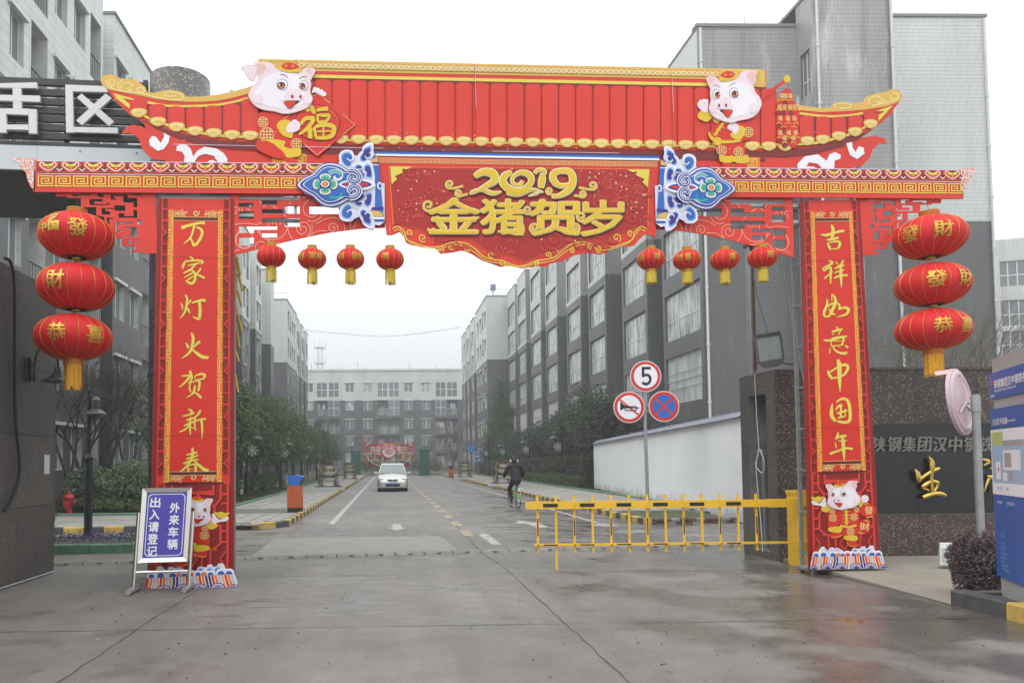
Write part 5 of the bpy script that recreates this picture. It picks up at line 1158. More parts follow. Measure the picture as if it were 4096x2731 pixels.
for i, (x, y, wpx, hpx) in enumerate(smalls):
    p = gate_pt(x, y, .08); d = (p - CP).dot(Fw); rx = wpx / 2 / 1700 * d; rz = hpx / 2 / 1700 * d
    t = thing('small_lantern', slab[i], 'lantern', p, rnd.uniform(-.2, .2), 'small red lanterns hanging under the gate')
    b, g = lantern_body(rx, rz, 14, False); bo = b.build('lantern_body', t, smooth=True); g.build('gold_ribs', t)
    for s, th in st_[i]:
        tm = MB(); vs, fs = wrap_text(s, rx, rz, th, .085 * len(s), .10, 0, .01); tm.add(vs, fs, 'lantern_gold'); tm.build('gold_lettering', bo)
    for top in (1, 0):
        c = MB(); z0 = rz * .95 if top else -rz * .95 - .045
        for q in range(3): c.lathe([(.062, z0 + q * .016), (.064, z0 + q * .016 + .013)], 'lantern_gold', 18)
        c.build('cap', t)
    q = MB(); tassel(q, .068, -rz * .95 - .04, .16, 46, 'tassel_y', .12 if i < 4 else .0); q.build('tassel', t)
    q = MB(); h = rz + .05
    q.tube([(-.03, 0, h), (-.03, 0, h + .06), (.03, 0, h + .06), (.03, 0, h)], .002, 'steel', 3); q.tube([(0, 0, h + .06), (0, .01, h + (.30 if i in (1, 2, 3, 5) else .12))], .0025, 'steel', 3); q.build('hanging_wire', t)
# ------------------------------------------------------------------ ground, road, kerbs
def struct(mb, name, parent=None, **kw):
    o = mb.build(name, parent, kind='structure' if parent is None else None, **kw); return o
g = MB(); g.box(-900, 900, -40, 1500, -.4, -.02, 'road'); struct(g, 'ground')
g = MB(); g.box(-60, 40, -20, 140, -.019, 0, 'road'); road = struct(g, 'road')
# slab joints and cracks as narrow dark grooves sealed with tar
def crackline(pts, w, name='slab_joint'):
    m = MB(); out = []
    for a, b in zip(pts[:-1], pts[1:]):
        n = max(2, int((Vector(b) - Vector(a)).length / .18))
        for i in range(n): t = i / n; out.append(Vector((a[0] + (b[0] - a[0]) * t + rnd.uniform(-.012, .012), a[1] + (b[1] - a[1]) * t + rnd.uniform(-.012, .012), .0035)))
    out.append(Vector((pts[-1][0], pts[-1][1], .0035)))
    vs = []; fs = []
    for i, p in enumerate(out):
        d = (out[min(i + 1, len(out) - 1)] - out[max(i - 1, 0)]).normalized(); nn = Vector((-d.y, d.x, 0)) * w * rnd.uniform(.25, 1)
        vs += [p - nn, p + nn]
        if i: fs.append((2 * i - 2, 2 * i - 1, 2 * i + 1, 2 * i))
    m.add(vs, fs, 'crack'); return m.build(name, road)
crackline([(-2.41, 1), (-2.42, 9.4)], .010); crackline([(1.7, 1), (1.72, 11), (1.62, 12.6)], .011); crackline([(1.62, 13.3), (1.75, 30), (1.7, 100)], .012)
for yy, x0, x1, w in ((4.9, -9, 6, .006), (7.2, -9, 6.05, .007), (10.5, -2.4, 6.05, .010), (15.8, -2.4, 6.3, .010), (19, -2.4, 6.3, .008), (22.4, -2.4, 6.3, .010), (26.5, -2.4, 6.3, .010), (32, -2.4, 6.3, .011), (40, -2.4, 6.3, .013), (50, -2.4, 6.3, .014), (62, -2.4, 6.3, .016)):
    crackline([(x0, yy - .05), ((x0 + x1) / 2, yy), (x1, yy + .05)], w)
m = MB(); m.add([(-2.4, 15.75, .004), (1.1, 15.85, .004), (1.25, 13.1, .004), (-2.35, 12.55, .004)], [(0, 1, 2, 3)], 'patchmat'); m.build('concrete_patch', road)

# painted markings
def marking(name, polys, m, lab=None):
    b = MB()
    for p in polys: b.add([(x, y, .0045) for x, y in p], [tuple(range(len(p)))], m)
    o = b.build(name, road)
def strip(x0, x1, y0, y1): return [(x0, y0), (x1, y0), (x1, y1), (x0, y1)]
marking('white_edge_line', [strip(-1.56, -1.40, 19.2, 110)], 'paint_white'); marking('white_edge_line', [strip(5.24, 5.38, 18.2, 110)], 'paint_white')
y = 15.8
while y < 95:
    marking('yellow_dash', [strip(1.62, 1.84, y, y + 1.35)], 'paint_yellow'); y += 2.5
marking('yellow_dash', [strip(1.95, 2.15, 14.1, 16.2)], 'paint_white'); 
marking('lane_arrow', [[(.10, 19.0), (.32, 19.0), (.32, 18.0), (.46, 18.0), (.2, 17.2), (-.06, 18.0), (.10, 18.0)]], 'paint_white')
marking('lane_arrow', [[(3.55, 17.6), (3.85, 17.6), (3.80, 18.8), (4.0, 18.8), (3.45, 19.7), (3.2, 18.8), (3.45, 18.8)]], 'paint_white')

# drain covers across the road
drain = bpy.data.objects.new('drain_channel', None); COL.objects.link(drain); drain['kind'] = 'structure'
a = gnd(120, 1297.5); b_ = gnd(1700, 1250); dirv = (b_ - a); dirv.z = 0; n = int(dirv.length / .5); ang = math.atan2(dirv.y, dirv.x)
blk = MB(); blk.add([(0, -.16, 0), (.485, -.16, 0), (.485, .16, 0), (0, .16, 0), (0, -.10, .045), (.485, -.10, .045), (.485, .10, .045), (0, .10, .045)], [(0, 1, 5, 4), (1, 2, 6, 5), (2, 3, 7, 6), (3, 0, 4, 7), (4, 5, 6, 7)], 'drainblock')
blk.add([(.24 + .045 * math.cos(t), -.132 + .018 * math.sin(t), .026 + .012 * math.sin(t)) for t in [2 * math.pi * q / 10 for q in range(10)]], [tuple(range(10))], 'crack')
bo = blk.build('drain_cover', drain); bo.location = (a.x, a.y, 0); bo.rotation_euler = (0, 0, ang); me_ = bo.data
for k in range(1, n):
    p = a + dirv.normalized() * .5 * k; o = inst(me_, 'drain_cover', drain, (p.x, p.y + rnd.uniform(-.006, .006), rnd.uniform(-.004, .003)), ang + rnd.uniform(-.01, .01))

# apron in front of the name wall
m = MB(); m.add([(6.05, 7.9, .006), (14, 7.9, .05), (14, 11.6, .10), (6.05, 11.6, .07), (6.05, 7.9, -.01), (6.05, 11.6, -.01)], [(0, 1, 2, 3), (4, 0, 3, 5)], 'apronmat'); struct(m, 'apron')
crackline([(6.03, 7.9), (6.04, 11.3)], .014)

# kerbs of black and yellow stones
def kerb(name, pts, L_=.45, h=.15, w=.14, cols=('kerb_yellow', 'kerb_black'), inward=1, limit=300):
    root = bpy.data.objects.new(name, None); COL.objects.link(root); root['kind'] = 'structure'
    mes = []
    for c in cols:
        k = MB(); e = .018
        k.add([(0, 0, 0), (L_ - .008, 0, 0), (L_ - .008, w, 0), (0, w, 0), (0, 0, h - e), (L_ - .008, 0, h - e), (L_ - .008, e, h), (0, e, h), (L_ - .008, w, h), (0, w, h)], [(0, 1, 5, 4), (4, 5, 6, 7), (7, 6, 8, 9), (1, 2, 8, 6, 5), (3, 0, 4, 7, 9), (2, 3, 9, 8)], c)
        o = k.build('kerb_stone'); mes.append(o.data); bpy.data.objects.remove(o)
    cnt = 0
    for p, q in zip(pts[:-1], pts[1:]):
        p, q = Vector(p), Vector(q); d = q - p; n = max(1, round(d.length / L_)); ang = math.atan2(d.y, d.x)
        for i in range(n):
            if cnt >= limit: return root
            o = inst(mes[cnt % len(mes)], 'kerb_stone', root, (*(p + d * (i / n)), rnd.uniform(-.006, .004)), ang + rnd.uniform(-.006, .006), (d.length / n / L_, 1, 1)); cnt += 1
    return root
# left pavement (corner rounded), side road kerb
LC = [(-13.5, 16.1), (-5.3, 17.6), (-3.3, 18.0), (-2.75, 18.25), (-2.5, 18.8)]
kerb('left_kerb', LC + [(-2.5, 112)])
kerb('right_kerb', [(6.3, 112), (6.3, 18.25)])
kerb('left_green_kerb', [(-13.5, 21.3), (-7, 22.0), (-5.8, 22.5), (-5.25, 24)] + [(-5.2, 112)], .9, .17, .12, ('kerb_green',))
kerb('right_green_kerb', [(9.85, 112), (9.8, 34), (9.7, 29)], .9, .17, .12, ('kerb_green',)); kerb('rubble_kerb', [(9.7, 29), (9.1, 24), (8.6, 20)], .38, .17, .14, ('kerb_stone', 'kerb_stone', 'brick'))
kerb('pavement_end_bricks', [(6.45, 18.15), (8.6, 18.3)], .21, .07, .12, ('brick', 'brick', 'kerb_stone')); 
for o in list(bpy.data.objects['pavement_end_bricks'].children):
    c = o.copy(); COL.objects.link(c); c.location.z += .075; c.location.x += .1
m = MB(); m.add([(6.3, 18.25, 0), (6.46, 18.25, 0), (6.46, 18.12, 0), (6.3, 18.12, 0), (6.3, 18.25, .15), (6.46, 18.25, .15), (6.46, 18.12, .15), (6.3, 18.12, .15)], [(4, 5, 6, 7), (3, 2, 6, 7), (2, 1, 5, 6), (0, 3, 7, 4)], 'kerb_yellow'); m.build('kerb_end_stone', bpy.data.objects['right_kerb'])
# pavements: bedding slab with pavers laid one by one, farther ones as one mesh
def pavement(name, outline, x0, x1, y0, y1, step, near):
    b = MB(); n = len(outline); b.add([(x, y, .118) for x, y in outline], [tuple(range(n))], 'paverjoint'); o = struct(b, name)
    k = MB(); q = .012; s2 = step
    k.add([(q, q, .1), (s2 - q, q, .1), (s2 - q, s2 - q, .1), (q, s2 - q, .1), (q + .006, q + .006, .135), (s2 - q - .006, q + .006, .135), (s2 - q - .006, s2 - q - .006, .135), (q + .006, s2 - q - .006, .135)], [(0, 1, 5, 4), (1, 2, 6, 5), (2, 3, 7, 6), (3, 0, 4, 7), (4, 5, 6, 7)], 'paver')
    po = k.build('paver'); pme = po.data; bpy.data.objects.remove(po); far = MB(); cnt = 0
    ny = int((y1 - y0) / step); nx = int((x1 - x0) / step)
    for j in range(ny):
        for i in range(nx):
            X = x0 + i * step; Y = y0 + j * step; dz = rnd.uniform(-.004, .003)
            if cnt < near: inst(pme, 'paver', o, (X, Y, dz)); cnt += 1
            else: far.add([(X + q, Y + q, .135 + dz), (X + s2 - q, Y + q, .135 + dz), (X + s2 - q, Y + s2 - q, .135 + dz), (X + q, Y + s2 - q, .135 + dz)], [(0, 1, 2, 3)], 'paver')
    f = far.build('far_pavers', o); f['kind'] = 'stuff'; return o
pavement('left_pavement', [(-2.62, 19), (-2.62, 112), (-5.2, 112), (-5.2, 24), (-5.9, 22.4), (-7, 21.9), (-13.5, 21.2), (-13.5, 16.2), (-5.3, 17.72), (-3.3, 18.12)], -5.14, -2.6, 24, 112, .42, 150)
sp = MB()
pv = bpy.data.objects['left_pavement']; pme = [c for c in pv.children if c.name.startswith('paver')][0].data
for j in range(9):
    for i in range(26):
        X = -13.6 + i * .42; Y = 17.9 + j * .42 + (i - 26) * .03
        if X > -3.4 and Y < 18.7 or X > -2.95: continue
        if Y > 21.0 + (X + 13.5) * .1: continue
        if len([1]) and X > -7: inst(pme, 'paver', pv, (X, Y, rnd.uniform(-.004, .003)))
        else: inst(pme, 'paver', pv, (X, Y, rnd.uniform(-.004, .003)))
pavement('right_pavement', [(6.42, 18.3), (8.6, 18.4), (9.7, 29), (9.8, 112), (6.42, 112)], 6.46, 9.6, 21.4, 112, .42, 280)
m = MB(); m.box(6.5, 8.5, 18.42, 21.3, .1, .128, 'lawnmat'); struct(m, 'earth_patch')
# lawns
def lawn(name, outline, z, blades, box):
    b = MB(); b.add([(x, y, z) for x, y in outline], [tuple(range(len(outline)))], 'lawnmat'); struct(b, name)
    t = MB()
    for k in range(blades):
        x, y = rnd.uniform(box[0], box[1]), rnd.uniform(box[2], box[3]); h = rnd.uniform(.03, .10); a = rnd.uniform(0, 3.14); w = .012 + .02 * (y > 30)
        t.add([(x - w * math.cos(a), y - w * math.sin(a), z), (x + w * math.cos(a), y + w * math.sin(a), z), (x + rnd.uniform(-.05, .05), y + rnd.uniform(-.05, .05), z + h)], [(0, 1, 2)], 'grassmat')
    o = t.build('grass'); tag(o, {'left_lawn': 'short winter grass behind the green kerb left of the road', 'right_lawn': 'short winter grass below the hedge right of the road', 'patch': 'low weeds at the foot of the speed sign pole'}[name], 'grass'); o['kind'] = 'stuff'
lawn('left_lawn', [(-5.3, 24), (-5.3, 115), (-40, 115), (-40, 18), (-13.6, 21.4), (-7, 22.1), (-5.9, 22.7)], .10, 15000, (-13, -5.35, 22.3, 45))
lawn('right_lawn', [(9.9, 115), (9.9, 34), (9.8, 29), (9.1, 23), (40, 14), (40, 115)], .10, 6000, (9.95, 11.5, 26, 70))
# far lawn and roundabout
m = MB(); m.add([(x, y, .06) for x, y in ((-40, 116), (50, 116), (50, 136), (-40, 136))], [(0, 1, 2, 3)], 'lawnmat'); struct(m, 'far_lawn')
m = MB(); m.lathe([(8.3, 0), (8.3, .22), (8.0, .22), (8.0, .12)], 'mapblue_k' if False else 'kerb_stone', 40, (1.6, 96, 0), cap=False); struct(m, 'roundabout_kerb')
m = MB(); m.lathe([(8.0, .12), (.01, .2)], 'lawnmat', 40, (1.6, 96, 0), cap=False); struct(m, 'roundabout_lawn')

# ------------------------------------------------------------------ buildings
def wallgrid(mb, fr, u0, u1, z0, z1, ops, depth, mwall, mrev, split=None, mlow=None):
    """wall in u,z with openings; fr(u, z, inward) -> point; reveals go in by depth"""
    us = sorted({u0, u1, *[o[0] for o in ops], *[o[1] for o in ops]}); zs = sorted({z0, z1, *([split] if split and z0 < split < z1 else []), *[o[2] for o in ops], *[o[3] for o in ops]})
    us = [u for u in us if u0 <= u <= u1]; zs = [z for z in zs if z0 <= z <= z1]
    for j in range(len(zs) - 1):
        run = None
        for i in range(len(us) - 1):
            cu, cz = (us[i] + us[i + 1]) / 2, (zs[j] + zs[j + 1]) / 2
            hole = any(o[0] < cu < o[1] and o[2] < cz < o[3] for o in ops)
            if not hole: mb.add([fr(us[i], zs[j], 0), fr(us[i + 1], zs[j], 0), fr(us[i + 1], zs[j + 1], 0), fr(us[i], zs[j + 1], 0)], [(0, 1, 2, 3)], mlow if (split and cz < split and mlow) else mwall)
    for o in ops:
        a, b, c, d = o[:4]; D_ = o[4] if len(o) > 4 else depth
        for (p, q) in (((a, c), (b, c)), ((b, c), (b, d)), ((b, d), (a, d)), ((a, d), (a, c))):
            mb.add([fr(*p, 0), fr(*q, 0), fr(*q, D_), fr(*p, D_)], [(0, 1, 2, 3)], mrev)
_wc = {}
def window_mesh(key, w, h, nx, nz, fw, m_frame, m_glass, bars=None):
    if key in _wc: return _wc[key]
    f = MB()
    for k in range(nx + 1): x = w * k / nx; f.box(max(0, x - fw / 2), min(w, x + fw / 2), -.03, .03, 0, h, m_frame)
    for z in nz: f.box(fw / 2, w - fw / 2, -.028, .028, max(0, z * h - fw / 2), min(h, z * h + fw / 2), m_frame)
    if bars:
        for k in range(1, bars): x = w * k / bars; f.box(x - .008, x + .008, -.09, -.07, 0, h, 'paleframe')
        for z in (.02, .33, .5, .66, .98): f.box(0, w, -.10, -.06, z * h - .012, z * h + .012, 'paleframe')
    fo = f.build('window'); fme = fo.data; bpy.data.objects.remove(fo)
    g = MB(); g.box(0, w, -.004, .004, 0, h, m_glass); go = g.build('pane'); gme = go.data; bpy.data.objects.remove(go)
    s = MB(); s.box(0, w / nx - fw, -.006, .006, 0, 1, m_glass); so = s.build('pane'); sme = so.data; bpy.data.objects.remove(so)
    _wc[key] = (fme, gme, sme); return _wc[key]
def add_window(parent, key, org, rz, w, h, nx, nz, fw=.05, mf='whiteframe', mg='glass', bars=None, single=False):
    fme, gme, sme = window_mesh(key, w, h, nx, nz, fw, mf, mg, bars)
    o = inst(fme, 'window', parent, Vector(org) - parent.location, rz)
    if single:
        zz = sorted({0, 1, *nz})
        for k in range(nx):
            for a, b in zip(zz[:-1], zz[1:]): inst(sme, 'pane', o, (w * k / nx + fw / 2, rnd.uniform(-.006, .006), a * h + fw / 2), rnd.uniform(-.012, .012), (1, 1, (b - a) * h - fw))
    else: inst(gme, 'pane', o, (0, 0, 0))
    return o

# right block of six protruding bays
RB = thing('apartment_building', 'long grey and white tiled block with six wide-windowed bays along the right side', 'building', (14.3, 32.9, 0))
SPL = 13.75
bays = [(32.9, 37.8), (40.05, 44.4), (47.7, 51.9), (53.9, 58.3), (61.5, 66.0), (68.1, 73.0), (75.5, 80.2), (81.9, 87.0)]
XR = 14.3; ZR = 21.3
rows = [(1.05, 3.4), (4.35, 6.7), (7.55, 9.9), (10.8, 13.15), (14.05, 16.4), (17.3, 19.6)]
for bi, (y0, y1) in enumerate(bays):
    m = MB(); ops = []
    ww = y1 - y0 - .62; wy0 = y0 + .34; wy1 = wy0 + ww
    for (a, b) in rows: ops.append((wy0, wy1, a, b))
    fr = lambda u, z, d: (XR + d, u, z)
    wallgrid(m, fr, y0, y1, 0, ZR, ops, .22, 'tile_wing', 'darkreveal', SPL, 'tile_dark')  # paler upper tile on the road-facing front: its brighter light put into the colour
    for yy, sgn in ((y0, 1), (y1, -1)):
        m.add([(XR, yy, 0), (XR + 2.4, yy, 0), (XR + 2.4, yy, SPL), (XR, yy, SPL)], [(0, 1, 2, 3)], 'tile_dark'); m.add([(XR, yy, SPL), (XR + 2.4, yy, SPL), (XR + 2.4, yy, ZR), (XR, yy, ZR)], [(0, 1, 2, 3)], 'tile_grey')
    m.box(XR - .03, XR + 2.4, y0 - .03, y1 + .03, ZR, ZR + .12, 'roofgrey')
    bo = m.build('bay', RB, world=True)
    for ri, (a, b) in enumerate(rows):
        near = bi < 3
        add_window(bo if False else RB, 'bayw%.2f' % ww + ('bar' if ri < 2 else '') , (XR + .16, wy1, a), -math.pi / 2, ww, b - a, 6, (0, .42, 1) if ri > 1 else (0, .5, 1), .06, 'paleframe', 'curtainglass', bars=30 if ri < 2 else None, single=near and ri in (1, 2, 3))
m = MB(); fr = lambda u, z, d: (16.0 + d, u, z)
m.add([(16.0, 32.9, 0), (16.0, 87, 0), (16.0, 87, SPL), (16.0, 32.9, SPL)], [(0, 1, 2, 3)], 'tile_dark'); m.add([(16.0, 32.9, SPL), (16.0, 87, SPL), (16.0, 87, ZR), (16.0, 32.9, ZR)], [(0, 1, 2, 3)], 'tile_grey')
m.box(16.02, 19, 33.2, 87, ZR - .3, ZR - .05, 'roofgrey'); m.add([(16, 87, 0), (29, 87, 0), (29, 87, ZR), (16, 87, ZR)], [(0, 1, 2, 3)], 'tile_grey')
m.build('recessed_wall', RB, world=True)
# gable: left piece, tower, paler wing
xg = atY(1835, 300, 32.9).x
xt1 = atY(2058, 300, 31.6).x; xw1 = atY(2272, 300, 36).x
m = MB()
def wallY(x0, x1, y, z0, z1, sp=None, up='tile_grey', dn='tile_dark'):
    if sp: m.add([(x0, y, z0), (x1, y, z0), (x1, y, sp), (x0, y, sp)], [(0, 1, 2, 3)], dn); m.add([(x0, y, sp), (x1, y, sp), (x1, y, z1), (x0, y, z1)], [(0, 1, 2, 3)], up)
    else: m.add([(x0, y, z0), (x1, y, z0), (x1, y, z1), (x0, y, z1)], [(0, 1, 2, 3)], up)
wallY(XR, xg, 32.88, 0, ZR + .1, SPL); m.box(XR - .05, xg, 32.83, 33.3, ZR + .1, ZR + .25, 'roofgrey'); m.build('gable_wall', RB, world=True)
m = MB(); ops = [(31.9, 32.6, 14.6 + k * 3.25, 16.6 + k * 3.25) for k in (0, 1)] + [(31.9, 32.6, 4.6 + k * 3.25, 6.6 + k * 3.25) for k in (0, 1, 2)]
wallgrid(m, lambda u, z, d: (xg + d, u, z), 31.6, 32.88, 0, 22.3, ops, .15, 'tile_grey', 'darkreveal', SPL, 'tile_dark')
wallY(xg, xt1, 31.6, 0, 22.3, SPL); m.add([(xt1, 31.6, 0), (xt1, 37, 0), (xt1, 37, 22.3), (xt1, 31.6, 22.3)], [(0, 1, 2, 3)], 'tile_grey'); m.box(xg - .05, xt1 + .05, 31.55, 37, 22.3, 22.45, 'roofgrey'); m.build('stair_tower', RB, world=True)
for a in ops: add_window(RB, 'tw', (xg + .12, a[1], a[2]), -math.pi / 2, .7, 2.0, 2, (0, .35, 1), .05, 'whiteframe', 'glass')
spw = atY(2170, 508, 36).z; ztw = atY(2170, 40, 36).z
m = MB(); wallY(xt1 - 1, xw1, 36, 0, ztw, spw, 'tile_wing'); m.add([(xw1, 36, 0), (xw1, 60, 0), (xw1, 60, ztw), (xw1, 36, ztw)], [(0, 1, 2, 3)], 'tile_wing'); m.box(xt1, xw1 + .1, 35.93, 50, ztw, ztw + .15, 'roofgrey'); m.build('rear_wing', RB, world=True)
m = MB()
for xx, yy, zt in ((XR + .12, 32.78, ZR), (xg + .15, 31.5, 22.2), (xt1 - .1, 31.5, 22.3), (xw1 - .1, 35.9, ztw - .1)):
    m.tube([(xx, yy, 1), (xx, yy, zt)], .06, 'paleframe', 6)
    for k in range(8): m.lathe([(.085, 0), (.085, .12)], 'paleframe', 8, (xx, yy, 1.5 + k * 2.6))
m.build('downpipe', RB, world=True)
m = MB(); 
for k in range(9): x = XR + .5 + k * (xw1 - XR) / 9; m.tube([(x, 33 if x < xt1 else 36.1, 21.4 if x < xg else 22.3), (x, 33 if x < xt1 else 36.1, 22 if x < xt1 else ztw + .5)], .015, 'darkmetal', 4)
m.build('lightning_rod', RB, world=True)
# far right block
q0 = atY(2286, 700, 55).x
B3 = thing('apartment_building', 'white tiled block with rows of white framed windows at the right picture edge', 'building', (q0, 55, 0))
m = MB(); zt = atY(2300, 552, 55).z; ops = []
for zc in (630, 720, 790):
    za = atY(2300, zc + 30, 55).z; 
    for k in range(6): ops.append((q0 + .35 + k * 2.9, q0 + 2.6 + k * 2.9, za, za + 1.95))
wallgrid(m, lambda u, z, d: (u, 55 + d - (u - q0) * .35, z), q0, q0 + 18, 0, zt, ops, .2, 'tile_wing', 'reveal', 5, 'tile_dark'); m.add([(q0, 55, 0), (q0, 75, 0), (q0, 75, zt), (q0, 55, zt)], [(0, 1, 2, 3)], 'tile_wing'); m.build('wall', B3, world=True)
for o in ops: add_window(B3, 'b3', (o[0], 55.15 - (o[0] - q0) * .35, o[2]), -.337, 2.38, 1.95, 4, (0, .45, 1), .07, 'whiteframe', 'glass')

# second right block (paler, farther)
def block(name, label, cat, X, sgn, segs, zr, up, dn, winz, win, back, gable=True):
    """blocks along the street: sgn=+1 right side (faces -x), -1 left side (faces +x)"""
    root = thing(name, label, cat, (X, segs[0][0], 0)); 
    for (y0, y1, dx, wins) in segs:
        XX = X + dx * sgn; m = MB(); ops = []
        for (wy, ww, zoff, hh, dd) in wins:
            for k in range(6):
                z0 = winz + 3.3 * k + zoff
                if z0 + hh < zr - .3: ops.append((wy, wy + ww, z0, z0 + hh, dd))
        fr = lambda u, z, d, XX=XX: (XX + d * sgn, u, z)
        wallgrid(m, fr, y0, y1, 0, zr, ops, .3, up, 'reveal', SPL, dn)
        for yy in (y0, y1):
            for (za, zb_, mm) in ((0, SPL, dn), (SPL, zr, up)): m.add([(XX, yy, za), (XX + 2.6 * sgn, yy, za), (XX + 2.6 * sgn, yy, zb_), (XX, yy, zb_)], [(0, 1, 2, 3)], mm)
        m.box(min(XX - .06 * sgn, XX + 2.6 * sgn), max(XX - .06 * sgn, XX + 2.6 * sgn), y0 - .05, y1 + .05, zr, zr + .13, 'roofgrey')
        wo = m.build('wall', root, world=True)
        for o in ops:
            if o[4] < .6: add_window(root, 'blk%.2f%.2f' % (o[1] - o[0], o[3] - o[2]), (XX + .2 * sgn, o[1] if sgn > 0 else o[0], o[2]), -math.pi / 2 * sgn, o[1] - o[0], o[3] - o[2], 2, (0, 1), .055, 'whiteframe', 'glass')
            else:
                b = MB(); b.add([(XX + o[4] * sgn, o[0], o[2]), (XX + o[4] * sgn, o[1], o[2]), (XX + o[4] * sgn, o[1], o[3]), (XX + o[4] * sgn, o[0], o[3])], [(0, 1, 2, 3)], 'reveal'); xr_ = XX + .06 * sgn
                b.tube([(xr_, o[0], o[2] + 1.0), (xr_, o[1], o[2] + 1.0)], .025, 'darkmetal', 4)
                for q in range(7): b.tube([(xr_, o[0] + (o[1] - o[0]) * q / 6, o[2]), (xr_, o[0] + (o[1] - o[0]) * q / 6, o[2] + 1.0)], .010, 'darkmetal', 3)
                b.build('balcony', root, world=True)
        hd = MB()
        for o in ops:
            if o[4] < .6: hd.box(min(XX - .12 * sgn, XX), max(XX - .12 * sgn, XX), o[0] - .15, o[1] + .15, o[3] + .03, o[3] + .15, 'whiteframe')
        if hd.v: hd.build('window_hood', root, world=True)
    ya, yb = segs[0][0] + .06, segs[-1][1] - .06; m = MB(); xi = X + 1.6 * sgn
    for (za, zb_, mm) in ((0, SPL, dn), (SPL, zr, up)):
        m.add([(xi, ya, za), (xi, yb, za), (xi, yb, zb_), (xi, ya, zb_)], [(0, 1, 2, 3)], mm)
        for yy in (ya, yb): m.add([(xi, yy, za), (X + back * sgn, yy, za), (X + back * sgn, yy, zb_), (xi, yy, zb_)], [(0, 1, 2, 3)], mm)
    m.box(min(xi, X + back * sgn), max(xi, X + back * sgn), ya, yb, zr - .4, zr - .1, 'roofgrey'); m.build('inner_wall', root, world=True)
    return root
w4 = lambda y0, y1: [(y0 + .8, 1.2, 0, 1.6, .3), (y0 + (y1 - y0) / 2 + .3, 1.1, -.5, 2.3, .9)]
B2 = block('apartment_building', 'farther pale tiled block on the right side of the street, behind the conifer', 'building', 11.9, 1,
      [(87.6, 98.6, 0, [(88.6, 1.3, 0, 1.7, .3), (90.8, 1.3, 0, 2.2, .9), (93, 1.3, 0, 1.7, .3), (95.6, 1.3, 0, 1.7, .3)]), (100.8, 104.6, 0, w4(100.8, 104.6)), (106.7, 110.2, 0, w4(106.7, 110.2)), (112.2, 118, 0, w4(112.2, 118))], ZR, 'tile_wing', 'tile_dark', 1.4, None, 13)
m = MB(); m.tube([(12, 87.7, ZR + .9), (20, 87.7, ZR + .9)], .03, 'paleframe', 4); 
for k in range(7): m.tube([(12 + k * 1.3, 87.7, ZR), (12 + k * 1.3, 87.7, ZR + .9)], .025, 'paleframe', 4)
m.tube([(12.7, 87.5, ZR), (12.7, 87.5, ZR + 1)], .05, 'darkmetal', 5); m.box(12.4, 13.0, 87.3, 87.7, ZR + .7, ZR + 1.4, 'bluepole'); m.build('roof_railing', B2, world=True)
# left near block, left far block
B1 = block('apartment_building', 'near white over grey tiled block on the left with hooded windows', 'building', -11.9, -1,
      [(16, 30.8, 0, [(19.4, 1.2, 0, 1.6, .3), (23.2, .9, 0, 1.6, .3), (24.6, 1.2, -.6, 2.6, 1.2), (26.35, 1.0, 0, 1.6, .3), (27.95, 1.05, 0, 1.6, .3), (29.5, 1.1, -.6, 2.6, 1.2)]),
       (32.1, 39.6, 0, [(32.35, 1.15, 0, 1.6, .3), (34.25, 1.15, 0, 1.6, .3), (36.0, 1.4, -.6, 2.6, 1.2), (38, 1.1, 0, 1.6, .3)]),
       (42, 48.5, 0, [(42.6, 1.2, 0, 1.6, .3), (45, 1.3, -.6, 2.4, 1.1)]), (51, 57, 0, [(51.6, 1.2, 0, 1.6, .3), (54, 1.3, -.6, 2.4, 1.1)]),
       (60.5, 64.1, 0, [(61.0, .9, 0, 1.7, .3), (62.5, 1.0, -.6, 2.5, .9)]), (66.8, 70, 0, [(67.3, .9, 0, 1.7, .3), (68.6, 1.0, -.6, 2.5, .9)]), (75.4, 77.6, 0, [])], ZR + .1, 'tile_near', 'tile_dark', 1.4, None, 16)
B0 = block('apartment_building', 'farther pale tiled block on the left side of the street with roof railing', 'building', -12.1, -1,
      [(89.0, 98.6, 0, [(90, 1.1, 0, 2.2, .3), (92, .9, 0, 2.2, .9), (93.8, 1.0, 0, 1.6, .3), (95.8, 1.0, 0, 1.6, .3)]), (100, 103.2, .2, w4(100, 103.2)), (105.2, 108.2, .2, w4(105.2, 108.2)), (110.8, 114, .2, w4(110.8, 114))], ZR, 'tile_wing', 'tile_dark', 1.4, None, 13)
m = MB(); m.tube([(-12, 89.1, ZR + .9), (-17, 89.1, ZR + .9)], .03, 'paleframe', 4)
for k in range(5): m.tube([(-12 - k * 1.2, 89.1, ZR), (-12 - k * 1.2, 89.1, ZR + .9)], .025, 'paleframe', 4)
m.build('roof_railing', B0, world=True)

# end block across the street
YF = 135.; zF = atY(900, 851.5, YF).z; zS = atY(900, 918.5, YF).z
B5 = thing('apartment_building', 'grey block closing the end of the street, white top storey, balconies in pairs', 'building', (1, YF, 0))
ops = []; balc = []
sx = lambda c: atY((1366 + c / 1.7218) / K, 950, YF).x
zrow = [atY(900, (910 + c / 1.7218) / K, YF).z for c in (1130, 1255, 1382, 1498, 1620)]
for c in (-345, -225, 57, 181, 462, 584, 866, 990, 1271):
    for z in zrow: ops.append((sx(c) - .78, sx(c) + .78, z, z + 1.6, .25))
for c in (-135, -52, 284, 362, 684, 763, 1095, 1170):
    for z in zrow: ops.append((sx(c) - .95, sx(c) + .95, z - .95, z + 1.75, 1.3)); balc.append((sx(c), z - .95, c))
m = MB(); wallgrid(m, lambda u, z, d: (u, YF + d, z), -45, 50, 0, zF, ops, .25, 'tile_light', 'darkreveal', zS, 'tile_dark')
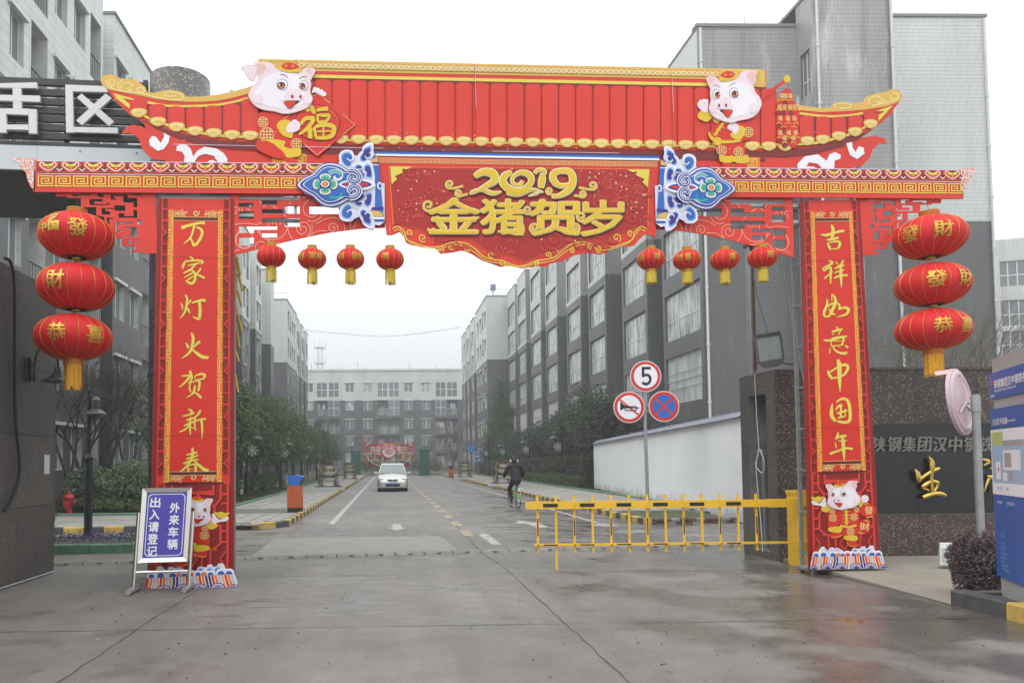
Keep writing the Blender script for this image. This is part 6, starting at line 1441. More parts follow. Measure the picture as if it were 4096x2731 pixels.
m.box(-45, 50, YF - .15, YF + 12, zF, zF + .35, 'tile_light'); m.build('wall', B5, world=True)
for o in ops:
    if o[4] < 1: q_ = rnd.random(); add_window(B5, 'fw%d' % (q_ < .45), (o[0], YF + .12, o[2]), 0, 1.56, 1.6, 2, (0, 1), .11, 'whiteframe', 'curtainglass' if q_ < .45 else 'glass')
m = MB()
for o in ops:
    if o[4] < 1: m.box(o[0] - .2, o[1] + .2, YF - .12, YF + .0, o[3] + .06, o[3] + .18, 'whiteframe')
m.build('window_hood', B5, world=True)
for i, (x, z, c) in enumerate(balc):
    m = MB(); row = i % 5
    m.box(x - .95, x + .95, YF + 1.28, YF + 1.3, z, z + 2.7, 'reveal'); m.box(x - .2 + (.4 if i % 2 else -.45), x + .35 + (.4 if i % 2 else -.45), YF + 1.22, YF + 1.27, z, z + 2.0, 'carglass')
    if row == 0 or (c in (362, 684, -52) and row == 1):
        m.build('balcony', B5, world=True); add_window(B5, 'fbal', (x - .95, YF + .04, z), 0, 1.9, 2.7, 2, (0, .5, 1), .12, 'whiteframe', 'glass')
    else:
        m.tube([(x - .95, YF + .05, z + 1.05), (x + .95, YF + .05, z + 1.05)], .04, 'paleframe', 4); m.tube([(x - .95, YF + .05, z + .55), (x + .95, YF + .05, z + .55)], .02, 'paleframe', 4)
        for q in range(9): m.tube([(x - .95 + q * .237, YF + .05, z), (x - .95 + q * .237, YF + .05, z + 1.05)], .015, 'paleframe', 3)
        if rnd.random() < .5:
            for q in range(3): xx = x - .8 + q * .5; m.box(xx, xx + .35, YF + .5, YF + .55, z + 1.2, z + 2.1, rnd.choice(['mirror_back', 'whiteframe', 'bluepole', 'coat']))
        m.build('balcony', B5, world=True)
m = MB()
for xx, h in ((-14, 1.6), (-9, 1), (-5.5, 1.8), (-4, 1.1), (4, 1.9), (9, 1), (14, 1.1)): m.tube([(xx, YF + 1, zF), (xx, YF + 1, zF + h)], .035, 'darkmetal', 4)
m.build('roof_aerial', B5, world=True)
# radio mast far behind
p = atY(735, 850, 400); T = thing('radio_mast', 'lattice radio mast with antenna panels standing in the haze behind the end block', 'mast', (p.x, 400, 0))
m = MB(); zt = atY(735, 770, 400).z; zm = atY(735, 795, 400).z
for sx_, sy_ in ((1, 1), (1, -1), (-1, 1), (-1, -1)): m.tube([(p.x + sx_ * 2.2, 400 + sy_ * 2.2, 0), (p.x + sx_ * 1.1, 400 + sy_ * 1.1, zm)], .14, 'galvanised', 4)
for k in range(24):
    z0, z1 = zm * k / 24, zm * (k + 1) / 24; r0 = 2.2 - 1.1 * k / 24; r1 = 2.2 - 1.1 * (k + 1) / 24
    for s in (1, -1): m.tube([(p.x - r0 * s, 400 - r0, z0), (p.x + r1 * s, 400 - r1, z1)], .07, 'galvanised', 3)
m.build('lattice', T, world=True)
m = MB(); m.tube([(p.x, 400, zm), (p.x, 400, zt)], .10, 'galvanised', 4)
for zz in (zm - 1, zm - 9.5):
    m.lathe([(3.2, -.15), (3.2, .15)], 'galvanised', 12, (p.x, 400, zz))
    for a in range(3): x_ = p.x + 3.4 * math.cos(a * 2.1 + .5); m.box(x_ - .25, x_ + .25, 399, 399.3, zz - .4, zz + 3, 'whiteframe')
m.build('antenna_panels', T, world=True)
# overhead wires
for i, (pts, lab) in enumerate(((((1165, -6), (1300, 18), (1420, 24), (1560, 16), (1700, -2)), 'thin sagging cable high above the gate, crossing to the right block roof'), (((700, 758), (780, 766), (900, 772), (1060, 752)), 'thin cable strung across the street beyond the lanterns'))):
    m = MB(); Y = 40 if i == 0 else 86
    q = [atY(x, y, Y) for x, y in catmull(pts, False, 5)]; m.tube(q, .012 if i == 0 else .02, 'darkmetal', 4); o = m.build('overhead_cable'); tag(o, lab, 'cable')

# ------------------------------------------------------------------ gatehouse on the left
XG = -4.96; yg1 = 11.14; zg = 4.2
GH = thing('granite_gatehouse', 'dark polished granite gatehouse wall at the left picture edge', 'gatehouse', (XG, yg1, 0))
m = MB(); m.box(-9.5, XG - .03, 3, yg1 - .02, 0, zg - .03, 'granite_fine'); m.build('core', GH, world=True)
for j, (za, zb_) in enumerate(((0, 1.02), (1.02, 2.0), (2.0, 2.95), (2.95, 4.2))):
    y = 4.5; k = 0
    while y < yg1 - .01:
        y2 = min(y + 1.1, yg1)
        if y2 > 7.8:
            m = MB(); m.box(XG - .028 - rnd.uniform(0, .002), XG, y + .003, y2 - .003, za + .003, zb_ - .003, 'granite_fine'); m.build('granite_panel', GH, world=True)
        y = y2
m = MB(); m.box(XG + .0, XG + .012, 8.0, 9.36, 0, 3.0, 'granite'); m.box(XG + .001, XG + .05, 9.36, 9.42, 0, 3.0, 'granite_fine'); m.build('window_pier', GH, world=True)
m = MB(); q = [(XG + .03, 9.55, 4.25), (XG + .06, 9.66, 4.22), (XG + .05, 9.78, 3.9), (XG + .05, 9.8, 3.0), (XG + .05, 9.85, 2.2), (XG + .05, 9.98, 1.55), (XG + .05, 9.82, 1.2), (XG + .05, 9.6, 1.0)]; m.tube(catmull(q, False, 4), .022, 'black_rubber', 6); o = m.build('power_cable'); tag(o, 'thick black cable hanging down the gatehouse wall', 'cable')
# white paper notice
p1, p2 = atX(105, 1044, XG + .01), atX(113, 1088, XG + .01); m = MB(); m.box(XG, XG + .006, p2.y - .14, p2.y + .02, p2.z, p1.z, 'whiteframe'); o = m.build('notice_paper'); tag(o, 'narrow white paper notice pasted on the granite gatehouse wall', 'notice')

# canopy with slatted sign above
YC = 10.15; CR = Vector((math.cos(.075), math.sin(.075), 0))
CN = thing('entrance_canopy', 'white fronted entrance canopy with dark soffit behind the left column', 'canopy', (-4.5, YC, 5.6), .075)
def cpt(x, y):      # photo point on the canopy front, local coordinates
    n = Vector((-CR.y, CR.x, 0)); p = onplane(x * K, y * K, Vector((-4.5, YC, 5.6)), n); d = p - Vector((-4.5, YC, 5.6)); return (d.dot(CR), d.z)
xr = cpt(640, 420)[0]; zf1 = cpt(150, 337)[1]; zf0 = cpt(150, 392)[1]
m = MB(); xx = -6.
while xx < xr:
    x2 = min(xx + 1.9, xr); m = MB(); m.box(xx + .002, x2 - .002, 0, .05, zf0, zf1, 'fascia')
    for q in (.3, .7):
        for z_ in (zf0 + .06, zf1 - .06): m.lathe([(.012, 0), (.008, .01)], 'darkmetal', 8, (xx + q * (x2 - xx), -.005, z_))
    m.build('fascia_panel', CN); xx = x2
m = MB(); m.box(xr - .04, xr, .05, 2.2, zf0, zf1, 'fascia'); m.build('fascia_panel', CN)
for i in range(-3, int(xr / 1.2) + 1):
    for j in range(2):
        m = MB(); xa, xb = max(-6, i * 1.2 - .6), min(i * 1.2 + .6, xr - .05)
        if xb > xa: m.box(xa + .004, xb - .004, .055 + j * 1.05, 1.095 + j * 1.05, zf0 + .02, zf0 + .03, 'soffit'); m.build('soffit_panel', CN)
m = MB(); m.box(-6, xr - .05, .06, 2.2, zf0 + .035, zf1, 'roofgrey'); m.build('deck', CN)
m = MB(); m.lathe([(.13, 0), (.13, -.012), (.11, -.016)], 'soffit', 20, (.35, 1.0, zf0 + .018)); m.build('downlight', CN)
SG = thing('slatted_sign', 'dark slatted rooftop sign with big white characters at upper left', 'sign', (-4.5, YC, 5.6), .075)
xs1 = cpt(334, 260)[0]
ys = [(178, 12), (202, 10), (223, 10), (243, 10), (262, 10), (282, 10), (302, 10), (324, 12)]
for yy, hh in ys:
    z_ = cpt(150, yy + 8)[1]; m = MB(); m.box(-6, xs1, .02, .08, z_ - .055, z_ + .032, 'slat'); m.build('slat', SG)
m = MB()
for xpx in (148, 330, -30): x_ = cpt(xpx, 260)[0]; m.box(x_ - .03, x_ + .03, .081, .13, zf1, cpt(150, 178)[1] + .05, 'slat')
m.build('upright', SG)
def sgn_strokes(name, rects):
    m = MB()
    for j, r in enumerate(rects):
        pts = [cpt(*p) for p in r]; m.prism(pts, lambda a, b, c: (a, -.06 - .003 * j + c, b), .05, 'whiteframe', 'paleframe')
    m.build(name, SG)
q = lambda x, y: (x / 1.8667 / K, y / 1.8667 / K)
cp = lambda *a: [q(*p) for p in a]
sgn_strokes('character', [cp((-10,640),(285,632),(290,675),(-10,672)), cp((108,676),(172,676),(176,825),(112,825)), cp((-10,725),(312,733),(312,780),(-10,768)), cp((5,828),(62,828),(66,1008),(8,1008)), cp((228,832),(288,836),(290,1016),(230,1014)), cp((63,829),(227,831),(227,878),(63,872)), cp((67,950),(228,950),(229,990),(67,986))])
sgn_strokes('character', [cp((498,650),(553,650),(560,1005),(505,1005)), cp((554,652),(800,662),(812,705),(554,700)), cp((561,964),(890,970),(890,1012),(561,1003)), cp((586,748),(622,718),(863,925),(825,958)), cp((800,718),(846,752),(625,952),(582,918))])

# round granite column
p = gnd(401, 1352); RCc = (-2.93, 10.45)
dcol = RCc[1]; rc = 67.5 / 1700 * dcol; zt = atY(400, 150, dcol - rc).z
GC = thing('granite_column', 'tall round speckled granite column behind the left gate column', 'column', (RCc[0], RCc[1], 0))
m = MB(); z0 = 0
m.lathe([(rc, 0), (rc, zt - .01)], 'granite_col', 48, (*RCc, 0)); m.build('shaft', GC, smooth=False, world=True)
for c_ in GC.children:
    for p_ in c_.data.polygons: p_.use_smooth = len(p_.vertices) == 4
m = MB(); m.lathe([(rc + .004, 2.8), (rc + .004, 2.815)], 'darkmetal', 32, (*RCc, 0)); m.build('tie_wire', GC, world=True)

# ------------------------------------------------------------------ name wall and pillar on the right
YW = 11.32; zw = 2.95
NW = thing('granite_name_wall', 'brown granite entrance wall with black panel and gold characters, right of the gate', 'wall', (9, YW, 0))
x0w = atY(1782, 1000, YW).x
m = MB(); m.box(x0w + 1.25, 13.5, YW + .03, YW + .9, 0, zw - .02, 'granite'); m.build('core', NW, world=True)
pz0 = atY(2100, 1181, YW).z; pz1 = atY(2100, 974, YW).z
xp0 = x0w + 1.2
for i in range(7):
    xa = xp0 + i * 1.0; xb = xa + 1.0
    for (za, zb_, mm, nm, dy) in ((.04, pz0 - .01, 'granite', 'granite_panel', 0), (pz0 + .012, (pz0 + pz1) / 2 + .05, 'blackstone', 'black_panel', .022), ((pz0 + pz1) / 2 + .053, pz1, 'blackstone', 'black_panel', .022), (pz1 + .003, zw, 'granite', 'granite_panel', 0)):
        m = MB(); m.box(xa + .002, xb - .002, YW + dy, YW + .03, za, zb_, mm); m.build(nm, NW, world=True)
m = MB(); m.box(xp0, xp0 + 7, YW - .012, YW + .03, pz0 - .01, pz0 + .010, 'granite_fine'); m.build('ledge', NW, world=True)
m = MB(); m.box(x0w + 1.2, 13.5, YW - .03, YW + .93, zw, zw + .04, 'granite'); m.build('coping', NW, world=True)
s = '陕钢集团汉中钢铁有限公司'
for i, ch in enumerate(s):
    xa = 2002 + i * 35.2; p = atY(xa, 1037, YW); hgt = atY(xa, 1000, YW).z - p.z
    if i > 9: continue
    m = MB(); text_on(m, ch, (p.x, YW - .012, p.z), (1, 0, 0), (0, 0, 1), hgt * .80, hgt * .92, 'letter_grey', .004, .14, 0)
    vs = [v.copy() for v in m.v]; m.v = []; m.f2 = m.f; n0 = len(vs); m.v = vs + [v + Vector((0, .03, 0)) for v in vs]; m.f = m.f + [[k + n0 for k in f] for f in m.f]; m.m = m.m * 2
    m.build('small_character', NW, world=True)
def goldchar(crops, name):
    m = MB()
    for st in crops:
        qd = catmull(st, False, 4); n = len(qd); ring = 6; vs = []; fs = []
        for i, (x, y, w) in enumerate(qd):
            p = atY((3496 + x / 3.92) / K, (1780 + y / 3.92) / K, YW - .04); a_ = qd[max(0, i - 1)]; b2 = qd[min(n - 1, i + 1)]; d = Vector((b2[0] - a_[0], 0, -(b2[1] - a_[1]))); d = d.normalized() if d.length else Vector((1, 0, 0))
            sd = Vector((d.z, 0, -d.x)); r = w / 3.92 / 2 / F * YW
            for k in range(ring): t = 2 * math.pi * k / ring + .5; vs.append(p + sd * r * math.cos(t) + Vector((0, -1, 0)) * min(r, .05) * .9 * math.sin(t))
        for i in range(n - 1):
            for k in range(ring): k2 = (k + 1) % ring; fs.append((i * ring + k, i * ring + k2, (i + 1) * ring + k2, (i + 1) * ring + k))
        fs += [tuple(range(ring)), tuple((n - 1) * ring + k for k in range(ring))]
        m.add(vs, fs, 'goldleaf')
    m.build(name, NW, world=True)
goldchar([[(640,370,10),(680,450,80),(700,540,90),(740,550,50)],[(720,530,60),(820,460,60),(900,410,60),(1000,370,60),(1050,370,14)],[(858,170,10),(900,260,80),(905,350,90),(900,480,60),(905,620,60),(915,740,60)],[(880,570,50),(800,620,80),(755,660,40),(860,710,30)],[(920,560,50),(990,590,70),(980,660,50),(945,720,40)],[(760,820,70),(830,790,80),(940,760,70),(1050,760,70),(1120,790,50)]], 'gold_character')
goldchar([[(1690,215,20),(1760,240,60),(1810,265,40),(1720,315,20)],[(1820,365,20),(1870,350,30),(1920,330,30)],[(1770,480,20),(1830,500,70),(1920,480,60)],[(1800,520,50),(1760,620,45),(1730,740,10)],[(1870,590,20),(1890,660,50),(1890,740,20)]], 'gold_character')
# pillar with empty recess facing the lane
PB = thing('granite_pillar', 'squat granite gate pillar with an open cement recess, beside the yellow barrier box', 'pillar', (6.0, YW, 0))
xf = x0w; y2 = 12.45; zt2 = 2.97
m = MB(); ops = [(YW + .28, YW + .86, .12, 2.62, .35)]
fr = lambda u, z, d: (xf + d, u, z)
wallgrid(m, fr, YW, y2, 0, zt2, ops, .35, 'granite_fine', 'cement'); m.add([fr(YW + .28, .12, .35), fr(YW + .86, .12, .35), fr(YW + .86, 2.62, .35), fr(YW + .28, 2.62, .35)], [(0, 1, 2, 3)], 'cement')
m.add([(xf, y2, 0), (xf + 1.2, y2, 0), (xf + 1.2, y2, zt2), (xf, y2, zt2)], [(0, 1, 2, 3)], 'granite_fine'); m.add([(xf, YW, zt2), (xf + 1.19, YW, zt2), (xf + 1.19, y2, zt2), (xf, y2, zt2)], [(0, 1, 2, 3)], 'granite'); m.build('recess_side', PB, world=True)
for (za, zb_) in ((0, .85), (.85, 1.75), (1.75, 2.45), (2.45, zt2)):
    m = MB(); m.box(xf + .0, xf + 1.19, YW - .02, YW, za + .003, zb_ - .003, 'granite'); m.build('granite_panel', PB, world=True)
m = MB(); m.box(xf + .10, xf + .14, YW + .62, YW + .66, .15, 1.65, 'galvanised'); m.box(xf + .09, xf + .15, YW + .60, YW + .68, 1.65, 1.75, 'galvanised'); m.build('steel_bracket', PB, world=True)
m = MB(); q = [(xf - .02, YW + .5, 3.0), (xf - .02, YW + .56, 2.9), (xf - .015, YW + .54, 2.2), (xf - .02, YW + .5, 1.7), (xf - .02, YW + .62, 1.5), (xf - .02, YW + .4, 1.36), (xf - .02, YW + .34, 1.55), (xf - .02, YW + .5, 1.74), (xf - .02, YW + .6, 1.4), (xf - .02, YW + .5, .6), (xf - .03, YW + .45, .1)]; m.tube(catmull(q, False, 5), .007, 'whiteframe', 4); o = m.build('loose_wire'); tag(o, 'thin white wire looped down the recess of the granite pillar', 'wire')
# rusty post behind
p = atY(1725, 700, 12.9); m = MB(); zt_ = atY(1720, 567, 12.9).z; m.box(p.x - .05, p.x - .035, 12.85, 12.97, 0, zt_, 'galvanised'); m.box(p.x + .035, p.x + .05, 12.85, 12.97, 0, zt_, 'rust'); m.box(p.x - .035, p.x + .035, 12.9, 12.915, 0, zt_, 'galvanised'); m.box(p.x - .07, p.x + .07, 12.82, 13.0, zt_, zt_ + .05, 'rust'); o = m.build('rusty_post'); tag(o, 'tall rust streaked steel post behind the granite pillar', 'post')

# white compound wall with tiled coping
wa = Vector((10.95, 38.8, 0)); wb = Vector((8.85, 18.0, 0)); d = (wa - wb); Lw = d.length; ang = math.atan2(d.y, d.x)
WW = thing('white_wall', 'white plastered compound wall with grey tiled coping, right of the road', 'wall', wb, ang)
hz = lambda t: 2.62 + (2.45 - 2.62) * t
m = MB(); m.add([(0, -.12, .02), (Lw, -.12, .02), (Lw, .12, .02), (0, .12, .02), (0, -.12, hz(0)), (Lw, -.12, hz(1)), (Lw, .12, hz(1)), (0, .12, hz(0))], [(0, 1, 5, 4), (1, 2, 6, 5), (2, 3, 7, 6), (3, 0, 4, 7), (4, 5, 6, 7)], 'whitewall'); m.build('plaster_wall', WW)
tm = MB(); tm.add([(0, -.27, .0), (.14, -.27, .0), (.14, 0, .15), (0, 0, .15), (0, -.27, -.02), (.14, -.27, -.02)], [(0, 1, 2, 3), (4, 5, 1, 0)], 'coping'); tm.tube([(.07, -.285, .005), (.07, 0, .165)], .028, 'coping', 6); tm.add([(0, .25, .0), (.14, .25, .0), (.14, 0, .15), (0, 0, .15)], [(0, 1, 2, 3)], 'coping')
to = tm.build('coping_tile', WW); to.location = (0, 0, hz(0)); nT = int(Lw / .142)
for k in range(1, nT): inst(to.data, 'coping_tile', WW, (k * .142, rnd.uniform(-.006, .006), hz(k / nT) + rnd.uniform(-.004, .004)))
m = MB(); m.box(0, Lw, -.05, .05, 0, .05, 'coping'); o = m.build('ridge_tile', WW); o.location = (0, 0, hz(.5) + .15); o.rotation_euler = (0, math.atan2(.17, Lw), 0)
# left strip of side wall from pillar to white wall is open road
# ------------------------------------------------------------------ plants
def crown_mesh(name, lobes, n, size, m, dens=.45):
    """leaves spread through the volume of overlapping lobes, thicker towards their skins"""
    b = MB(); tot = sum(l[3] * l[4] * l[5] for l in lobes)
    for (cx, cy, cz, rx, ry, rz) in lobes:
        for k in range(int(n * rx * ry * rz / tot)):
            d = Vector((rnd.gauss(0, 1), rnd.gauss(0, 1), rnd.gauss(0, 1))).normalized(); r = rnd.random() ** dens
            w = 1 + .16 * noise.noise(Vector((cx + d.x * 2.2, cy + d.y * 2.2, cz + d.z * 2.2)) * 1.7)
            p = Vector((cx + d.x * rx * r * w, cy + d.y * ry * r * w, cz + d.z * rz * r * w))
            if noise.noise(p * 1.9 + Vector((cx, 0, 0))) < -.28: continue
            b.leaf(p, size, m)
    o = b.build(name); me = o.data; bpy.data.objects.remove(o); return me
def rlobes(h0, h1, r, k, flat=1.):
    out = []
    for i in range(k):
        t = rnd.random(); z = h0 + (h1 - h0) * (.25 + .6 * t); q = r * (1 - .45 * abs(t - .35)) * .55; a = rnd.uniform(0, 6.28); o = r * .5 * rnd.random() ** .5
        out.append((o * math.cos(a), o * math.sin(a), z, q, q, q * .8 * flat))
    out.append((0, 0, (h0 + h1) / 2, r * .72, r * .72, (h1 - h0) * .46)); return out
def trunk_mesh(h, r, lean=.06, white=0, forks=4, top=1.):
    b = MB(); pts = []; x = y = 0
    for i in range(6):
        pts.append((x, y, h * i / 5)); x += rnd.uniform(-lean, lean); y += rnd.uniform(-lean, lean)
    b.tube(pts, [r * (1 - .1 * i) for i in range(6)], 'bark', 7)
    for k in range(forks):
        a = 6.28 * k / forks + rnd.uniform(-.4, .4); s = pts[-1 - (k % 2)]; q = [s]
        for i in range(1, 4): q.append((s[0] + math.cos(a) * .28 * i * top, s[1] + math.sin(a) * .28 * i * top, s[2] + .36 * i * top))
        b.tube(q, [r * .55, r * .4, r * .28, r * .12], 'bark', 5)
    w = None
    if white: w = MB(); w.tube([(p[0], p[1], p[2]) for p in pts[:3]] if white > .35 * h else pts[:2], [r * 1.03, r * .94, r * .85][:3 if white > .35 * h else 2], 'whitewash', 8)
    return b, w
EV = [crown_mesh('crown', rlobes(1.25, 4.8, 2.6, 9), 12500, .18, 'leaf_ever') for _ in range(3)]
DK = [crown_mesh('crown', rlobes(1.0, 5.4, 2.9, 10), 14000, .19, 'leaf_dark') for _ in range(3)]
def tree(x, y, crown, label, group, sc=1., white=1.1, name='evergreen_tree'):
    t = thing(name, label, 'tree', (x, y, .1), rnd.uniform(0, 6.28), group); t.scale = (sc, sc, sc * rnd.uniform(.95, 1.05))
    b, w = trunk_mesh(1.9, .085, .05, white); tr = b.build('trunk', t)
    if w: w.build('whitewash', tr)
    inst(crown, 'crown', t, (0, 0, 0)); return t
ORD = ['nearest', 'second', 'third', 'fourth', 'fifth', 'sixth', 'seventh', 'eighth', 'ninth', 'tenth', 'eleventh', 'twelfth']
for i, y in enumerate((30.5, 35.5, 41, 47, 53.5, 60, 67, 74.5, 82)):
    tree(-7.15 + rnd.uniform(-.2, .2), y, EV[i % 3], '%s bushy evergreen with whitewashed trunk in the row left of the road' % ORD[i], 'evergreens left of the road', rnd.uniform(.93, 1.04))
for i, y in enumerate((41, 46.5, 52, 58, 64.5, 71, 78, 85)):
    tree(12.4 + rnd.uniform(-.2, .2), y, DK[i % 3], '%s dark evergreen above the hedge right of the road' % ORD[i], 'evergreens right of the road', (1.06, 1.0, .93, .9, .86, .84, .82, .8)[i], 0)
cm_ = crown_mesh('crown', [(0, 0, z, r, r, 1.3) for z, r in ((3, 1.7), (4.5, 2.0), (6, 1.8), (7.5, 1.5), (9, 1.1), (10.2, .6))], 11000, .24, 'leaf_ever')
t = thing('conifer', 'tall dark conifer standing in the gap between the two right blocks', 'tree', (12.9, 84.5, .1)); b, w = trunk_mesh(6, .16, .04); b.build('trunk', t); inst(cm_, 'crown', t, (0, 0, 0))
# tree behind the round column
tl = crown_mesh('crown', [(0, 0, 2.6, .8, .8, .7), (.2, 0, 3.5, .7, .7, .6), (-.2, .1, 4.1, .5, .5, .5), (.3, 0, 1.9, .5, .5, .5)], 1500, .15, 'leaf_bush')
t = thing('evergreen_tree', 'slim light green tree peeping out left of the round granite column', 'tree', (atY(338, 980, 25).x + .15, 25, .1)); b, w = trunk_mesh(2.2, .05); b.build('trunk', t); inst(tl, 'crown', t, (0, 0, 0))

def bare(mb, p, d, l, r, lev, m):
    n = 4; pts = [p]; q = p.copy(); dd = d.copy()
    for i in range(n):
        dd = (dd + Vector((rnd.gauss(0, .10), rnd.gauss(0, .10), rnd.gauss(.03, .06)))).normalized(); q = q + dd * l / n; pts.append(q.copy())
    mb.tube(pts, [r * (1 - .5 * i / n) for i in range(n + 1)], m, 5 if lev > 2 else 3, cap=False)
    if lev == 0: return
    for k in range(3 if lev > 1 else 4):
        a = rnd.uniform(.25, .75); ax = dd.orthogonal().normalized(); ax = Matrix.Rotation(rnd.uniform(0, 6.28), 3, dd) @ ax
        nd = (Matrix.Rotation(a, 3, ax) @ dd); nd.z = nd.z * .9 + .12; s = pts[-1] if k < 2 else pts[rnd.choice((2, 3))]
        bare(mb, s.copy(), nd.normalized(), l * rnd.uniform(.62, .85), r * .55, lev - 1, m)
def bare_mesh(h, r, stems, lev, m='bark'):
    b = MB()
    for s in range(stems):
        a = 6.28 * s / stems + rnd.uniform(-.3, .3); f = .0 if stems == 1 else .35
        b.tube([(0, 0, 0), (math.cos(a) * f * .2, math.sin(a) * f * .2, h * .22)], [r, r * .85], m, 6)
        bare(b, Vector((math.cos(a) * f * .2, math.sin(a) * f * .2, h * .22)), Vector((math.cos(a) * f, math.sin(a) * f, 1)).normalized(), h * .26, r * .8, lev, m)
    o = b.build('branches'); me = o.data; bpy.data.objects.remove(o); return me
BT = [bare_mesh(5.4, .085, 2, 5), bare_mesh(5.8, .09, 3, 5), bare_mesh(5.2, .08, 2, 5)]
for i, (x, y, lab) in enumerate(((156, 25.5, 'bare forked tree with whitewashed foot beside the red hydrant'), (186, 27.5, 'bare many branched tree just left of the black lamp post'), (250, 27, 'bare tree right of the lamp post, behind the round bush'), (296, 26, 'bare tree with a thick low fork beside the granite column'), (222, 31, 'bare tree behind the lamp post, near the grey wall'))):
    X = atY(x, 1150, y).x; t = thing('bare_tree', lab, 'tree', (X, y, .1), rnd.uniform(0, 6), 'bare winter trees left of the gate'); inst(BT[i % 3], 'branches', t, (0, 0, 0))
    if i == 0: m = MB(); m.lathe([(.09, 0), (.085, .9)], 'whitewash', 10); m.build('whitewash', t)
for i, (X, y) in enumerate(((-9.6, 34), (-9.8, 40), (-9.6, 47), (-9.7, 55), (-9.5, 64), (-9.6, 75), (-9.6, 88))):
    t = thing('bare_tree', '%s bare tree rising behind the evergreens left of the road' % ORD[i], 'tree', (X, y, .1), rnd.uniform(0, 6), 'bare trees behind the left evergreens'); t.scale = (1.3,) * 3; inst(BT[i % 3], 'branches', t, (0, 0, 0))
for i, (px, y, lab) in enumerate(((815, 122, 'bare brown tree left of the red festival board before the end block'), (1040, 118, 'bare brown tree right of the green pillars before the end block'), (1010, 127, 'bare tree against the end block wall, right of its middle'), (860, 126, 'bare tree right behind the left green pillar'))):
    t = thing('bare_tree', lab, 'tree', (atY(px, 1080, y).x, y, .1), rnd.uniform(0, 6), 'bare trees before the end block'); t.scale = (1.25,) * 3; inst(BT[i % 3], 'branches', t, (0, 0, 0))
PB_ = [bare_mesh(4.6, .05, 1, 5, 'palebark'), bare_mesh(4.9, .055, 2, 5, 'palebark')]
for i, (px, y) in enumerate(((2060, 15.5), (2120, 14.5), (2185, 15), (2240, 16.5), (2290, 14.5))):
    t = thing('bare_tree', ['pale bare sapling behind the name wall, next to the right column', 'pale bare sapling behind the name wall, left of the right lantern string', 'pale bare sapling above the black panel, right of the lantern string', 'pale bare sapling behind the round mirror', 'pale bare sapling behind the blue map board'][i], 'tree', (atY(px, 900, y).x, y, .1), rnd.uniform(0, 6), 'pale bare saplings behind the name wall'); inst(PB_[i % 2], 'branches', t, (0, 0, 0))

# hedge and bushes
def leafbox(name, x0, x1, y0, y1, z0, z1, n, size, m, lab, cat='hedge'):

    b = MB(); core = MB()
    for k in range(n):
        f = rnd.random(); x, y, z = rnd.uniform(x0, x1), rnd.uniform(y0, y1), rnd.uniform(z0, z1)
        if f < .55: x = x0 + abs(rnd.gauss(0, .09)) + .12 * noise.noise(Vector((0, y * .9, z * 1.4)))
        elif f < .85: z = z1 - abs(rnd.gauss(0, .07)) + .22 * noise.noise(Vector((x * .8, y * .55, 3)))
        b.leaf((x, y, z), size, m)
    o = b.build(name); tag(o, lab, cat); o['kind'] = 'thing'; return o
leafbox('clipped_hedge', 10.35, 11.9, 39.1, 62, .12, 1.75, 34000, .15, 'leaf_hedge', 'long dark clipped hedge behind the right pavement, next to the white wall')
leafbox('clipped_hedge', 10.5, 12.2, 62.5, 88, .15, 1.5, 8000, .17, 'leaf_hedge', 'farther clipped hedge right of the road, near the roundabout sign')
leafbox('low_shrubs', 9.95, 10.5, 38.9, 60, .1, .75, 5000, .11, 'leaf_ever', 'low green shrubs along the foot of the right hedge', 'shrubs')
def bush(x, y, r, h, n, size, m, lab, name='round_bush', full=0, z=.1, cat='bush', stems=True):
    t = thing(name, lab, cat, (x, y, z)); b = MB()
    for k in range(n):
        d = Vector((rnd.gauss(0, 1), rnd.gauss(0, 1), (rnd.gauss(0, 1) if full else abs(rnd.gauss(0, 1)) - .25))).normalized(); rr_ = rnd.random() ** (.28 if not full else .2)
        w = 1 + .20 * noise.noise(Vector((x + d.x * 2, y + d.y * 2, d.z * 2)))
        b.leaf((d.x * r * rr_ * w, d.y * r * rr_ * w, h * .42 + d.z * h * .58 * rr_ * w), size, m)
    b.build('foliage', t); s = MB()
    for k in range(7): a = rnd.uniform(0, 6.28); s.tube([(0.05 * math.cos(a), .05 * math.sin(a), 0), (r * .5 * math.cos(a), r * .5 * math.sin(a), h * .6)], [.02, .008], 'bark', 4)
    if stems: s.build('stems', t)
    return t
g_ = lambda px, py, z=.1: gnd(px, py, z)
p = atY(295, 1100, 23.6); bush(p.x, 23.6, .92, 1.62, 4200, .13, 'leaf_bush', 'round light green bush between the lamp post and the granite column')
p = atY(212, 1100, 25); bush(p.x, 25, .95, 1.5, 3800, .13, 'leaf_bush', 'round green bush behind the black lamp post, right of the hydrant')
p = atY(255, 1150, 23.2); bush(p.x, 23.2, 1.1, .62, 2400, .10, 'leaf_ever', 'low wide green shrub in front of the two round bushes', 'low_shrub')
p = atY(180, 1150, 23.8); bush(p.x - .1, 24.1, .7, .6, 1200, .10, 'leaf_hedge', 'low dull red shrub right behind the hydrant', 'low_shrub')
for i, (y, r) in enumerate(((27.5, .8), (30, .7), (33, .75), (36.5, .7), (41, .8), (46, .7))): bush(-6.9 + rnd.uniform(-.3, .1), y, r, .95, 1000, .13, 'leaf_ever', '%s low shrub under the evergreens left of the road' % ORD[i], 'low_shrub')
for i, (px, y) in enumerate(((842, 108), (985, 108), (960, 112), (1000, 104), (870, 112))): bush(atY(px, 1080, y).x, y, 1.1, 1.9, 500, .28, 'leaf_ever', ['round shrub just right of the left green pillar', 'round shrub beside the right green pillar', 'round shrub behind the right green pillar', 'low round shrub at the right end of the roundabout lawn', 'round shrub behind the red festival board'][i])
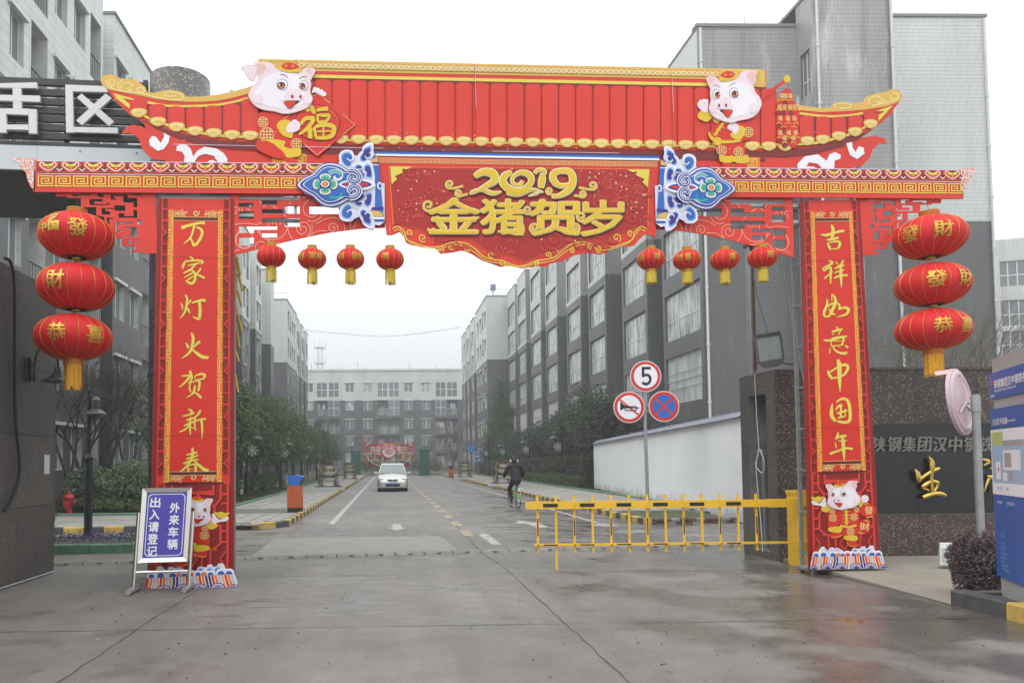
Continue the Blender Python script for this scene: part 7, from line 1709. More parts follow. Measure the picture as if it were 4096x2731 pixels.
p = gnd(2262, 1352, .1); bush(p.x + .02, p.y + .1, .29, .66, 6500, .052, 'leaf_purple', 'dark purple leaved bush at the kerb below the round mirror', 'purple_bush', 1, z=.10, stems=False)
# flower bed on the left
fb = [(-9, 13.0), (-4.6, 13.45), (-4.35, 13.75), (-4.5, 14.2), (-5.3, 14.9), (-9, 15.2)]
m = MB(); m.add([(x, y, .13) for x, y in fb], [tuple(range(6))], 'soil'); struct(m, 'flower_bed_soil')
kerb('flower_bed_kerb', fb, .8, .17, .11, ('kerb_green',))
m = MB(); l_ = MB()
for k in range(1500):
    x, y = rnd.uniform(-7.2, -4.6), rnd.uniform(13.35, 14.75)
    if y > 14.9 + (x + 5.3) * -.7 or y < 13.35 + (x + 7) * .06: continue
    z = .16 + rnd.uniform(0, .10); (m if k % 3 else l_).leaf((x, y, z + (.03 if k % 3 else 0)), .055, 'petal_purple' if k % 3 else 'leaf_ever')
o = m.build('pansies'); tag(o, 'purple pansies filling the green kerbed bed by the lamp post', 'flowers'); o['kind'] = 'stuff'; lo_ = l_.build('leaves', o); lo_['kind'] = 'stuff'
tw = MB()
for k in range(5): bare(tw, Vector((-6.55 + k * .02, 14.3, .13)), Vector((rnd.uniform(-.5, .6), .1, 1)).normalized(), .28, .012, 2, 'bark')
o = tw.build('bare_twig_shrub'); tag(o, 'small leafless twiggy shrub in the pansy bed against the gatehouse', 'shrub')
# soil bed at the right kerb
RK = [(6.04, 7.75), (6.02, 1.5)]
kerb('right_corner_kerb', [(7.4, 7.9), (6.1, 7.85)], .64, .16, .15, ('kerb_black', 'kerb_black')); kerb('right_edge_kerb', [(6.02, 7.88), (6.06, 1.5)], .72, .17, .16, ('kerb_black', 'kerb_yellow'))
m = MB(); m.add([(6.18, 7.76, .13), (6.2, 1.5, .13), (9, 1.5, .13), (9, 7.76, .13)], [(0, 1, 2, 3)], 'soil'); struct(m, 'soil_bed')

# ------------------------------------------------------------------ lamps
def cone_shade(mb, c, r, h, m='lampshade'):
    mb.lathe([(r, 0), (r * .98, .015), (r * .45, h * .38), (r * .26, h * .62), (r * .20, h)], m, 20, c)
def street_lamp(x, y, h, lab, flake=True, zh=None, grp='black street lamps along the right pavement', side=-1, base=.1):
    t = thing('street_lamp', lab, 'street lamp', (x, y, base), 0, grp)
    m = MB(); m.lathe([(.10, 0), (.10, 1.05), (.12, 1.07), (.07, 1.17), (.055, 1.2), (.055, h - .35), (.06, h - .33), (.06, h - .05), (.045, h)], 'darkmetal', 12); m.build('pole', t)
    zh = zh or h - .72; m = MB(); ox = side * .42
    m.tube([(0, 0, zh + .25), (ox * .5, 0, zh + .34), (ox, 0, zh + .30)], .018, 'darkmetal', 5); m.build('arm', t)
    m = MB(); m.lathe([(.28, 0), (.27, .02), (.13, .15), (.13, .32), (.10, .36), (.04, .42), (.0, .44)], 'lampshade', 18, (ox, 0, zh)); m.build('lamp_shade', t)
    m = MB(); m.lathe([(.13, 0), (.10, -.08), (.03, -.15)], 'darkmetal', 14, (ox, 0, zh)); m.build('lamp_glass', t)
    if flake:
        m = MB(); c = Vector((ox * .55, -.02, zh - .5))
        for k in range(8):
            a = math.pi * k / 4; d = Vector((math.cos(a), 0, math.sin(a))); m.tube([c, c + d * .27], .013, 'whiteframe', 4)
            for s in (-1, 1):
                e = Vector((math.cos(a + s * .7), 0, math.sin(a + s * .7)))
                for q in (.12, .19): m.tube([c + d * q, c + d * q + e * .08], .010, 'whiteframe', 3)
        m.build('snowflake', t)
    return t
for i, y in enumerate((43.9, 54, 65, 76, 97)): street_lamp(10.35, y, 3.55, '%s black lamp with white snowflake beside the right hedge' % ORD[i])
for i, y in enumerate((33.5, 44, 54.5, 66)): street_lamp(-6.35, y, 3.3, '%s black lamp with white snowflake under the left evergreens' % ORD[i], grp='black street lamps along the left pavement', side=1)
p = gnd(202, 1246); t = thing('street_lamp', 'tall black lamp post with single conical lamp in the pansy bed', 'street lamp', (p.x, p.y, 0))
H_ = 3.15; m = MB(); m.lathe([(.082, .1), (.077, 1.66), (.095, 1.70), (.095, 1.73), (.06, 1.80), (.052, 1.83), (.044, H_ - .03), (.035, H_), (.01, H_ + .02)], 'darkmetal', 20); m.build('pole', t)
m = MB(); c = (.125, .02, 2.62); m.lathe([(.225, 0), (.22, .01), (.09, .10), (.09, .27), (.10, .275), (.10, .29), (.06, .34), (.02, .36), (.01, .39)], 'lampshade', 28, c); m.build('lamp_shade', t)
m = MB(); m.lathe([(.20, 0), (.12, -.06), (.02, -.12)], 'soffit', 24, c); m.build('lamp_glass', t)
m = MB(); m.lathe([(.054, 2.74), (.054, 2.86)], 'darkmetal', 16); m.tube([(.03, 0, 2.82), (.12, 0, 2.82)], .012, 'darkmetal', 5); m.build('bracket', t)
# gooseneck wall lamp
pa = atX(62, 848, XG); t = thing('wall_lamp', 'black gooseneck wall lamp on the granite gatehouse below the left lanterns', 'lamp', pa)
m = MB(); m.lathe([(.055, -.16), (.06, -.14), (.06, .14), (.055, .16)], 'darkmetal', 12, (0, 0, 0)); m.build('wall_plate', t)
m = MB(); q = [(.03, 0, -.06), (.10, 0, -.13), (.10, 0, -.05), (.10, .02, .12), (.14, .04, .27), (.24, .06, .33), (.34, .08, .27), (.38, .09, .12), (.38, .09, .02)]; m.tube(catmull(q, False, 5), .016, 'darkmetal', 8); m.tube([(0, 0, .06), (.1, 0, .06)], .014, 'darkmetal', 6); m.ball((.10, 0, -.15), .022, .022, .022, 'darkmetal'); m.build('gooseneck', t)
m = MB(); cz = -.17; m.lathe([(.21, cz), (.205, cz + .015), (.13, cz + .055), (.06, cz + .12), (.035, cz + .2), (.028, cz + .22)], 'lampshade', 24, (.38, .09, 0)); m.build('lamp_shade', t)
m = MB(); m.lathe([(.03, cz - .13), (.034, cz - .12), (.034, cz + .01)], 'carglass', 12, (.38, .09, 0)); m.build('bulb_glass', t)

# ------------------------------------------------------------------ notice stand
a = gnd(300, 1362); b_ = gnd(430, 1357); d = (b_ - a); ang = math.atan2(d.y, d.x); wst = d.length * .98
NB = thing('notice_stand', 'stainless steel notice stand with tilted purple blue sign before the left column', 'sign stand', a + d * .04, ang)
hs = .88; lean = .09
def st(u, z, o=0): return (u + z * .05, z * lean + o, z)
m = MB()
for u in (0, wst): m.tube([st(u, .05), st(u, hs + .10)], .024, 'stainless', 10)
m.tube([st(0, .25), st(wst, .25)], .016, 'stainless', 8); m.build('uprights', NB)
for u in (0, wst):
    m = MB(); m.tube([(u - .03, -.17, .04), (u + .02, .25, .04)], .036, 'galvanised', 10); m.build('foot', NB)
z0, z1 = .37, 1.285; bu0, bu1 = .03, wst - .03; B_ = lambda u, z, o=0: (u + z * .05 , z * lean + o, z)
m = MB(); fwid = .055
for (p1, p2, p3, p4) in (((bu0, z0), (bu1, z0), (bu1 - fwid, z0 + fwid), (bu0 + fwid, z0 + fwid)), ((bu1, z0), (bu1, z1), (bu1 - fwid, z1 - fwid), (bu1 - fwid, z0 + fwid)), ((bu1, z1), (bu0, z1), (bu0 + fwid, z1 - fwid), (bu1 - fwid, z1 - fwid)), ((bu0, z1), (bu0, z0), (bu0 + fwid, z0 + fwid), (bu0 + fwid, z1 - fwid))):
    vs = [B_(*p, -.045) for p in (p1, p2)] + [B_(*p, -.035) for p in (p3, p4)] + [B_(*p, .0) for p in (p1, p2, p3, p4)]
    m.add(vs, [(0, 1, 2, 3), (4, 5, 1, 0), (5, 6, 2, 1), (6, 7, 3, 2), (7, 4, 0, 3), (7, 6, 5, 4)], 'stainless')
m.build('sign_frame', NB)
m = MB(); m.add([B_(bu0 + fwid - .002, z0 + fwid - .002, -.028), B_(bu1 - fwid + .002, z0 + fwid - .002, -.028), B_(bu1 - fwid + .002, z1 - fwid + .002, -.028), B_(bu0 + fwid - .002, z1 - fwid + .002, -.028), B_(bu0 + fwid, z0 + fwid, .0), B_(bu1 - fwid, z0 + fwid, .0), B_(bu1 - fwid, z1 - fwid, .0), B_(bu0 + fwid, z1 - fwid, .0)], [(0, 1, 2, 3), (7, 6, 5, 4)], 'print_violet'); face = m.build('sign_face', NB)
m = MB(); ux = Vector((1, 0, 0)); uzv = Vector((.05, lean, 1)).normalized()
x0, x1_ = bu0 + fwid + .02, bu1 - fwid - .02
def rr_loop(i): # rounded border line
    r = .05; pts = []
    for cx, cz, a0 in ((x1_ - i - r, z0 + fwid + .02 + i + r, -90), (x1_ - i - r, z1 - fwid - .02 - i - r, 0), (x0 + i + r, z1 - fwid - .02 - i - r, 90), (x0 + i + r, z0 + fwid + .02 + i + r, 180)):
        for k in range(6): t_ = R(a0 + k * 18); pts.append((cx + r * math.cos(t_), cz + r * math.sin(t_)))
    return pts
o1, o2 = rr_loop(0), rr_loop(.008); n = len(o1); m.add([B_(*p, -.031) for p in o1 + o2], [(i, (i + 1) % n, n + (i + 1) % n, n + i) for i in range(n)], 'print_white')
def ch(c, u, z, s): text_on(m, c, B_(u, z, -.0305), ux, uzv, s, s * 1.04, 'print_white', .03)
for i, c in enumerate('出入请登记'): ch(c, .135, 1.045 - i * .150, .118)
for i, c in enumerate('外来车辆'): ch(c, .375, .975 - i * .150, .118)
m.build('lettering', face)

# ------------------------------------------------------------------ barriers
def ppt(x, y, Y): return atY(x, y, Y)
YB = 10.72; c0 = gnd(1822, 1300, 0)
BB = thing('boom_barrier', 'closed yellow boom barrier with hanging pickets and yellow cabinet, at the right lane', 'barrier', (6.0, 10.9, 0))
xa, xb = atY(1836, 1200, 10.75).x, atY(1858, 1200, 10.75).x
m = MB(); z1c = atY(1838, 1127, 10.75).z
m.box(xa, xb + .06, 10.76, 11.08, 0, z1c - .05, 'boom_yellow'); m.box(xa - .012, xb + .072, 10.745, 11.09, z1c - .05, z1c, 'boom_yellow'); m.box(xa - .003, xa + .10, 10.753, 10.76, .12, z1c - .18, 'boom_yellow'); m.build('cabinet', BB, world=True)
m = MB(); m.box(xa + .02, xa + .09, 10.748, 10.753, z1c - .35, z1c - .34, 'crack'); m.box(xa + .02, xa + .09, 10.748, 10.753, .22, .23, 'crack'); m.build('panel_gap', BB, world=True)
za1 = atY(1700, 1147, YB).z; za0 = atY(1700, 1164, YB).z; xl = atY(1208, 1165, YB).x; xr2 = xb
m = MB(); m.box(xl, xr2 - .35, YB - .022, YB + .022, za0, za1, 'boom_yellow'); m.box(xr2 - .62, xr2 + .02, YB - .030, YB + .030, za0 - .006, za1 + .006, 'boom_yellow'); m.build('arm', BB, world=True)
m = MB(); m.box(xl - .012, xl, YB - .024, YB + .024, za0 - .004, za1 + .004, 'stainless'); m.build('end_cap', BB, world=True)
sp_ = (atY(1740, 1200, YB).x - atY(1236, 1200, YB).x) / 12; x0p = atY(1236, 1200, YB).x; zr_ = atY(1500, 1249, YB - .03).z; zt_ = za1 + .085; zb__ = atY(1500, 1267, YB).z
for k in range(6): x = x0p + .07 + k * 2 * sp_; m = MB(); m.box(x, x + .215, YB - .0245, YB - .0225, za0 + .025, za1 - .03, 'black_rubber'); m.build('reflector_strip', BB, world=True)
for k in range(13):
    x = x0p + k * sp_; m = MB(); zb2 = .005 if k == 1 else zb__; m.box(x - .016, x + .016, YB + .0235, YB + .0435, zb2, zt_, 'boom_yellow')
    po_ = m.build('picket', BB, world=True)
    if k % 2 == 0: m = MB(); m.box(x - .008, x + .008, YB + .0205, YB + .0235, zr_ + .13, zr_ + .38, 'black_rubber'); m.build('reflector_strip', po_, world=True)
m = MB(); m.box(x0p - .06, xr2, YB - .012, YB + .0225, zr_ - .016, zr_ + .016, 'boom_yellow')
lr = m.build('lower_rail', BB, world=True)
for k in range(6): x = x0p + .07 + k * 2 * sp_; m = MB(); m.box(x, x + .2, YB - .0145, YB - .0125, zr_ - .008, zr_ + .008, 'black_rubber'); m.build('reflector_strip', BB, world=True)
m = MB()
for k in range(13):
    x = x0p + k * sp_; m.ball((x, YB - .015, zr_), .010, .008, .010, 'darkmetal', 8, 5); m.ball((x, YB - .024, za0 + .045), .006, .004, .006, 'darkmetal', 8, 5)
m.build('bolt', BB, world=True)
# raised barrier behind the left column
t = thing('boom_barrier', 'raised yellow boom arm with folded pickets behind the left column', 'barrier', (-2.1, 10.75, 0)); Yq = 10.75
m = MB(); a1, a2 = atY(544, 590, Yq), atY(541, 1010, Yq); m.tube([Vector((-2.75, 10.8, .9)), a2 + Vector((-.12, 0, 0)), a1], .028, 'boom_yellow', 4); m.build('arm', t, world=True)
m = MB(); m.box(-2.95, -2.62, 10.7, 11.0, 0, 1.0, 'boom_yellow'); m.build('cabinet', t, world=True)
for (x0_, y0_, x1_2, y1_) in ((544, 592, 552, 632), (548, 630, 557, 668), (546, 668, 555, 704), (541, 700, 556, 762), (541, 742, 550, 798), (539, 800, 549, 830), (540, 860, 547, 900)):
    m = MB(); m.tube([atY(x0_, y0_, Yq - .03), atY(x1_2, y1_, Yq - .05)], .016, 'boom_yellow', 4); m.build('picket', t, world=True)

# ------------------------------------------------------------------ road signs
p = gnd(1489, 1178, .13); Ys = p.y; t = thing('traffic_sign_post', 'grey pole with three round traffic signs, speed limit five on top', 'traffic sign', p)
topz = atY(1483, 830, Ys).z; m = MB(); m.tube([(0, 0, 0), (-.06, 0, topz - p.z)], .048, 'galvanised', 12); m.build('pole', t)
def disc(px, py, rpx, name, draw):
    c = atY(px, py, Ys - .09); r = rpx / 1700 * Ys; m = MB()
    fr = lambda a, b, w: (c.x + a, c.y + w, c.z + b)
    n = 40; circ = lambda q: [(q * math.cos(2 * math.pi * k / n), q * math.sin(2 * math.pi * k / n)) for k in range(n)]
    m.prism(circ(r), fr, .02, 'galvanised'); m.add([fr(*q, -.002) for q in circ(r * .985)], [tuple(range(n))], 'print_white'); m.add([fr(*q, -.004) for q in circ(r * .945)], [tuple(range(n))], 'print_red')
    o = m.build(name, t, world=True); q = MB(); draw(q, fr, r, circ, n); q.build('symbol', o, world=True)
def bar_(q, fr, r, a, w, l, m, lay): c, s = math.cos(a), math.sin(a); q.add([fr(x * c - y * s, x * s + y * c, lay) for x, y in ((-l, -w), (l, -w), (l, w), (-l, w))], [(0, 1, 2, 3)], m)
def d5(q, fr, r, circ, n):
    q.add([fr(*c, -.006) for c in circ(r * .76)], [tuple(range(n))], 'print_white')
    s = r * .60
    S_ = [(-.42, 1), (.55, 1), (.55, .72), (-.14, .72), (-.14, .22), (.05, .30), (.3, .26), (.52, .08), (.62, -.2), (.58, -.55), (.38, -.84), (.08, -.98), (-.22, -.94), (-.46, -.76), (-.34, -.52), (-.14, -.66), (.1, -.68), (.28, -.55), (.35, -.3), (.28, -.08), (.12, .02), (-.1, -.02), (-.25, -.14), (-.42, -.06)]
    tr = tessellate_polygon([[Vector((a * s, b * s, 0)) for a, b in S_]]); q.add([fr(a * s, b * s, -.008) for a, b in S_], [tuple(x) for x in tr], 'print_black')
def dhorn(q, fr, r, circ, n):
    q.add([fr(*c, -.006) for c in circ(r * .76)], [tuple(range(n))], 'print_white'); bar_(q, fr, r, -.70, r * .055, r * .80, 'print_red', -.008)
    for poly in ([(-.57, .36), (-.28, .12), (-.10, .06), (.05, .06), (.05, .01), (-.12, 0), (-.30, -.04), (-.57, -.22)],): q.add([fr(a * r, b * r, -.010) for a, b in poly], [tuple(range(len(poly)))], 'print_black')
    pts = [(-.1, .04), (.35, .05), (.45, .0), (.47, -.08), (.42, -.17), (.35, -.20), (-.2, -.20), (-.27, -.15), (-.27, -.08), (-.2, -.03), (.2, -.03), (.62, -.05)]
    q.tube([fr(a * r, b * r, -.012) for a, b in catmull(pts, False, 4)], r * .028, 'print_black', 4)
def dstop(q, fr, r, circ, n):
    q.add([fr(*c, -.006) for c in circ(r * .745)], [tuple(range(n))], 'print_blue'); bar_(q, fr, r, .78, r * .062, r * .85, 'print_red', -.008); bar_(q, fr, r, -.78, r * .062, r * .85, 'print_red', -.009)
disc(1483, 864, 36.5, 'speed_limit_sign', d5); disc(1445, 935, 36.5, 'no_horn_sign', dhorn); disc(1525, 933, 36, 'no_stopping_sign', dstop)
m = MB()
for (px, py) in ((1483, 885), (1486, 930), (1487, 945)): c = atY(px, py, Ys - .05); m.box(c.x - .3, c.x + .3, c.y - .02, c.y, c.z - .02, c.z + .02, 'galvanised')
m.build('clamp', t, world=True)
# blue roundabout sign and direction boards
p = atY(1081, 1030, 80); t = thing('traffic_sign_post', 'small round blue roundabout sign far down the right pavement', 'traffic sign', (p.x, 80, .1)); m = MB(); m.tube([(0, 0, 0), (0, 0, p.z - .1)], .04, 'galvanised', 8); m.build('pole', t)
m = MB(); m.M = Matrix.Rotation(math.pi / 2, 4, 'X'); m.lathe([(.42, 0), (.42, .02)], 'print_blue', 28, (0, p.z - .1, .06)); dd_ = m.build('sign_disc', t); m = MB()
for k in range(3):
    a0 = k * 2.094; pts = [(.24 * math.cos(a0 + j * .2), -.095, p.z - .1 + .24 * math.sin(a0 + j * .2)) for j in range(7)]; m.tube(pts, [.03] * 5 + [.06, .01], 'print_sky', 4)
m.build('arrow', dd_)
t = thing('direction_sign', 'stack of small blue direction boards beside the roundabout sign', 'sign', (p.x + .9, 81, .1)); m = MB(); m.tube([(0, 0, 0), (0, 0, 2.9)], .035, 'galvanised', 6); m.build('pole', t)
for k in range(3): m = MB(); m.box(-.35, .35, -.05, -.02, 1.5 + k * .45, 1.78 + k * .45, 'print_blue'); q = m.build('board', t); m = MB(); text_on(m, ['生活区', '食堂', '公寓'][k], (-.25, -.055, 1.55 + k * .45), (1, 0, 0), (0, 0, 1), None, .17, 'print_white', .02); m.build('lettering', q)

# ------------------------------------------------------------------ round mirror seen from behind
Ym = 8.35; pt = atY(2240, 906, Ym); pb = atY(2252, 1250, Ym)
t = thing('traffic_mirror', 'round convex traffic mirror seen from behind, pinkish back, on a grey post', 'mirror', (pt.x, Ym, .1))
m = MB(); m.tube([(0, 0, 0), (0, 0, pt.z - .1)], .041, 'galvanised', 14); m.lathe([(.05, pt.z - .30), (.05, pt.z - .12)], 'galvanised', 14); m.build('post', t)
cmr = atY(2207, 922, Ym + .12); r = 80 / 1700 * Ym; ax = Vector((-.60, .79, -.10)).normalized(); sdv = Vector((-ax.y, ax.x, 0)).normalized(); upv = ax.cross(sdv); upv = upv if upv.z > 0 else -upv
m = MB(); n = 40; prof = [(0, .02), (.25, .025), (.72, .03), (.78, .008), (.86, .008), (.90, .05), (.985, .045), (1.0, .0), (1.0, .05 + .03)]
prof = [(0.01, -.055), (.3, -.05), (.74, -.03), (.79, -.055), (.88, -.05), (.93, -.02), (1.0, -.01), (1.0, .06)]
vs = []; fs = []
for q, w in prof:
    for k in range(n): a_ = 2 * math.pi * k / n; vs.append(cmr + (sdv * math.cos(a_) + upv * math.sin(a_)) * r * q + ax * w * .55)
for i in range(len(prof) - 1):
    for k in range(n): fs.append((i * n + k, i * n + (k + 1) % n, (i + 1) * n + (k + 1) % n, (i + 1) * n + k))
m.add(vs, fs, 'mirror_back')
for k in range(3): a_ = 1.57 + k * 2.094; d_ = sdv * math.cos(a_) + upv * math.sin(a_); m.tube([cmr + d_ * r * .1 - ax * .055, cmr + d_ * r * .74 - ax * .04], .010, 'mirror_back', 5)
m.build('mirror_shell', t, world=True, smooth=False)
m = MB(); m.add([cmr + (sdv * math.cos(2 * math.pi * k / n) + upv * math.sin(2 * math.pi * k / n)) * r * .97 + ax * .025 for k in range(n)], [tuple(range(n))], 'carglass'); m.build('mirror_glass', t, world=True)
m = MB(); vs = []; fs = []; nn_ = 13
for k in range(nn_):
    a_ = .95 + 1.25 * k / (nn_ - 1); e = sdv * math.cos(a_) + upv * math.sin(a_); d_ = .13 * math.sin(math.pi * (.12 + .76 * k / (nn_ - 1))) ** .6
    for q, w in ((1.0, .03), (1.005, .06 + d_), (.985, .06 + d_), (.985, .03)): vs.append(cmr + e * r * q + ax * w)
for k in range(nn_ - 1):
    for j in range(4): fs.append((k * 4 + j, k * 4 + (j + 1) % 4, (k + 1) * 4 + (j + 1) % 4, (k + 1) * 4 + j))
m.add(vs, fs, 'mirror_back'); m.build('hood', t, world=True)
pc = Vector((pt.x, Ym, pt.z - .2)); m = MB(); m.tube([pc, cmr - ax * .06 + Vector((.02, 0, -.06))], .035, 'galvanised', 4); m.build('bracket', t, world=True)

# ------------------------------------------------------------------ blue map board
pA = Vector((6.46, 7.75, .13)); pB = Vector((6.10, 6.95, .13)); d = (pB - pA).normalized(); 
IB = thing('map_board', 'tall blue and grey map and notice board at the right picture edge', 'notice board', pA)
nB = Vector((d.y, -d.x, 0)); nB = nB if nB.x < 0 else -nB
def bpt(x, y): q = onplane(x * K, y * K, pA, nB); return q
def bz(y): return bpt(2290, y).z
def bslab(name, u0, u1, z0, z1, dp0, dp1, mm, parent=IB):
    m = MB(); c = [pA + d * u + nB * w for w in (dp0, dp1) for u in (u0, u1)]; c = [Vector((p_.x, p_.y, 0)) for p_ in c]
    vs = [p_ + Vector((0, 0, z0)) for p_ in c] + [p_ + Vector((0, 0, z1)) for p_ in c]; m.add(vs, [(0, 1, 3, 2), (4, 6, 7, 5), (0, 4, 5, 1), (2, 3, 7, 6), (0, 2, 6, 4), (1, 5, 7, 3)], mm); return m.build(name, parent, world=True)
W_ = 1.5
Zb = lambda y: atY(2300, y, 7.62).z
bslab('body', .02, W_, .1, Zb(822), -.10, 0, 'print_grey')
panels = [('blue_header', 855, 915), ('blue_title_strip', 938, 984), ('map_panel', 986, 1135), ('blue_text_panel', 1136, 1326)]
pan = {}
for nm, y0, y1 in panels: pan[nm] = bslab(nm, -.03, W_, Zb(y1), Zb(y0), .0, .02 if nm != 'map_panel' else .024, 'print_signblue' if nm != 'map_panel' else 'print_white')
def btext(s, u, y, h, par, col='print_white', bold=.02):
    m = MB(); z = Zb(y); o_ = pA + d * u + nB * .0262; text_on(m, s, (o_.x, o_.y, z), (d.x, d.y, 0), (0, 0, 1), None, h, col, bold); m.build('lettering', par, world=True)
hh = (Zb(870) - Zb(890)); btext('陕钢集团汉中钢铁有限责任公司', .15, 893, hh, pan['blue_header'], bold=.03); btext('Shaanxi Steel Group Hanzhong Steel', .15, 903, hh * .42, pan['blue_header'], bold=.01); btext('陕钢集团', .035, 911, hh * .28, pan['blue_header'])
m = MB(); o_ = pA + d * .085 + nB * .0262; z = Zb(885)
for k in range(7): 
    a_ = -.42 + k * .14; m.add([(o_.x, o_.y, z + .03), (o_.x + d.x * math.sin(a_) * .055, o_.y + d.y * math.sin(a_) * .055, z - .045), (o_.x + d.x * math.sin(a_ + .08) * .055, o_.y + d.y * math.sin(a_ + .08) * .055, z - .045)], [(0, 1, 2)], 'print_navy')
m.add([(o_.x + d.x * .04 * math.cos(t_), o_.y + d.y * .04 * math.cos(t_), z + .012 + .055 * max(-.1, math.sin(t_))) for t_ in [2 * math.pi * q / 18 for q in range(18)]], [tuple(range(18))], 'print_red'); m.build('emblem', pan['blue_header'], world=True)
btext('生活区平面图', .06, 976, hh * .72, pan['blue_title_strip'], bold=.02); btext('Living area plan', .45, 974, hh * .42, pan['blue_title_strip'], bold=.01)
m = MB()
def bq(u0, u1, y0, y1, col, lay=.0255):
    a_, b2 = pA + d * u0 + nB * lay, pA + d * u1 + nB * lay; m.add([(a_.x, a_.y, Zb(y1)), (b2.x, b2.y, Zb(y1)), (b2.x, b2.y, Zb(y0)), (a_.x, a_.y, Zb(y0))], [(0, 1, 2, 3)], col)
bq(.0, 1.2, 1022, 1108, 'print_mapblue', .0250); bq(.0, .33, 992, 1022, 'print_mapgreen', .0252); bq(.33, .9, 1012, 1024, 'print_grey', .0254); bq(.1, .24, 1060, 1100, 'print_white', .0256); bq(.02, .27, 1030, 1045, 'print_sky', .0254); bq(.32, .8, 1034, 1078, 'print_white', .0256); bq(.36, .55, 1040, 1072, 'print_grey', .0260); bq(.3, .42, 1084, 1102, 'print_white', .0256); bq(.46, .58, 1084, 1102, 'print_grey', .0256)
for k, c in enumerate(('print_mapblue', 'print_sky', 'print_cream', 'print_mapgreen')): bq(.12 + k * .09, .17 + k * .09, 1117, 1124, c, .0256)
bq(.16, .19, 1072, 1082, 'print_red', .026); m.build('map_print', pan['map_panel'], world=True)
btext('请勿吸烟', .10, 1156, hh * .36, pan['blue_text_panel'], bold=.0); btext('请勿乱扔垃圾', .38, 1156, hh * .36, pan['blue_text_panel'], bold=.0); btext('人王', .16, 1232, hh * .62, pan['blue_text_panel'], 'print_sky', .0)
for k, s in enumerate(('人以食为本', '人以正为本身', '事在于正', '才能真正在自己', '是何能达正身', '事在于正', '才能自如和谐向人', '不论说话先正身自立')): btext(s, .15, 1247 + k * 8.6, hh * .27, pan['blue_text_panel'], 'print_sky', .0)

# ------------------------------------------------------------------ floodlights
p = atY(1768, 806, 11.75); t = thing('floodlight', 'big grey square floodlight standing on the granite pillar', 'floodlight', (p.x, 11.75, 2.97))
M_ = Matrix.Translation(p) @ Matrix.Rotation(-.42, 4, 'Z') @ Matrix.Rotation(.10, 4, 'X') @ Matrix.Rotation(-.10, 4, 'Y'); w, h = .205, .265
m = MB(); m.M = M_
fr_ = [(-w * .95, h), (w * .95, h), (w, h * .9), (w, -h * .62), (w * .55, -h), (-w * .55, -h), (-w, -h * .62), (-w, h * .9)]
m.add([(a, 0, b) for a, b in fr_] + [(a * .97, -.03, b * .97) for a, b in fr_] + [(a * .62, .20, b * .6 + .03) for a, b in fr_], [(8 + i, 8 + (i + 1) % 8, (i + 1) % 8, i) for i in range(8)] + [(i, (i + 1) % 8, 16 + (i + 1) % 8, 16 + i) for i in range(8)] + [tuple(range(16, 24)), tuple(range(8, 16))], 'floodbody'); m.box(-w * .9, w * .9, -.05, .05, h, h + .03, 'floodbody'); m.build('housing', t, world=True)
m = MB(); m.M = M_; m.box(-w * .8, w * .78, -.036, -.0305, -h * .55, h * .82, 'floodglass'); m.build('glass', t, world=True)
m = MB(); m.tube([p + Vector((.17, .1, -.05)), p + Vector((.24, .1, -.22)), (p.x + .1, 11.8, 3.0), (p.x - .05, 11.8, 3.0)], .016, 'galvanised', 5); m.box(p.x - .1, p.x + .12, 11.7, 11.85, 2.97, 2.985, 'galvanised'); m.build('bracket', t, world=True)
m = MB(); m.tube(catmull([p + Vector((.2, .1, -.15)), p + Vector((.35, .1, -.2)), p + Vector((.55, 0, -.22))], False, 4), .012, 'black_rubber', 5); m.tube(catmull([p + Vector((-.02, 0, .28)), atY(1735, 660, 12.5), atY(1722, 560, 13)], False, 4), .006, 'black_rubber', 4); o = m.build('lamp_cable'); tag(o, 'thin black cables running from the floodlight on the pillar', 'cable')
p = gnd(2160, 1298, .1); t = thing('floodlight', 'small white floodlight lying on the apron before the name wall', 'floodlight', p)
m = MB(); m.M = Matrix.Rotation(-.1, 4, 'Z'); A1 = (0, 0, 0.01); 
m.add([(0, 0, .01), (.29, .03, .01), (.29, .10, .29), (.04, .06, .29), (.06, .16, .01), (.33, .2, .01), (.31, .14, .30), (.07, .12, .30)], [(0, 1, 2, 3), (0, 3, 7, 4), (3, 2, 6, 7), (1, 5, 6, 2), (4, 7, 6, 5)], 'whiteframe'); m.build('housing', t)
m = MB(); m.M = Matrix.Rotation(-.1, 4, 'Z'); m.add([(.03, -.008, .04), (.27, .02, .04), (.27, .075, .235), (.055, .045, .235)], [(0, 1, 2, 3)], 'floodglass'); m.build('glass', t)
m = MB(); m.tube([(.36, .1, .02), (.2, -.02, .02), (.42, -.02, .03)], .012, 'whiteframe', 5); m.build('bracket', t)

# ------------------------------------------------------------------ hydrant
p = gnd(158, 1183, .1); t = thing('fire_hydrant', 'red fire hydrant on the grass beside the whitewashed tree', 'hydrant', p)
m = MB(); m.lathe([(.13, 0), (.13, .04), (.085, .05), (.08, .46), (.12, .47), (.12, .50), (.10, .50)], 'hydrant', 18); m.build('barrel', t)
m = MB(); m.lathe([(.15, .50), (.16, .53), (.12, .60), (.05, .63), (.045, .68), (.03, .69)], 'hydrant', 18); m.build('bonnet', t)
for s in (1, -1): m = MB(); m.tube([(s * .06, 0, .40), (s * .15, 0, .40)], .045, 'hydrant', 10); m.tube([(s * .15, 0, .40), (s * .17, 0, .40)], .055, 'hydrant', 8); m.build('outlet', t)
m = MB(); m.tube([(0, -.06, .34), (0, -.15, .34)], .085, 'hydrant', 14); m.tube([(0, -.15, .34), (0, -.17, .34)], .10, 'hydrant', 14); m.build('front_cap', t)

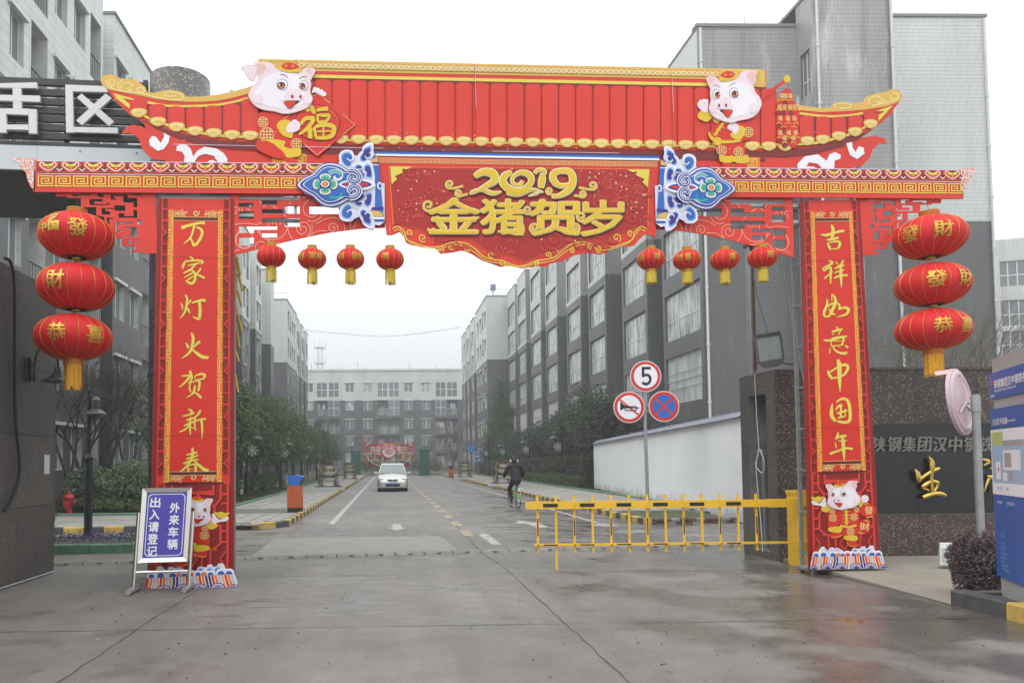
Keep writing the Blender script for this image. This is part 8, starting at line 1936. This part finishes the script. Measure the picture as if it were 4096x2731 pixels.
# ------------------------------------------------------------------ litter bins
def bin_(p, lab, sc=1., top='print_blue'):
    t = thing('litter_bin', lab, 'litter bin', p, 0, 'slatted litter bins on the pavements'); w = .21; dz = .17
    m = MB(); m.box(-w, w, -dz, dz, 0, .12, 'black_rubber'); m.build('base', t)
    m = MB(); m.box(-w + .02, w - .02, -dz + .02, dz - .02, .12, .76, 'darkmetal'); m.box(-w * .8, w * .8, -dz * .8, dz * .8, .76, 1.0, 'black_rubber'); m.build('liner', t)
    for k in range(6): m = MB(); x = -w + (2 * w) * k / 6; m.box(x + .004, x + 2 * w / 6 - .004, -dz - .012, -dz, .12, .78, 'binwood'); m.build('slat', t)
    for s in (1, -1):
        for k in range(4): m = MB(); y = -dz + 2 * dz * k / 4; m.box(*sorted((s * w, s * (w + .012))), y + .004, y + 2 * dz / 4 - .004, .12, .78, 'binwood'); m.build('slat', t)
    fr = lambda a, b, c: (a, -dz - .01 + c, b)
    prof = [(-.15, .78), (-.17, .88), (-.21, .96), (-.27, 1.03), (-.15, 1.08), (0, 1.10), (.15, 1.08), (.27, 1.03), (.21, .96), (.17, .88), (.15, .78)]
    m = MB(); m.prism(prof, fr, .02, top); m.prism(prof, lambda a, b, c: (a, dz - .01 + c, b), .02, top); m.build('end_panel', t)
    m = MB()
    for a, b in zip(prof[3:8][:-1], prof[3:8][1:]): m.add([(a[0], -dz - .01, a[1] + .002), (b[0], -dz - .01, b[1] + .002), (b[0], dz + .01, b[1] + .002), (a[0], dz + .01, a[1] + .002)], [(0, 1, 2, 3)], 'print_blue' if top == 'print_blue' else top)
    m.build('lid', t); m = MB(); m.box(w + .0125, w + .016, -.04, .04, .45, .68, 'whiteframe'); m.build('white_label', t)
bin_((gnd(678, 1174, .13)), 'orange slatted litter bin with blue lid on the left pavement')
bin_((gnd(1036, 1096.5, .13)), 'far orange litter bin with dark lid on the right pavement', top='black_rubber')

# ------------------------------------------------------------------ tiered flower stands
def stand(p, lab, sc=1.):
    t = thing('flower_stand', lab, 'flower stand', p, 0, 'tiered flower stands on the pavements'); t.scale = (sc,) * 3
    m = MB()
    for k in range(30): x = -.8 + 1.6 * k / 29; m.box(x - .018, x + .018, -.42, -.40, 0, .17, 'whiteframe')
    m.box(-.82, .82, -.40, -.385, .04, .06, 'whiteframe'); m.box(-.82, .82, -.40, -.385, .12, .14, 'whiteframe')
    for s in (-1, 1):
        for k in range(10): y = -.4 + .8 * k / 9; m.box(s * .81 - .01, s * .81 + .01, y - .018, y + .018, 0, .17, 'whiteframe')
    m.build('white_fence', t)
    m = MB(); 
    for s in (-1, 1): m.tube(catmull([(s * .42, 0, 0), (s * .44, 0, .5), (s * .36, 0, .8), (s * .40, 0, 1.1), (s * .28, 0, 1.4)], False, 4), .05, 'pot', 6)
    m.build('frame', t)
    for z, w in ((.45, .36), (.78, .38), (1.10, .28)):
        m = MB(); m.lathe([(w * .5, 0), (w * .85, .06), (w, .16), (w * 1.04, .19), (w * .9, .19)], 'pot', 18, (0, 0, 0)); o = m.build('bowl', t); o.location = (.02, -.16, z); o.scale = (1, .6, 1)
        f = MB(); 
        for k in range(150): x, y = rnd.uniform(-w, w), rnd.uniform(-w, w) * .6; f.leaf((x, -.16 + y, z + .2 + rnd.uniform(0, .1)), .07, 'petal_yellow' if z == .78 and k % 3 else ('leaf_ever' if k % 2 else 'petal_red'))
        q = f.build('blossoms', t); q['kind'] = 'stuff'
    f = MB()
    for k in range(800): x, y = rnd.uniform(-.75, .75), rnd.uniform(-.36, .3); f.leaf((x, y, .05 + rnd.uniform(0, .16)), .08, rnd.choice(('petal_red', 'leaf_hedge', 'petal_pale' if sc < 1 else 'petal_red')))
    for k in range(1500): s = rnd.choice((-1, 1)); z = rnd.uniform(.1, 1.42); f.leaf((s * (.44 - .10 * z) + rnd.gauss(0, .09), rnd.gauss(0, .1), z), .08, rnd.choice(('leaf_hedge', 'leaf_dark', 'petal_red')))
    for k in range(200): f.leaf((rnd.gauss(0, .24), rnd.gauss(0, .1), 1.42 + rnd.uniform(-.08, .08)), .08, 'petal_red' if k % 3 == 0 else 'leaf_hedge')
    q = f.build('climbing_plants', t); q['kind'] = 'stuff'
stand(gnd(755, 1125, .13), 'nearer tiered flower stand on the left pavement, yellow flowers in its middle bowl')
stand(gnd(803, 1104, .13), 'farther tiered flower stand on the left pavement, pale flowers at its foot', .98)
stand(gnd(1155, 1116, .13), 'nearer tiered flower stand on the right pavement, beside the cyclist')
stand(gnd(1067, 1100, .13), 'farther tiered flower stand on the right pavement, by the far litter bin', .98)

# ------------------------------------------------------------------ festival display on the roundabout
YD = 92.; c = atY(893.5, 1070, YD); t = thing('festival_display', 'red Spring Festival display board with round emblem on the roundabout', 'display', (c.x, YD, .2))
s = YD / 1700; z_ = lambda y: atY(893, y, YD).z - .2; dx = lambda x: (x - 893.5) * s
m = MB()
def dr(x0, x1, y0, y1, mm='flag_red', a=-.1, b=.1): m.box(dx(x0), dx(x1), a, b, z_(y1), z_(y0), mm)
dr(848, 852, 1018, 1070); dr(935, 939, 1018, 1070); dr(846, 941, 1020, 1023); dr(850, 937, 1044, 1046.5); dr(862, 865, 1018, 1066); dr(922, 925, 1018, 1066); dr(848, 864, 1062, 1071); dr(923, 941, 1062, 1071)
m.build('frame', t)
for xa in (852, 925):
    m = MB(); m.box(dx(xa), dx(xa + 10), -.13, -.1, z_(1060), z_(1026), 'whiteframe'); m.box(dx(xa + 1.6), dx(xa + 8.4), -.15, -.13, z_(1058), z_(1028), 'print_black'); q = m.build('couplet_panel', t); m = MB()
    for k, ch_ in enumerate('福年大吉' if xa < 900 else '恭贺新春'): text_on(m, ch_, (dx(xa + 2.6), -.152, z_(1035 + k * 7.4)), (1, 0, 0), (0, 0, 1), .26, .30, 'print_yellow', .03)
    m.build('lettering', q)
m = MB(); zc = z_(1033); rr2 = 19 * s
m.M = Matrix.Translation((0, -.12, zc)) @ Matrix.Rotation(math.pi / 2, 4, 'X')
m.lathe([(rr2, 0), (rr2, .06)], 'flag_red', 40); q = m.build('round_emblem', t); m = MB(); m.M = Matrix.Translation((0, -.19, zc)) @ Matrix.Rotation(math.pi / 2, 4, 'X')
for k, (w, y) in enumerate(((.55, .72), (.70, .5), (.85, .28))):
    for s2 in (-1, 1): m.box(*sorted((s2 * .08, s2 * w)), y - .05, y + .05, 0, .01, 'whiteframe')
for s2 in (-1, 1): m.add([(s2 * .1, .14, .005), (s2 * .45, .14, .005), (s2 * .9, -.1, .005), (s2 * .85, -.2, .005)], [(0, 1, 2, 3)], 'whiteframe')
pts = [(.82 * math.cos(a_), -.12 + .78 * math.sin(a_)) for a_ in [math.pi + math.pi * k / 16 for k in range(17)]]; inn = [(.52 * math.cos(a_), -.12 + .50 * math.sin(a_)) for a_ in [math.pi + math.pi * k / 16 for k in range(17)]]
m.add([(a_, b2, .005) for a_, b2 in pts + inn], [(k, k + 1, 17 + k + 1, 17 + k) for k in range(16)], 'whiteframe')
m.lathe([(.40, .006), (.40, .012)], 'whiteframe', 24, (0, -.12, 0)); m.lathe([(.30, .014), (.30, .018)], 'flag_red', 24, (0, -.12, 0)); m.build('emblem_print', q)
q = q; m = MB(); text_on(m, '福', (-.16, -.215, zc - .28), (1, 0, 0), (0, 0, 1), .32, .32, 'whiteframe', .01); m.build('emblem_lettering', q)
for s2 in (-1, 1):
    m = MB()
    for k in range(3): m.box(*sorted((s2 * 1.1, s2 * 1.75)), -.09, -.05, zc - .5 + k * .42, zc - .42 + k * .42, 'whiteframe')
    for k in range(4): x = s2 * (1.15 + k * .18); m.box(x - .035, x + .035, -.088, -.052, zc - .5, zc + .42, 'whiteframe')
    m.build('lattice', t)
for s2 in (-1, 1):
    m = MB(); m.tube(catmull([(s2 * .9, -.4, z_(1070)), (s2 * 1.9, -.4, z_(1064)), (s2 * 2.6, -.4, z_(1052)), (s2 * 2.75, -.4, z_(1043))], False, 5), .05, 'whiteframe', 5); m.build('planter_arm', t)
for x_, y_, w in ((-2.6, 1042, .55), (2.6, 1042, .55), (-1.6, 1056, .6), (1.6, 1056, .6), (0, 1062, 1.1)):
    m = MB(); m.lathe([(w * .6, 0), (w * .95, .1), (w, .22)], 'pot', 16); o = m.build('planter', t); o.location = (x_, -.45, z_(y_) - .15); o.scale = (1, .45, 1); f = MB()
    for k in range(60): f.leaf((rnd.uniform(-w, w), rnd.uniform(-w, w), .24 + rnd.uniform(0, .15)), .14, rnd.choice(('petal_yellow', 'leaf_ever')))
    f.build('blossoms', o)
def strg(px, lab):
    x = atY(px, 1040, YD - .3).x; t2 = thing('lantern_string', lab, 'lanterns', (x, YD - .3, .2), 0, 'strings of small lanterns on the festival display')
    for y_ in (1017, 1025.5, 1033, 1041, 1050, 1058):
        m = MB(); zz = z_(y_); m.ball((0, 0, zz), .21, .21, .15, 'flag_red', 10, 6); m.lathe([(.08, zz + .14), (.08, zz + .19)], 'lantern_gold', 8); m.lathe([(.08, zz - .19), (.08, zz - .14)], 'lantern_gold', 8); m.build('lantern_body', t2)
    m = MB(); m.tube([(0, 0, 0), (0, 0, z_(1012))], .02, 'darkmetal', 4); m.build('pole', t2)
strg(839.5, 'string of six tiny red lanterns left of the round emblem display'); strg(948, 'string of six tiny red lanterns right of the round emblem display')
for i, (xa, xb, ya) in enumerate(((806, 829, 1034), (963, 987, 1031))):
    a_, b2 = atY(xa, 1092, 88), atY(xb, 1092, 88); t = thing('green_pillar', ['dark green rope wrapped square pillar left of the red display', 'dark green rope wrapped square pillar right of the red display'][i], 'pillar', ((a_.x + b2.x) / 2, 88, 0), 0, 'green wrapped pillars on the roundabout')
    w = (b2.x - a_.x) / 2; h = atY(xa, ya, 88).z
    for k in range(int(h / .12)): m = MB(); e = rnd.uniform(0, .02); m.box(-w + e, w - e, -w * .6 + e, w * .6, k * .12, k * .12 + .105, 'print_dgreen'); m.build('wrap_ring', t)

# ------------------------------------------------------------------ car
p = gnd(902, 1128.6); CARY = p.y; t = thing('parked_car', 'silver hatchback driving towards the gate in the left lane', 'car', (p.x, CARY, 0))
t.name = 'silver_car'
secs = [(0.0, .60, .30, .50, .52), (.05, .72, .24, .58, .60), (.18, .79, .22, .68, .71), (.45, .83, .20, .76, .81), (.80, .845, .20, .84, .90), (1.05, .845, .20, .90, .96), (1.5, .845, .2, .93, .97), (3.3, .845, .2, .95, .98), (4.0, .80, .24, .93, .95), (4.2, .70, .30, .80, .82)]
m = MB(); vs = []; fs = []
for (y, w, zb_, zs_, zt3) in secs:
    half = [(0, zb_), (w * .9, zb_), (w, zb_ + .10), (w * 1.0, (zb_ + zs_) / 2), (w * .97, zs_ - .04), (w * .86, zs_ + .01), (w * .5, zt3 - .01), (0, zt3)]
    vs += [(x, y, z) for x, z in half] + [(-x, y, z) for x, z in half[-2:0:-1]]
n = 14
for i in range(len(secs) - 1):
    for k in range(n): fs.append((i * n + k, i * n + (k + 1) % n, (i + 1) * n + (k + 1) % n, (i + 1) * n + k))
fs += [tuple(range(n)), tuple((len(secs) - 1) * n + k for k in range(n))]
m.add(vs, fs, 'carpaint'); m.build('body', t, smooth=False)
m = MB(); gh = [(1.05, .74, .93), (1.85, .60, 1.46), (2.2, .58, 1.52), (3.2, .56, 1.50), (3.9, .60, 1.30), (4.1, .70, .95)]
rv = [(x, y, z) for (y, w, z) in gh for x in (-w, w)]
m.add([(-.60, 1.85, 1.46), (.60, 1.85, 1.46), (.57, 2.2, 1.525), (-.57, 2.2, 1.525), (.56, 3.3, 1.50), (-.56, 3.3, 1.50), (.66, 4.05, 1.2), (-.66, 4.05, 1.2), (-.6, 1.85, 1.42), (.6, 1.85, 1.42)], [(0, 1, 2, 3), (3, 2, 4, 5), (5, 4, 6, 7), (8, 9, 1, 0)], 'carpaint')
for s in (-1, 1):
    m.tube([(s * .765, 1.05, .93), (s * .61, 1.86, 1.45), (s * .59, 2.25, 1.505), (s * .58, 3.3, 1.48), (s * .7, 4.05, 1.1)], .032, 'carpaint', 6); m.tube([(s * .78, 2.45, .94), (s * .60, 2.5, 1.48)], .03, 'darkmetal', 5)
m.build('roof', t)
m = MB(); m.add([(-.735, 1.06, .945), (.735, 1.06, .945), (.59, 1.84, 1.44), (-.59, 1.84, 1.44)], [(0, 1, 2, 3)], 'carglass'); m.build('windscreen', t)
for s in (-1, 1): m = MB(); m.add([(s * .775, 1.15, .95), (s * .775, 3.8, .95), (s * .60, 3.3, 1.46), (s * .62, 1.95, 1.44)], [(0, 1, 2, 3)], 'glass'); m.build('side_window', t)
m = MB(); m.tube([(-.6, 1.04, .955), (-.1, 1.07, .975)], .010, 'black_rubber', 4); m.tube([(.0, 1.04, .955), (.55, 1.07, .975)], .010, 'black_rubber', 4); m.build('wiper', t)
for s in (-1, 1):
    m = MB(); m.ball((s * .62, .20, .665), .165, .10, .085, 'headlamp', 14, 8); h_ = m.build('headlight', t, smooth=True); m = MB(); m.ball((s * .60, .135, .665), .045, .04, .045, 'carglass', 10, 6); m.build('lamp_lens', h_)
    m = MB(); m.ball((s * .57, .03, .335), .055, .03, .055, 'headlamp', 12, 6); m.build('fog_light', t)
    m = MB(); m.ball((s * .94, 1.15, 1.0), .095, .06, .06, 'carpaint', 12, 8); m.tube([(s * .8, 1.16, .96), (s * .9, 1.16, .98)], .02, 'carpaint', 5); m.build('door_mirror', t)
    for y in (.80, 3.35):
        m = MB(); m.M = Matrix.Translation((s * .74, y, .30)) @ Matrix.Rotation(math.pi / 2, 4, 'Y'); m.lathe([(.29, -.09), (.30, -.06), (.30, .06), (.29, .09)], 'black_rubber', 22); w_ = m.build('wheel', t); m = MB(); m.M = Matrix.Translation((s * .74, y, .30)) @ Matrix.Rotation(math.pi / 2, 4, 'Y'); m.lathe([(.18, -.092), (.18, .092)], 'steel', 16); m.build('rim', w_)
m = MB(); m.add([(-.34, .02, .66), (.34, .02, .66), (.22, .0, .575), (-.22, .0, .575), (-.34, .03, .64), (.34, .03, .64)], [(0, 1, 2, 3)], 'black_rubber'); m.build('grille', t)
m = MB(); m.box(-.39, .39, -.012, .02, .285, .42, 'black_rubber'); m.build('lower_grille', t); m = MB(); m.box(-.8, .8, -.0, .04, .215, .25, 'carpaint'); m.build('chin', t); m = MB(); m.box(-.66, .66, .25, 4, .12, .21, 'black_rubber'); m.build('underbody_shade', t)  # black box added under the car to deepen its weak shadow
m = MB(); m.ball((0, -.015, .622), .042, .02, .042, 'steel', 10, 6); m.build('badge', t)
m = MB(); m.box(-.22, .22, -.035, -.02, .40, .515, 'print_blue'); q = m.build('number_plate', t); m = MB(); text_on(m, '陕F·QL613', (-.19, -.037, .42), (1, 0, 0), (0, 0, 1), .38, .075, 'print_white', .02); m.build('plate_lettering', q)
m = MB()
for s in (-1, 1): m.ball((s * .33, 2.0, 1.08), .16, .12, .2, 'coat', 10, 8); m.ball((s * .33, 1.95, 1.30), .085, .09, .10, 'hair', 10, 8)
for s in (-1, 1): m.box(s * .33 - .22, s * .33 + .22, 2.15, 2.3, .6, 1.2, 'coat')
m.build('dark_seats', t)

# ------------------------------------------------------------------ cyclist
p = gnd(1196, 1168.5); BX = thing('bicycle', 'light green bicycle ridden away from the camera, white plate at the back', 'bicycle', (p.x, p.y, 0), .08)
for y, lab in ((.33, 'rear'), (1.38, 'front')):
    m = MB(); ring = [(0.0, y + .32 * math.cos(a_), .33 + .32 * math.sin(a_)) for a_ in [2 * math.pi * k / 28 for k in range(29)]]; m.tube(ring, .018, 'black_rubber', 6); w_ = m.build('wheel', BX); m = MB()
    for k in range(14): a_ = 2 * math.pi * k / 14; m.tube([(0, y, .33), (0, y + .305 * math.cos(a_), .33 + .305 * math.sin(a_))], .0025, 'stainless', 3)
    m.ball((0, y, .33), .03, .03, .03, 'steel', 8, 6); m.build('spokes', w_)
    m = MB(); arc = [(0, y + .36 * math.cos(a_), .33 + .36 * math.sin(a_)) for a_ in [R(20 + 150 * k / 12) if lab == 'front' else R(30 + 165 * k / 12) for k in range(13)]]; m.tube(arc, .024, 'bike_green', 6); m.build('mudguard', BX)
m = MB()
for q in ([(0, .75, .30), (0, .62, .80)], [(0, .75, .30), (0, 1.25, .75)], [(0, .68, .55), (0, 1.24, .86)], [(.05, .33, .33), (0, .66, .62)], [(-.05, .33, .33), (0, .66, .62)], [(.05, .33, .33), (0, .75, .30)], [(-.05, .33, .33), (0, .75, .30)], [(0, 1.22, 1.0), (0, 1.27, .72), (.05, 1.38, .33)], [(0, 1.27, .72), (-.05, 1.38, .33)]): m.tube(q, .017, 'bike_green', 6)
m.build('frame', BX)
m = MB(); m.tube(catmull([(-.30, 1.0, 1.02), (-.26, 1.12, 1.03), (-.08, 1.22, 1.0), (0, 1.22, .98), (.08, 1.22, 1.0), (.26, 1.12, 1.03), (.30, 1.0, 1.02)], False, 4), .012, 'stainless', 6); m.build('handlebar', BX)
m = MB(); m.ball((0, .60, .84), .12, .14, .05, 'black_rubber', 12, 6); m.build('saddle', BX)
m = MB(); m.box(-.07, .07, .05, .50, .70, .715, 'steel'); m.tube([(.06, .1, .70), (.06, .33, .35)], .008, 'steel', 4); m.tube([(-.06, .1, .70), (-.06, .33, .35)], .008, 'steel', 4); m.build('carrier', BX)
m = MB(); m.box(-.085, .085, .015, .025, .58, .70, 'print_white'); m.box(-.085, .085, .010, .015, .565, .59, 'print_red'); q = m.build('number_plate', BX); m = MB(); text_on(m, '7·285', (-.07, .009, .62), (1, 0, 0), (0, 0, 1), .14, .05, 'print_black', .01); m.build('plate_lettering', q)
m = MB(); m.tube([(-.06, .75, .30), (.06, .75, .30)], .02, 'steel', 6); m.tube([(-.08, .75, .30), (-.08, .72, .14)], .01, 'steel', 4); m.tube([(.08, .75, .30), (.08, .78, .46)], .01, 'steel', 4); m.box(-.16, -.07, .67, .77, .12, .14, 'black_rubber'); m.box(.07, .16, .73, .83, .45, .47, 'black_rubber'); m.build('pedals', BX)
def skin_fig(name, verts, edges, mm, parent, sub=2, root=0):
    me = bpy.data.meshes.new(name); me.from_pydata([v[0] for v in verts], edges, []); me.materials.append(MATS[mm]); o = bpy.data.objects.new(name, me); COL.objects.link(o); o.parent = parent
    md = o.modifiers.new('skin', 'SKIN'); sv = me.skin_vertices
    if not sv:
        bm = bmesh.new(); bm.from_mesh(me); bm.verts.layers.skin.verify(); bm.to_mesh(me); bm.free(); sv = me.skin_vertices
    for i, v in enumerate(verts): sv[0].data[i].radius = v[1] if isinstance(v[1], tuple) else (v[1], v[1]); sv[0].data[i].use_root = (i == root)
    md.use_smooth_shade = True; s_ = o.modifiers.new('sub', 'SUBSURF'); s_.levels = sub; s_.render_levels = sub; return o
PR = thing('person', 'person in black hooded coat and dark trousers riding the green bicycle, seen from behind', 'person', (p.x, p.y, 0), .08)
V = [((0, .60, .93), (.17, .14)), ((0, .64, 1.10), (.165, .135)), ((0, .70, 1.30), (.175, .13)), ((0, .76, 1.45), (.13, .10)), ((0, .78, 1.53), (.055, .055)), ((0, .80, 1.60), (.075, .085)), ((0, .81, 1.70), (.075, .09)),
     ((-.21, .76, 1.40), .075), ((-.30, .80, 1.16), .062), ((-.31, 1.0, 1.04), .05), ((.21, .76, 1.40), .075), ((.30, .80, 1.16), .062), ((.31, 1.0, 1.04), .05),
     ((-.10, .66, .86), .095), ((-.12, 1.02, .64), .075), ((-.12, .78, .24), .05), ((.10, .66, .86), .095), ((.12, 1.04, .88), .075), ((.12, .84, .52), .05), ((-.12, .72, .17), .04), ((-.12, .92, .15), .03), ((.12, .78, .47), .04), ((.12, .96, .47), .03)]
E_2 = [(0, 1), (1, 2), (2, 3), (3, 4), (4, 5), (5, 6), (3, 7), (7, 8), (8, 9), (3, 10), (10, 11), (11, 12), (0, 13), (13, 14), (14, 15), (0, 16), (16, 17), (17, 18), (15, 19), (19, 20), (18, 21), (21, 22)]
skin_fig('body', V, E_2, 'trouser', PR)
skin_fig('hooded_coat', [((0, .57, .80), (.20, .16)), ((0, .60, .95), (.19, .165)), ((0, .64, 1.12), (.185, .155)), ((0, .70, 1.32), (.20, .15)), ((0, .75, 1.46), (.155, .125)), ((-.215, .76, 1.40), .09), ((-.315, .79, 1.16), .08), ((-.32, .96, 1.06), .062), ((.215, .76, 1.40), .09), ((.315, .79, 1.16), .08), ((.32, .96, 1.06), .062), ((0, .62, 1.47), (.14, .075))], [(0, 1), (1, 2), (2, 3), (3, 4), (4, 5), (5, 6), (6, 7), (4, 8), (8, 9), (9, 10), (4, 11)], 'coat', PR)
m = MB(); m.ball((0, .80, 1.64), .10, .115, .125, 'hair', 14, 10); m.ball((0, .74, 1.60), .085, .07, .10, 'hair', 12, 8); m.build('hair', PR, smooth=True)
for s in (-1, 1): m = MB(); m.ball((s * .12, .80, 1.59), .035, .045, .055, 'print_skin', 10, 8); m.build('pink_earmuff', PR, smooth=True)
for s in (-1, 1):
    m = MB(); b0 = Vector((s * .31, 1.02, 1.035)); m.ball(b0 + Vector((0, .02, 0)), .035, .05, .022, 'skin', 10, 6)
    for k in range(4): x = s * .31 - .03 + k * .02; m.tube([(x, 1.05, 1.045), (x, 1.085, 1.05), (x, 1.09, 1.02), (x, 1.07, 1.0)], .0095, 'skin', 6)
    m.tube([b0 + Vector((-s * .03, 0, 0)), b0 + Vector((-s * .05, .03, -.01)), b0 + Vector((-s * .04, .05, -.03))], .010, 'skin', 6); m.build('hand', PR, smooth=True)
for s, y, z in ((-1, .75, .155), (1, .80, .50)): m = MB(); m.ball((s * .12, y + .02, z), .05, .13, .045, 'shoe', 12, 8); m.box(s * .12 - .045, s * .12 + .045, y - .1, y + .14, z - .05, z - .03, 'whiteframe'); m.build('shoe', PR)

# small litter and manhole rings
m = MB()
for k in range(420):
    y = 3.2 + 10 * rnd.random() ** 1.3; x = rnd.uniform(-.9, .95) * y; r = rnd.uniform(.004, .013)
    if x < XG + .1 or x > 5.9: continue
    m.add([(x - r, y - r, .003), (x + r, y - r * .6, .003), (x + r * .7, y + r, .003), (x - r * .8, y + r * .7, .003), (x, y, .003 + r * .9)], [(0, 1, 4), (1, 2, 4), (2, 3, 4), (3, 0, 4)], rnd.choice(('crack', 'soil', 'bark', 'drainblock', 'petal_pale' if k % 9 == 0 else 'soil')))
o = m.build('grit'); tag(o, 'scattered grit, crumbs and bits of dead leaf on the wet forecourt', 'grit'); o['kind'] = 'stuff'
for i, (px, py) in enumerate(((1430, 1185), (1390, 1205))):
    g2 = gnd(px, py, .004); m = MB(); m.lathe([(.34, .0), (.33, .004), (.30, .004)], 'galvanised', 24, (g2.x, g2.y, .001)); m.lathe([(.29, .003), (.01, .003)], 'lampshade', 24, (g2.x, g2.y, .001)); o = m.build('manhole_cover'); tag(o, ['round iron manhole cover nearest the pavement end', 'round iron manhole cover left of the white edge line'][i], 'manhole cover')
m = MB(); m.tube([(XG + .02, 8.0, .02), (XG + .015, 9.6, .02), (XG + .02, 11.1, .02)], .012, 'galvanised', 5); o = m.build('ground_pipe'); tag(o, 'thin pipe lying along the foot of the gatehouse wall', 'pipe')

# ------------------------------------------------------------------ air
HAZE = .0021
m = MB(); m.box(-120, 120, -30, 460, -1.4, 62, 'print_white'); hz_o = m.build('haze'); hz_o['kind'] = 'stuff'; hz_o['label'] = 'thin grey winter haze filling the street'
hm = bpy.data.materials.new('haze_air'); hm.use_nodes = True; N = hm.node_tree.nodes; N.clear(); ou = N.new('ShaderNodeOutputMaterial'); vo = N.new('ShaderNodeVolumePrincipled')
vo.inputs['Color'].default_value = (.93, .96, 1, 1); vo.inputs['Density'].default_value = HAZE; vo.inputs['Anisotropy'].default_value = .2; hm.node_tree.links.new(vo.outputs[0], ou.inputs['Volume'])
hz_o.data.materials.clear(); hz_o.data.materials.append(hm)
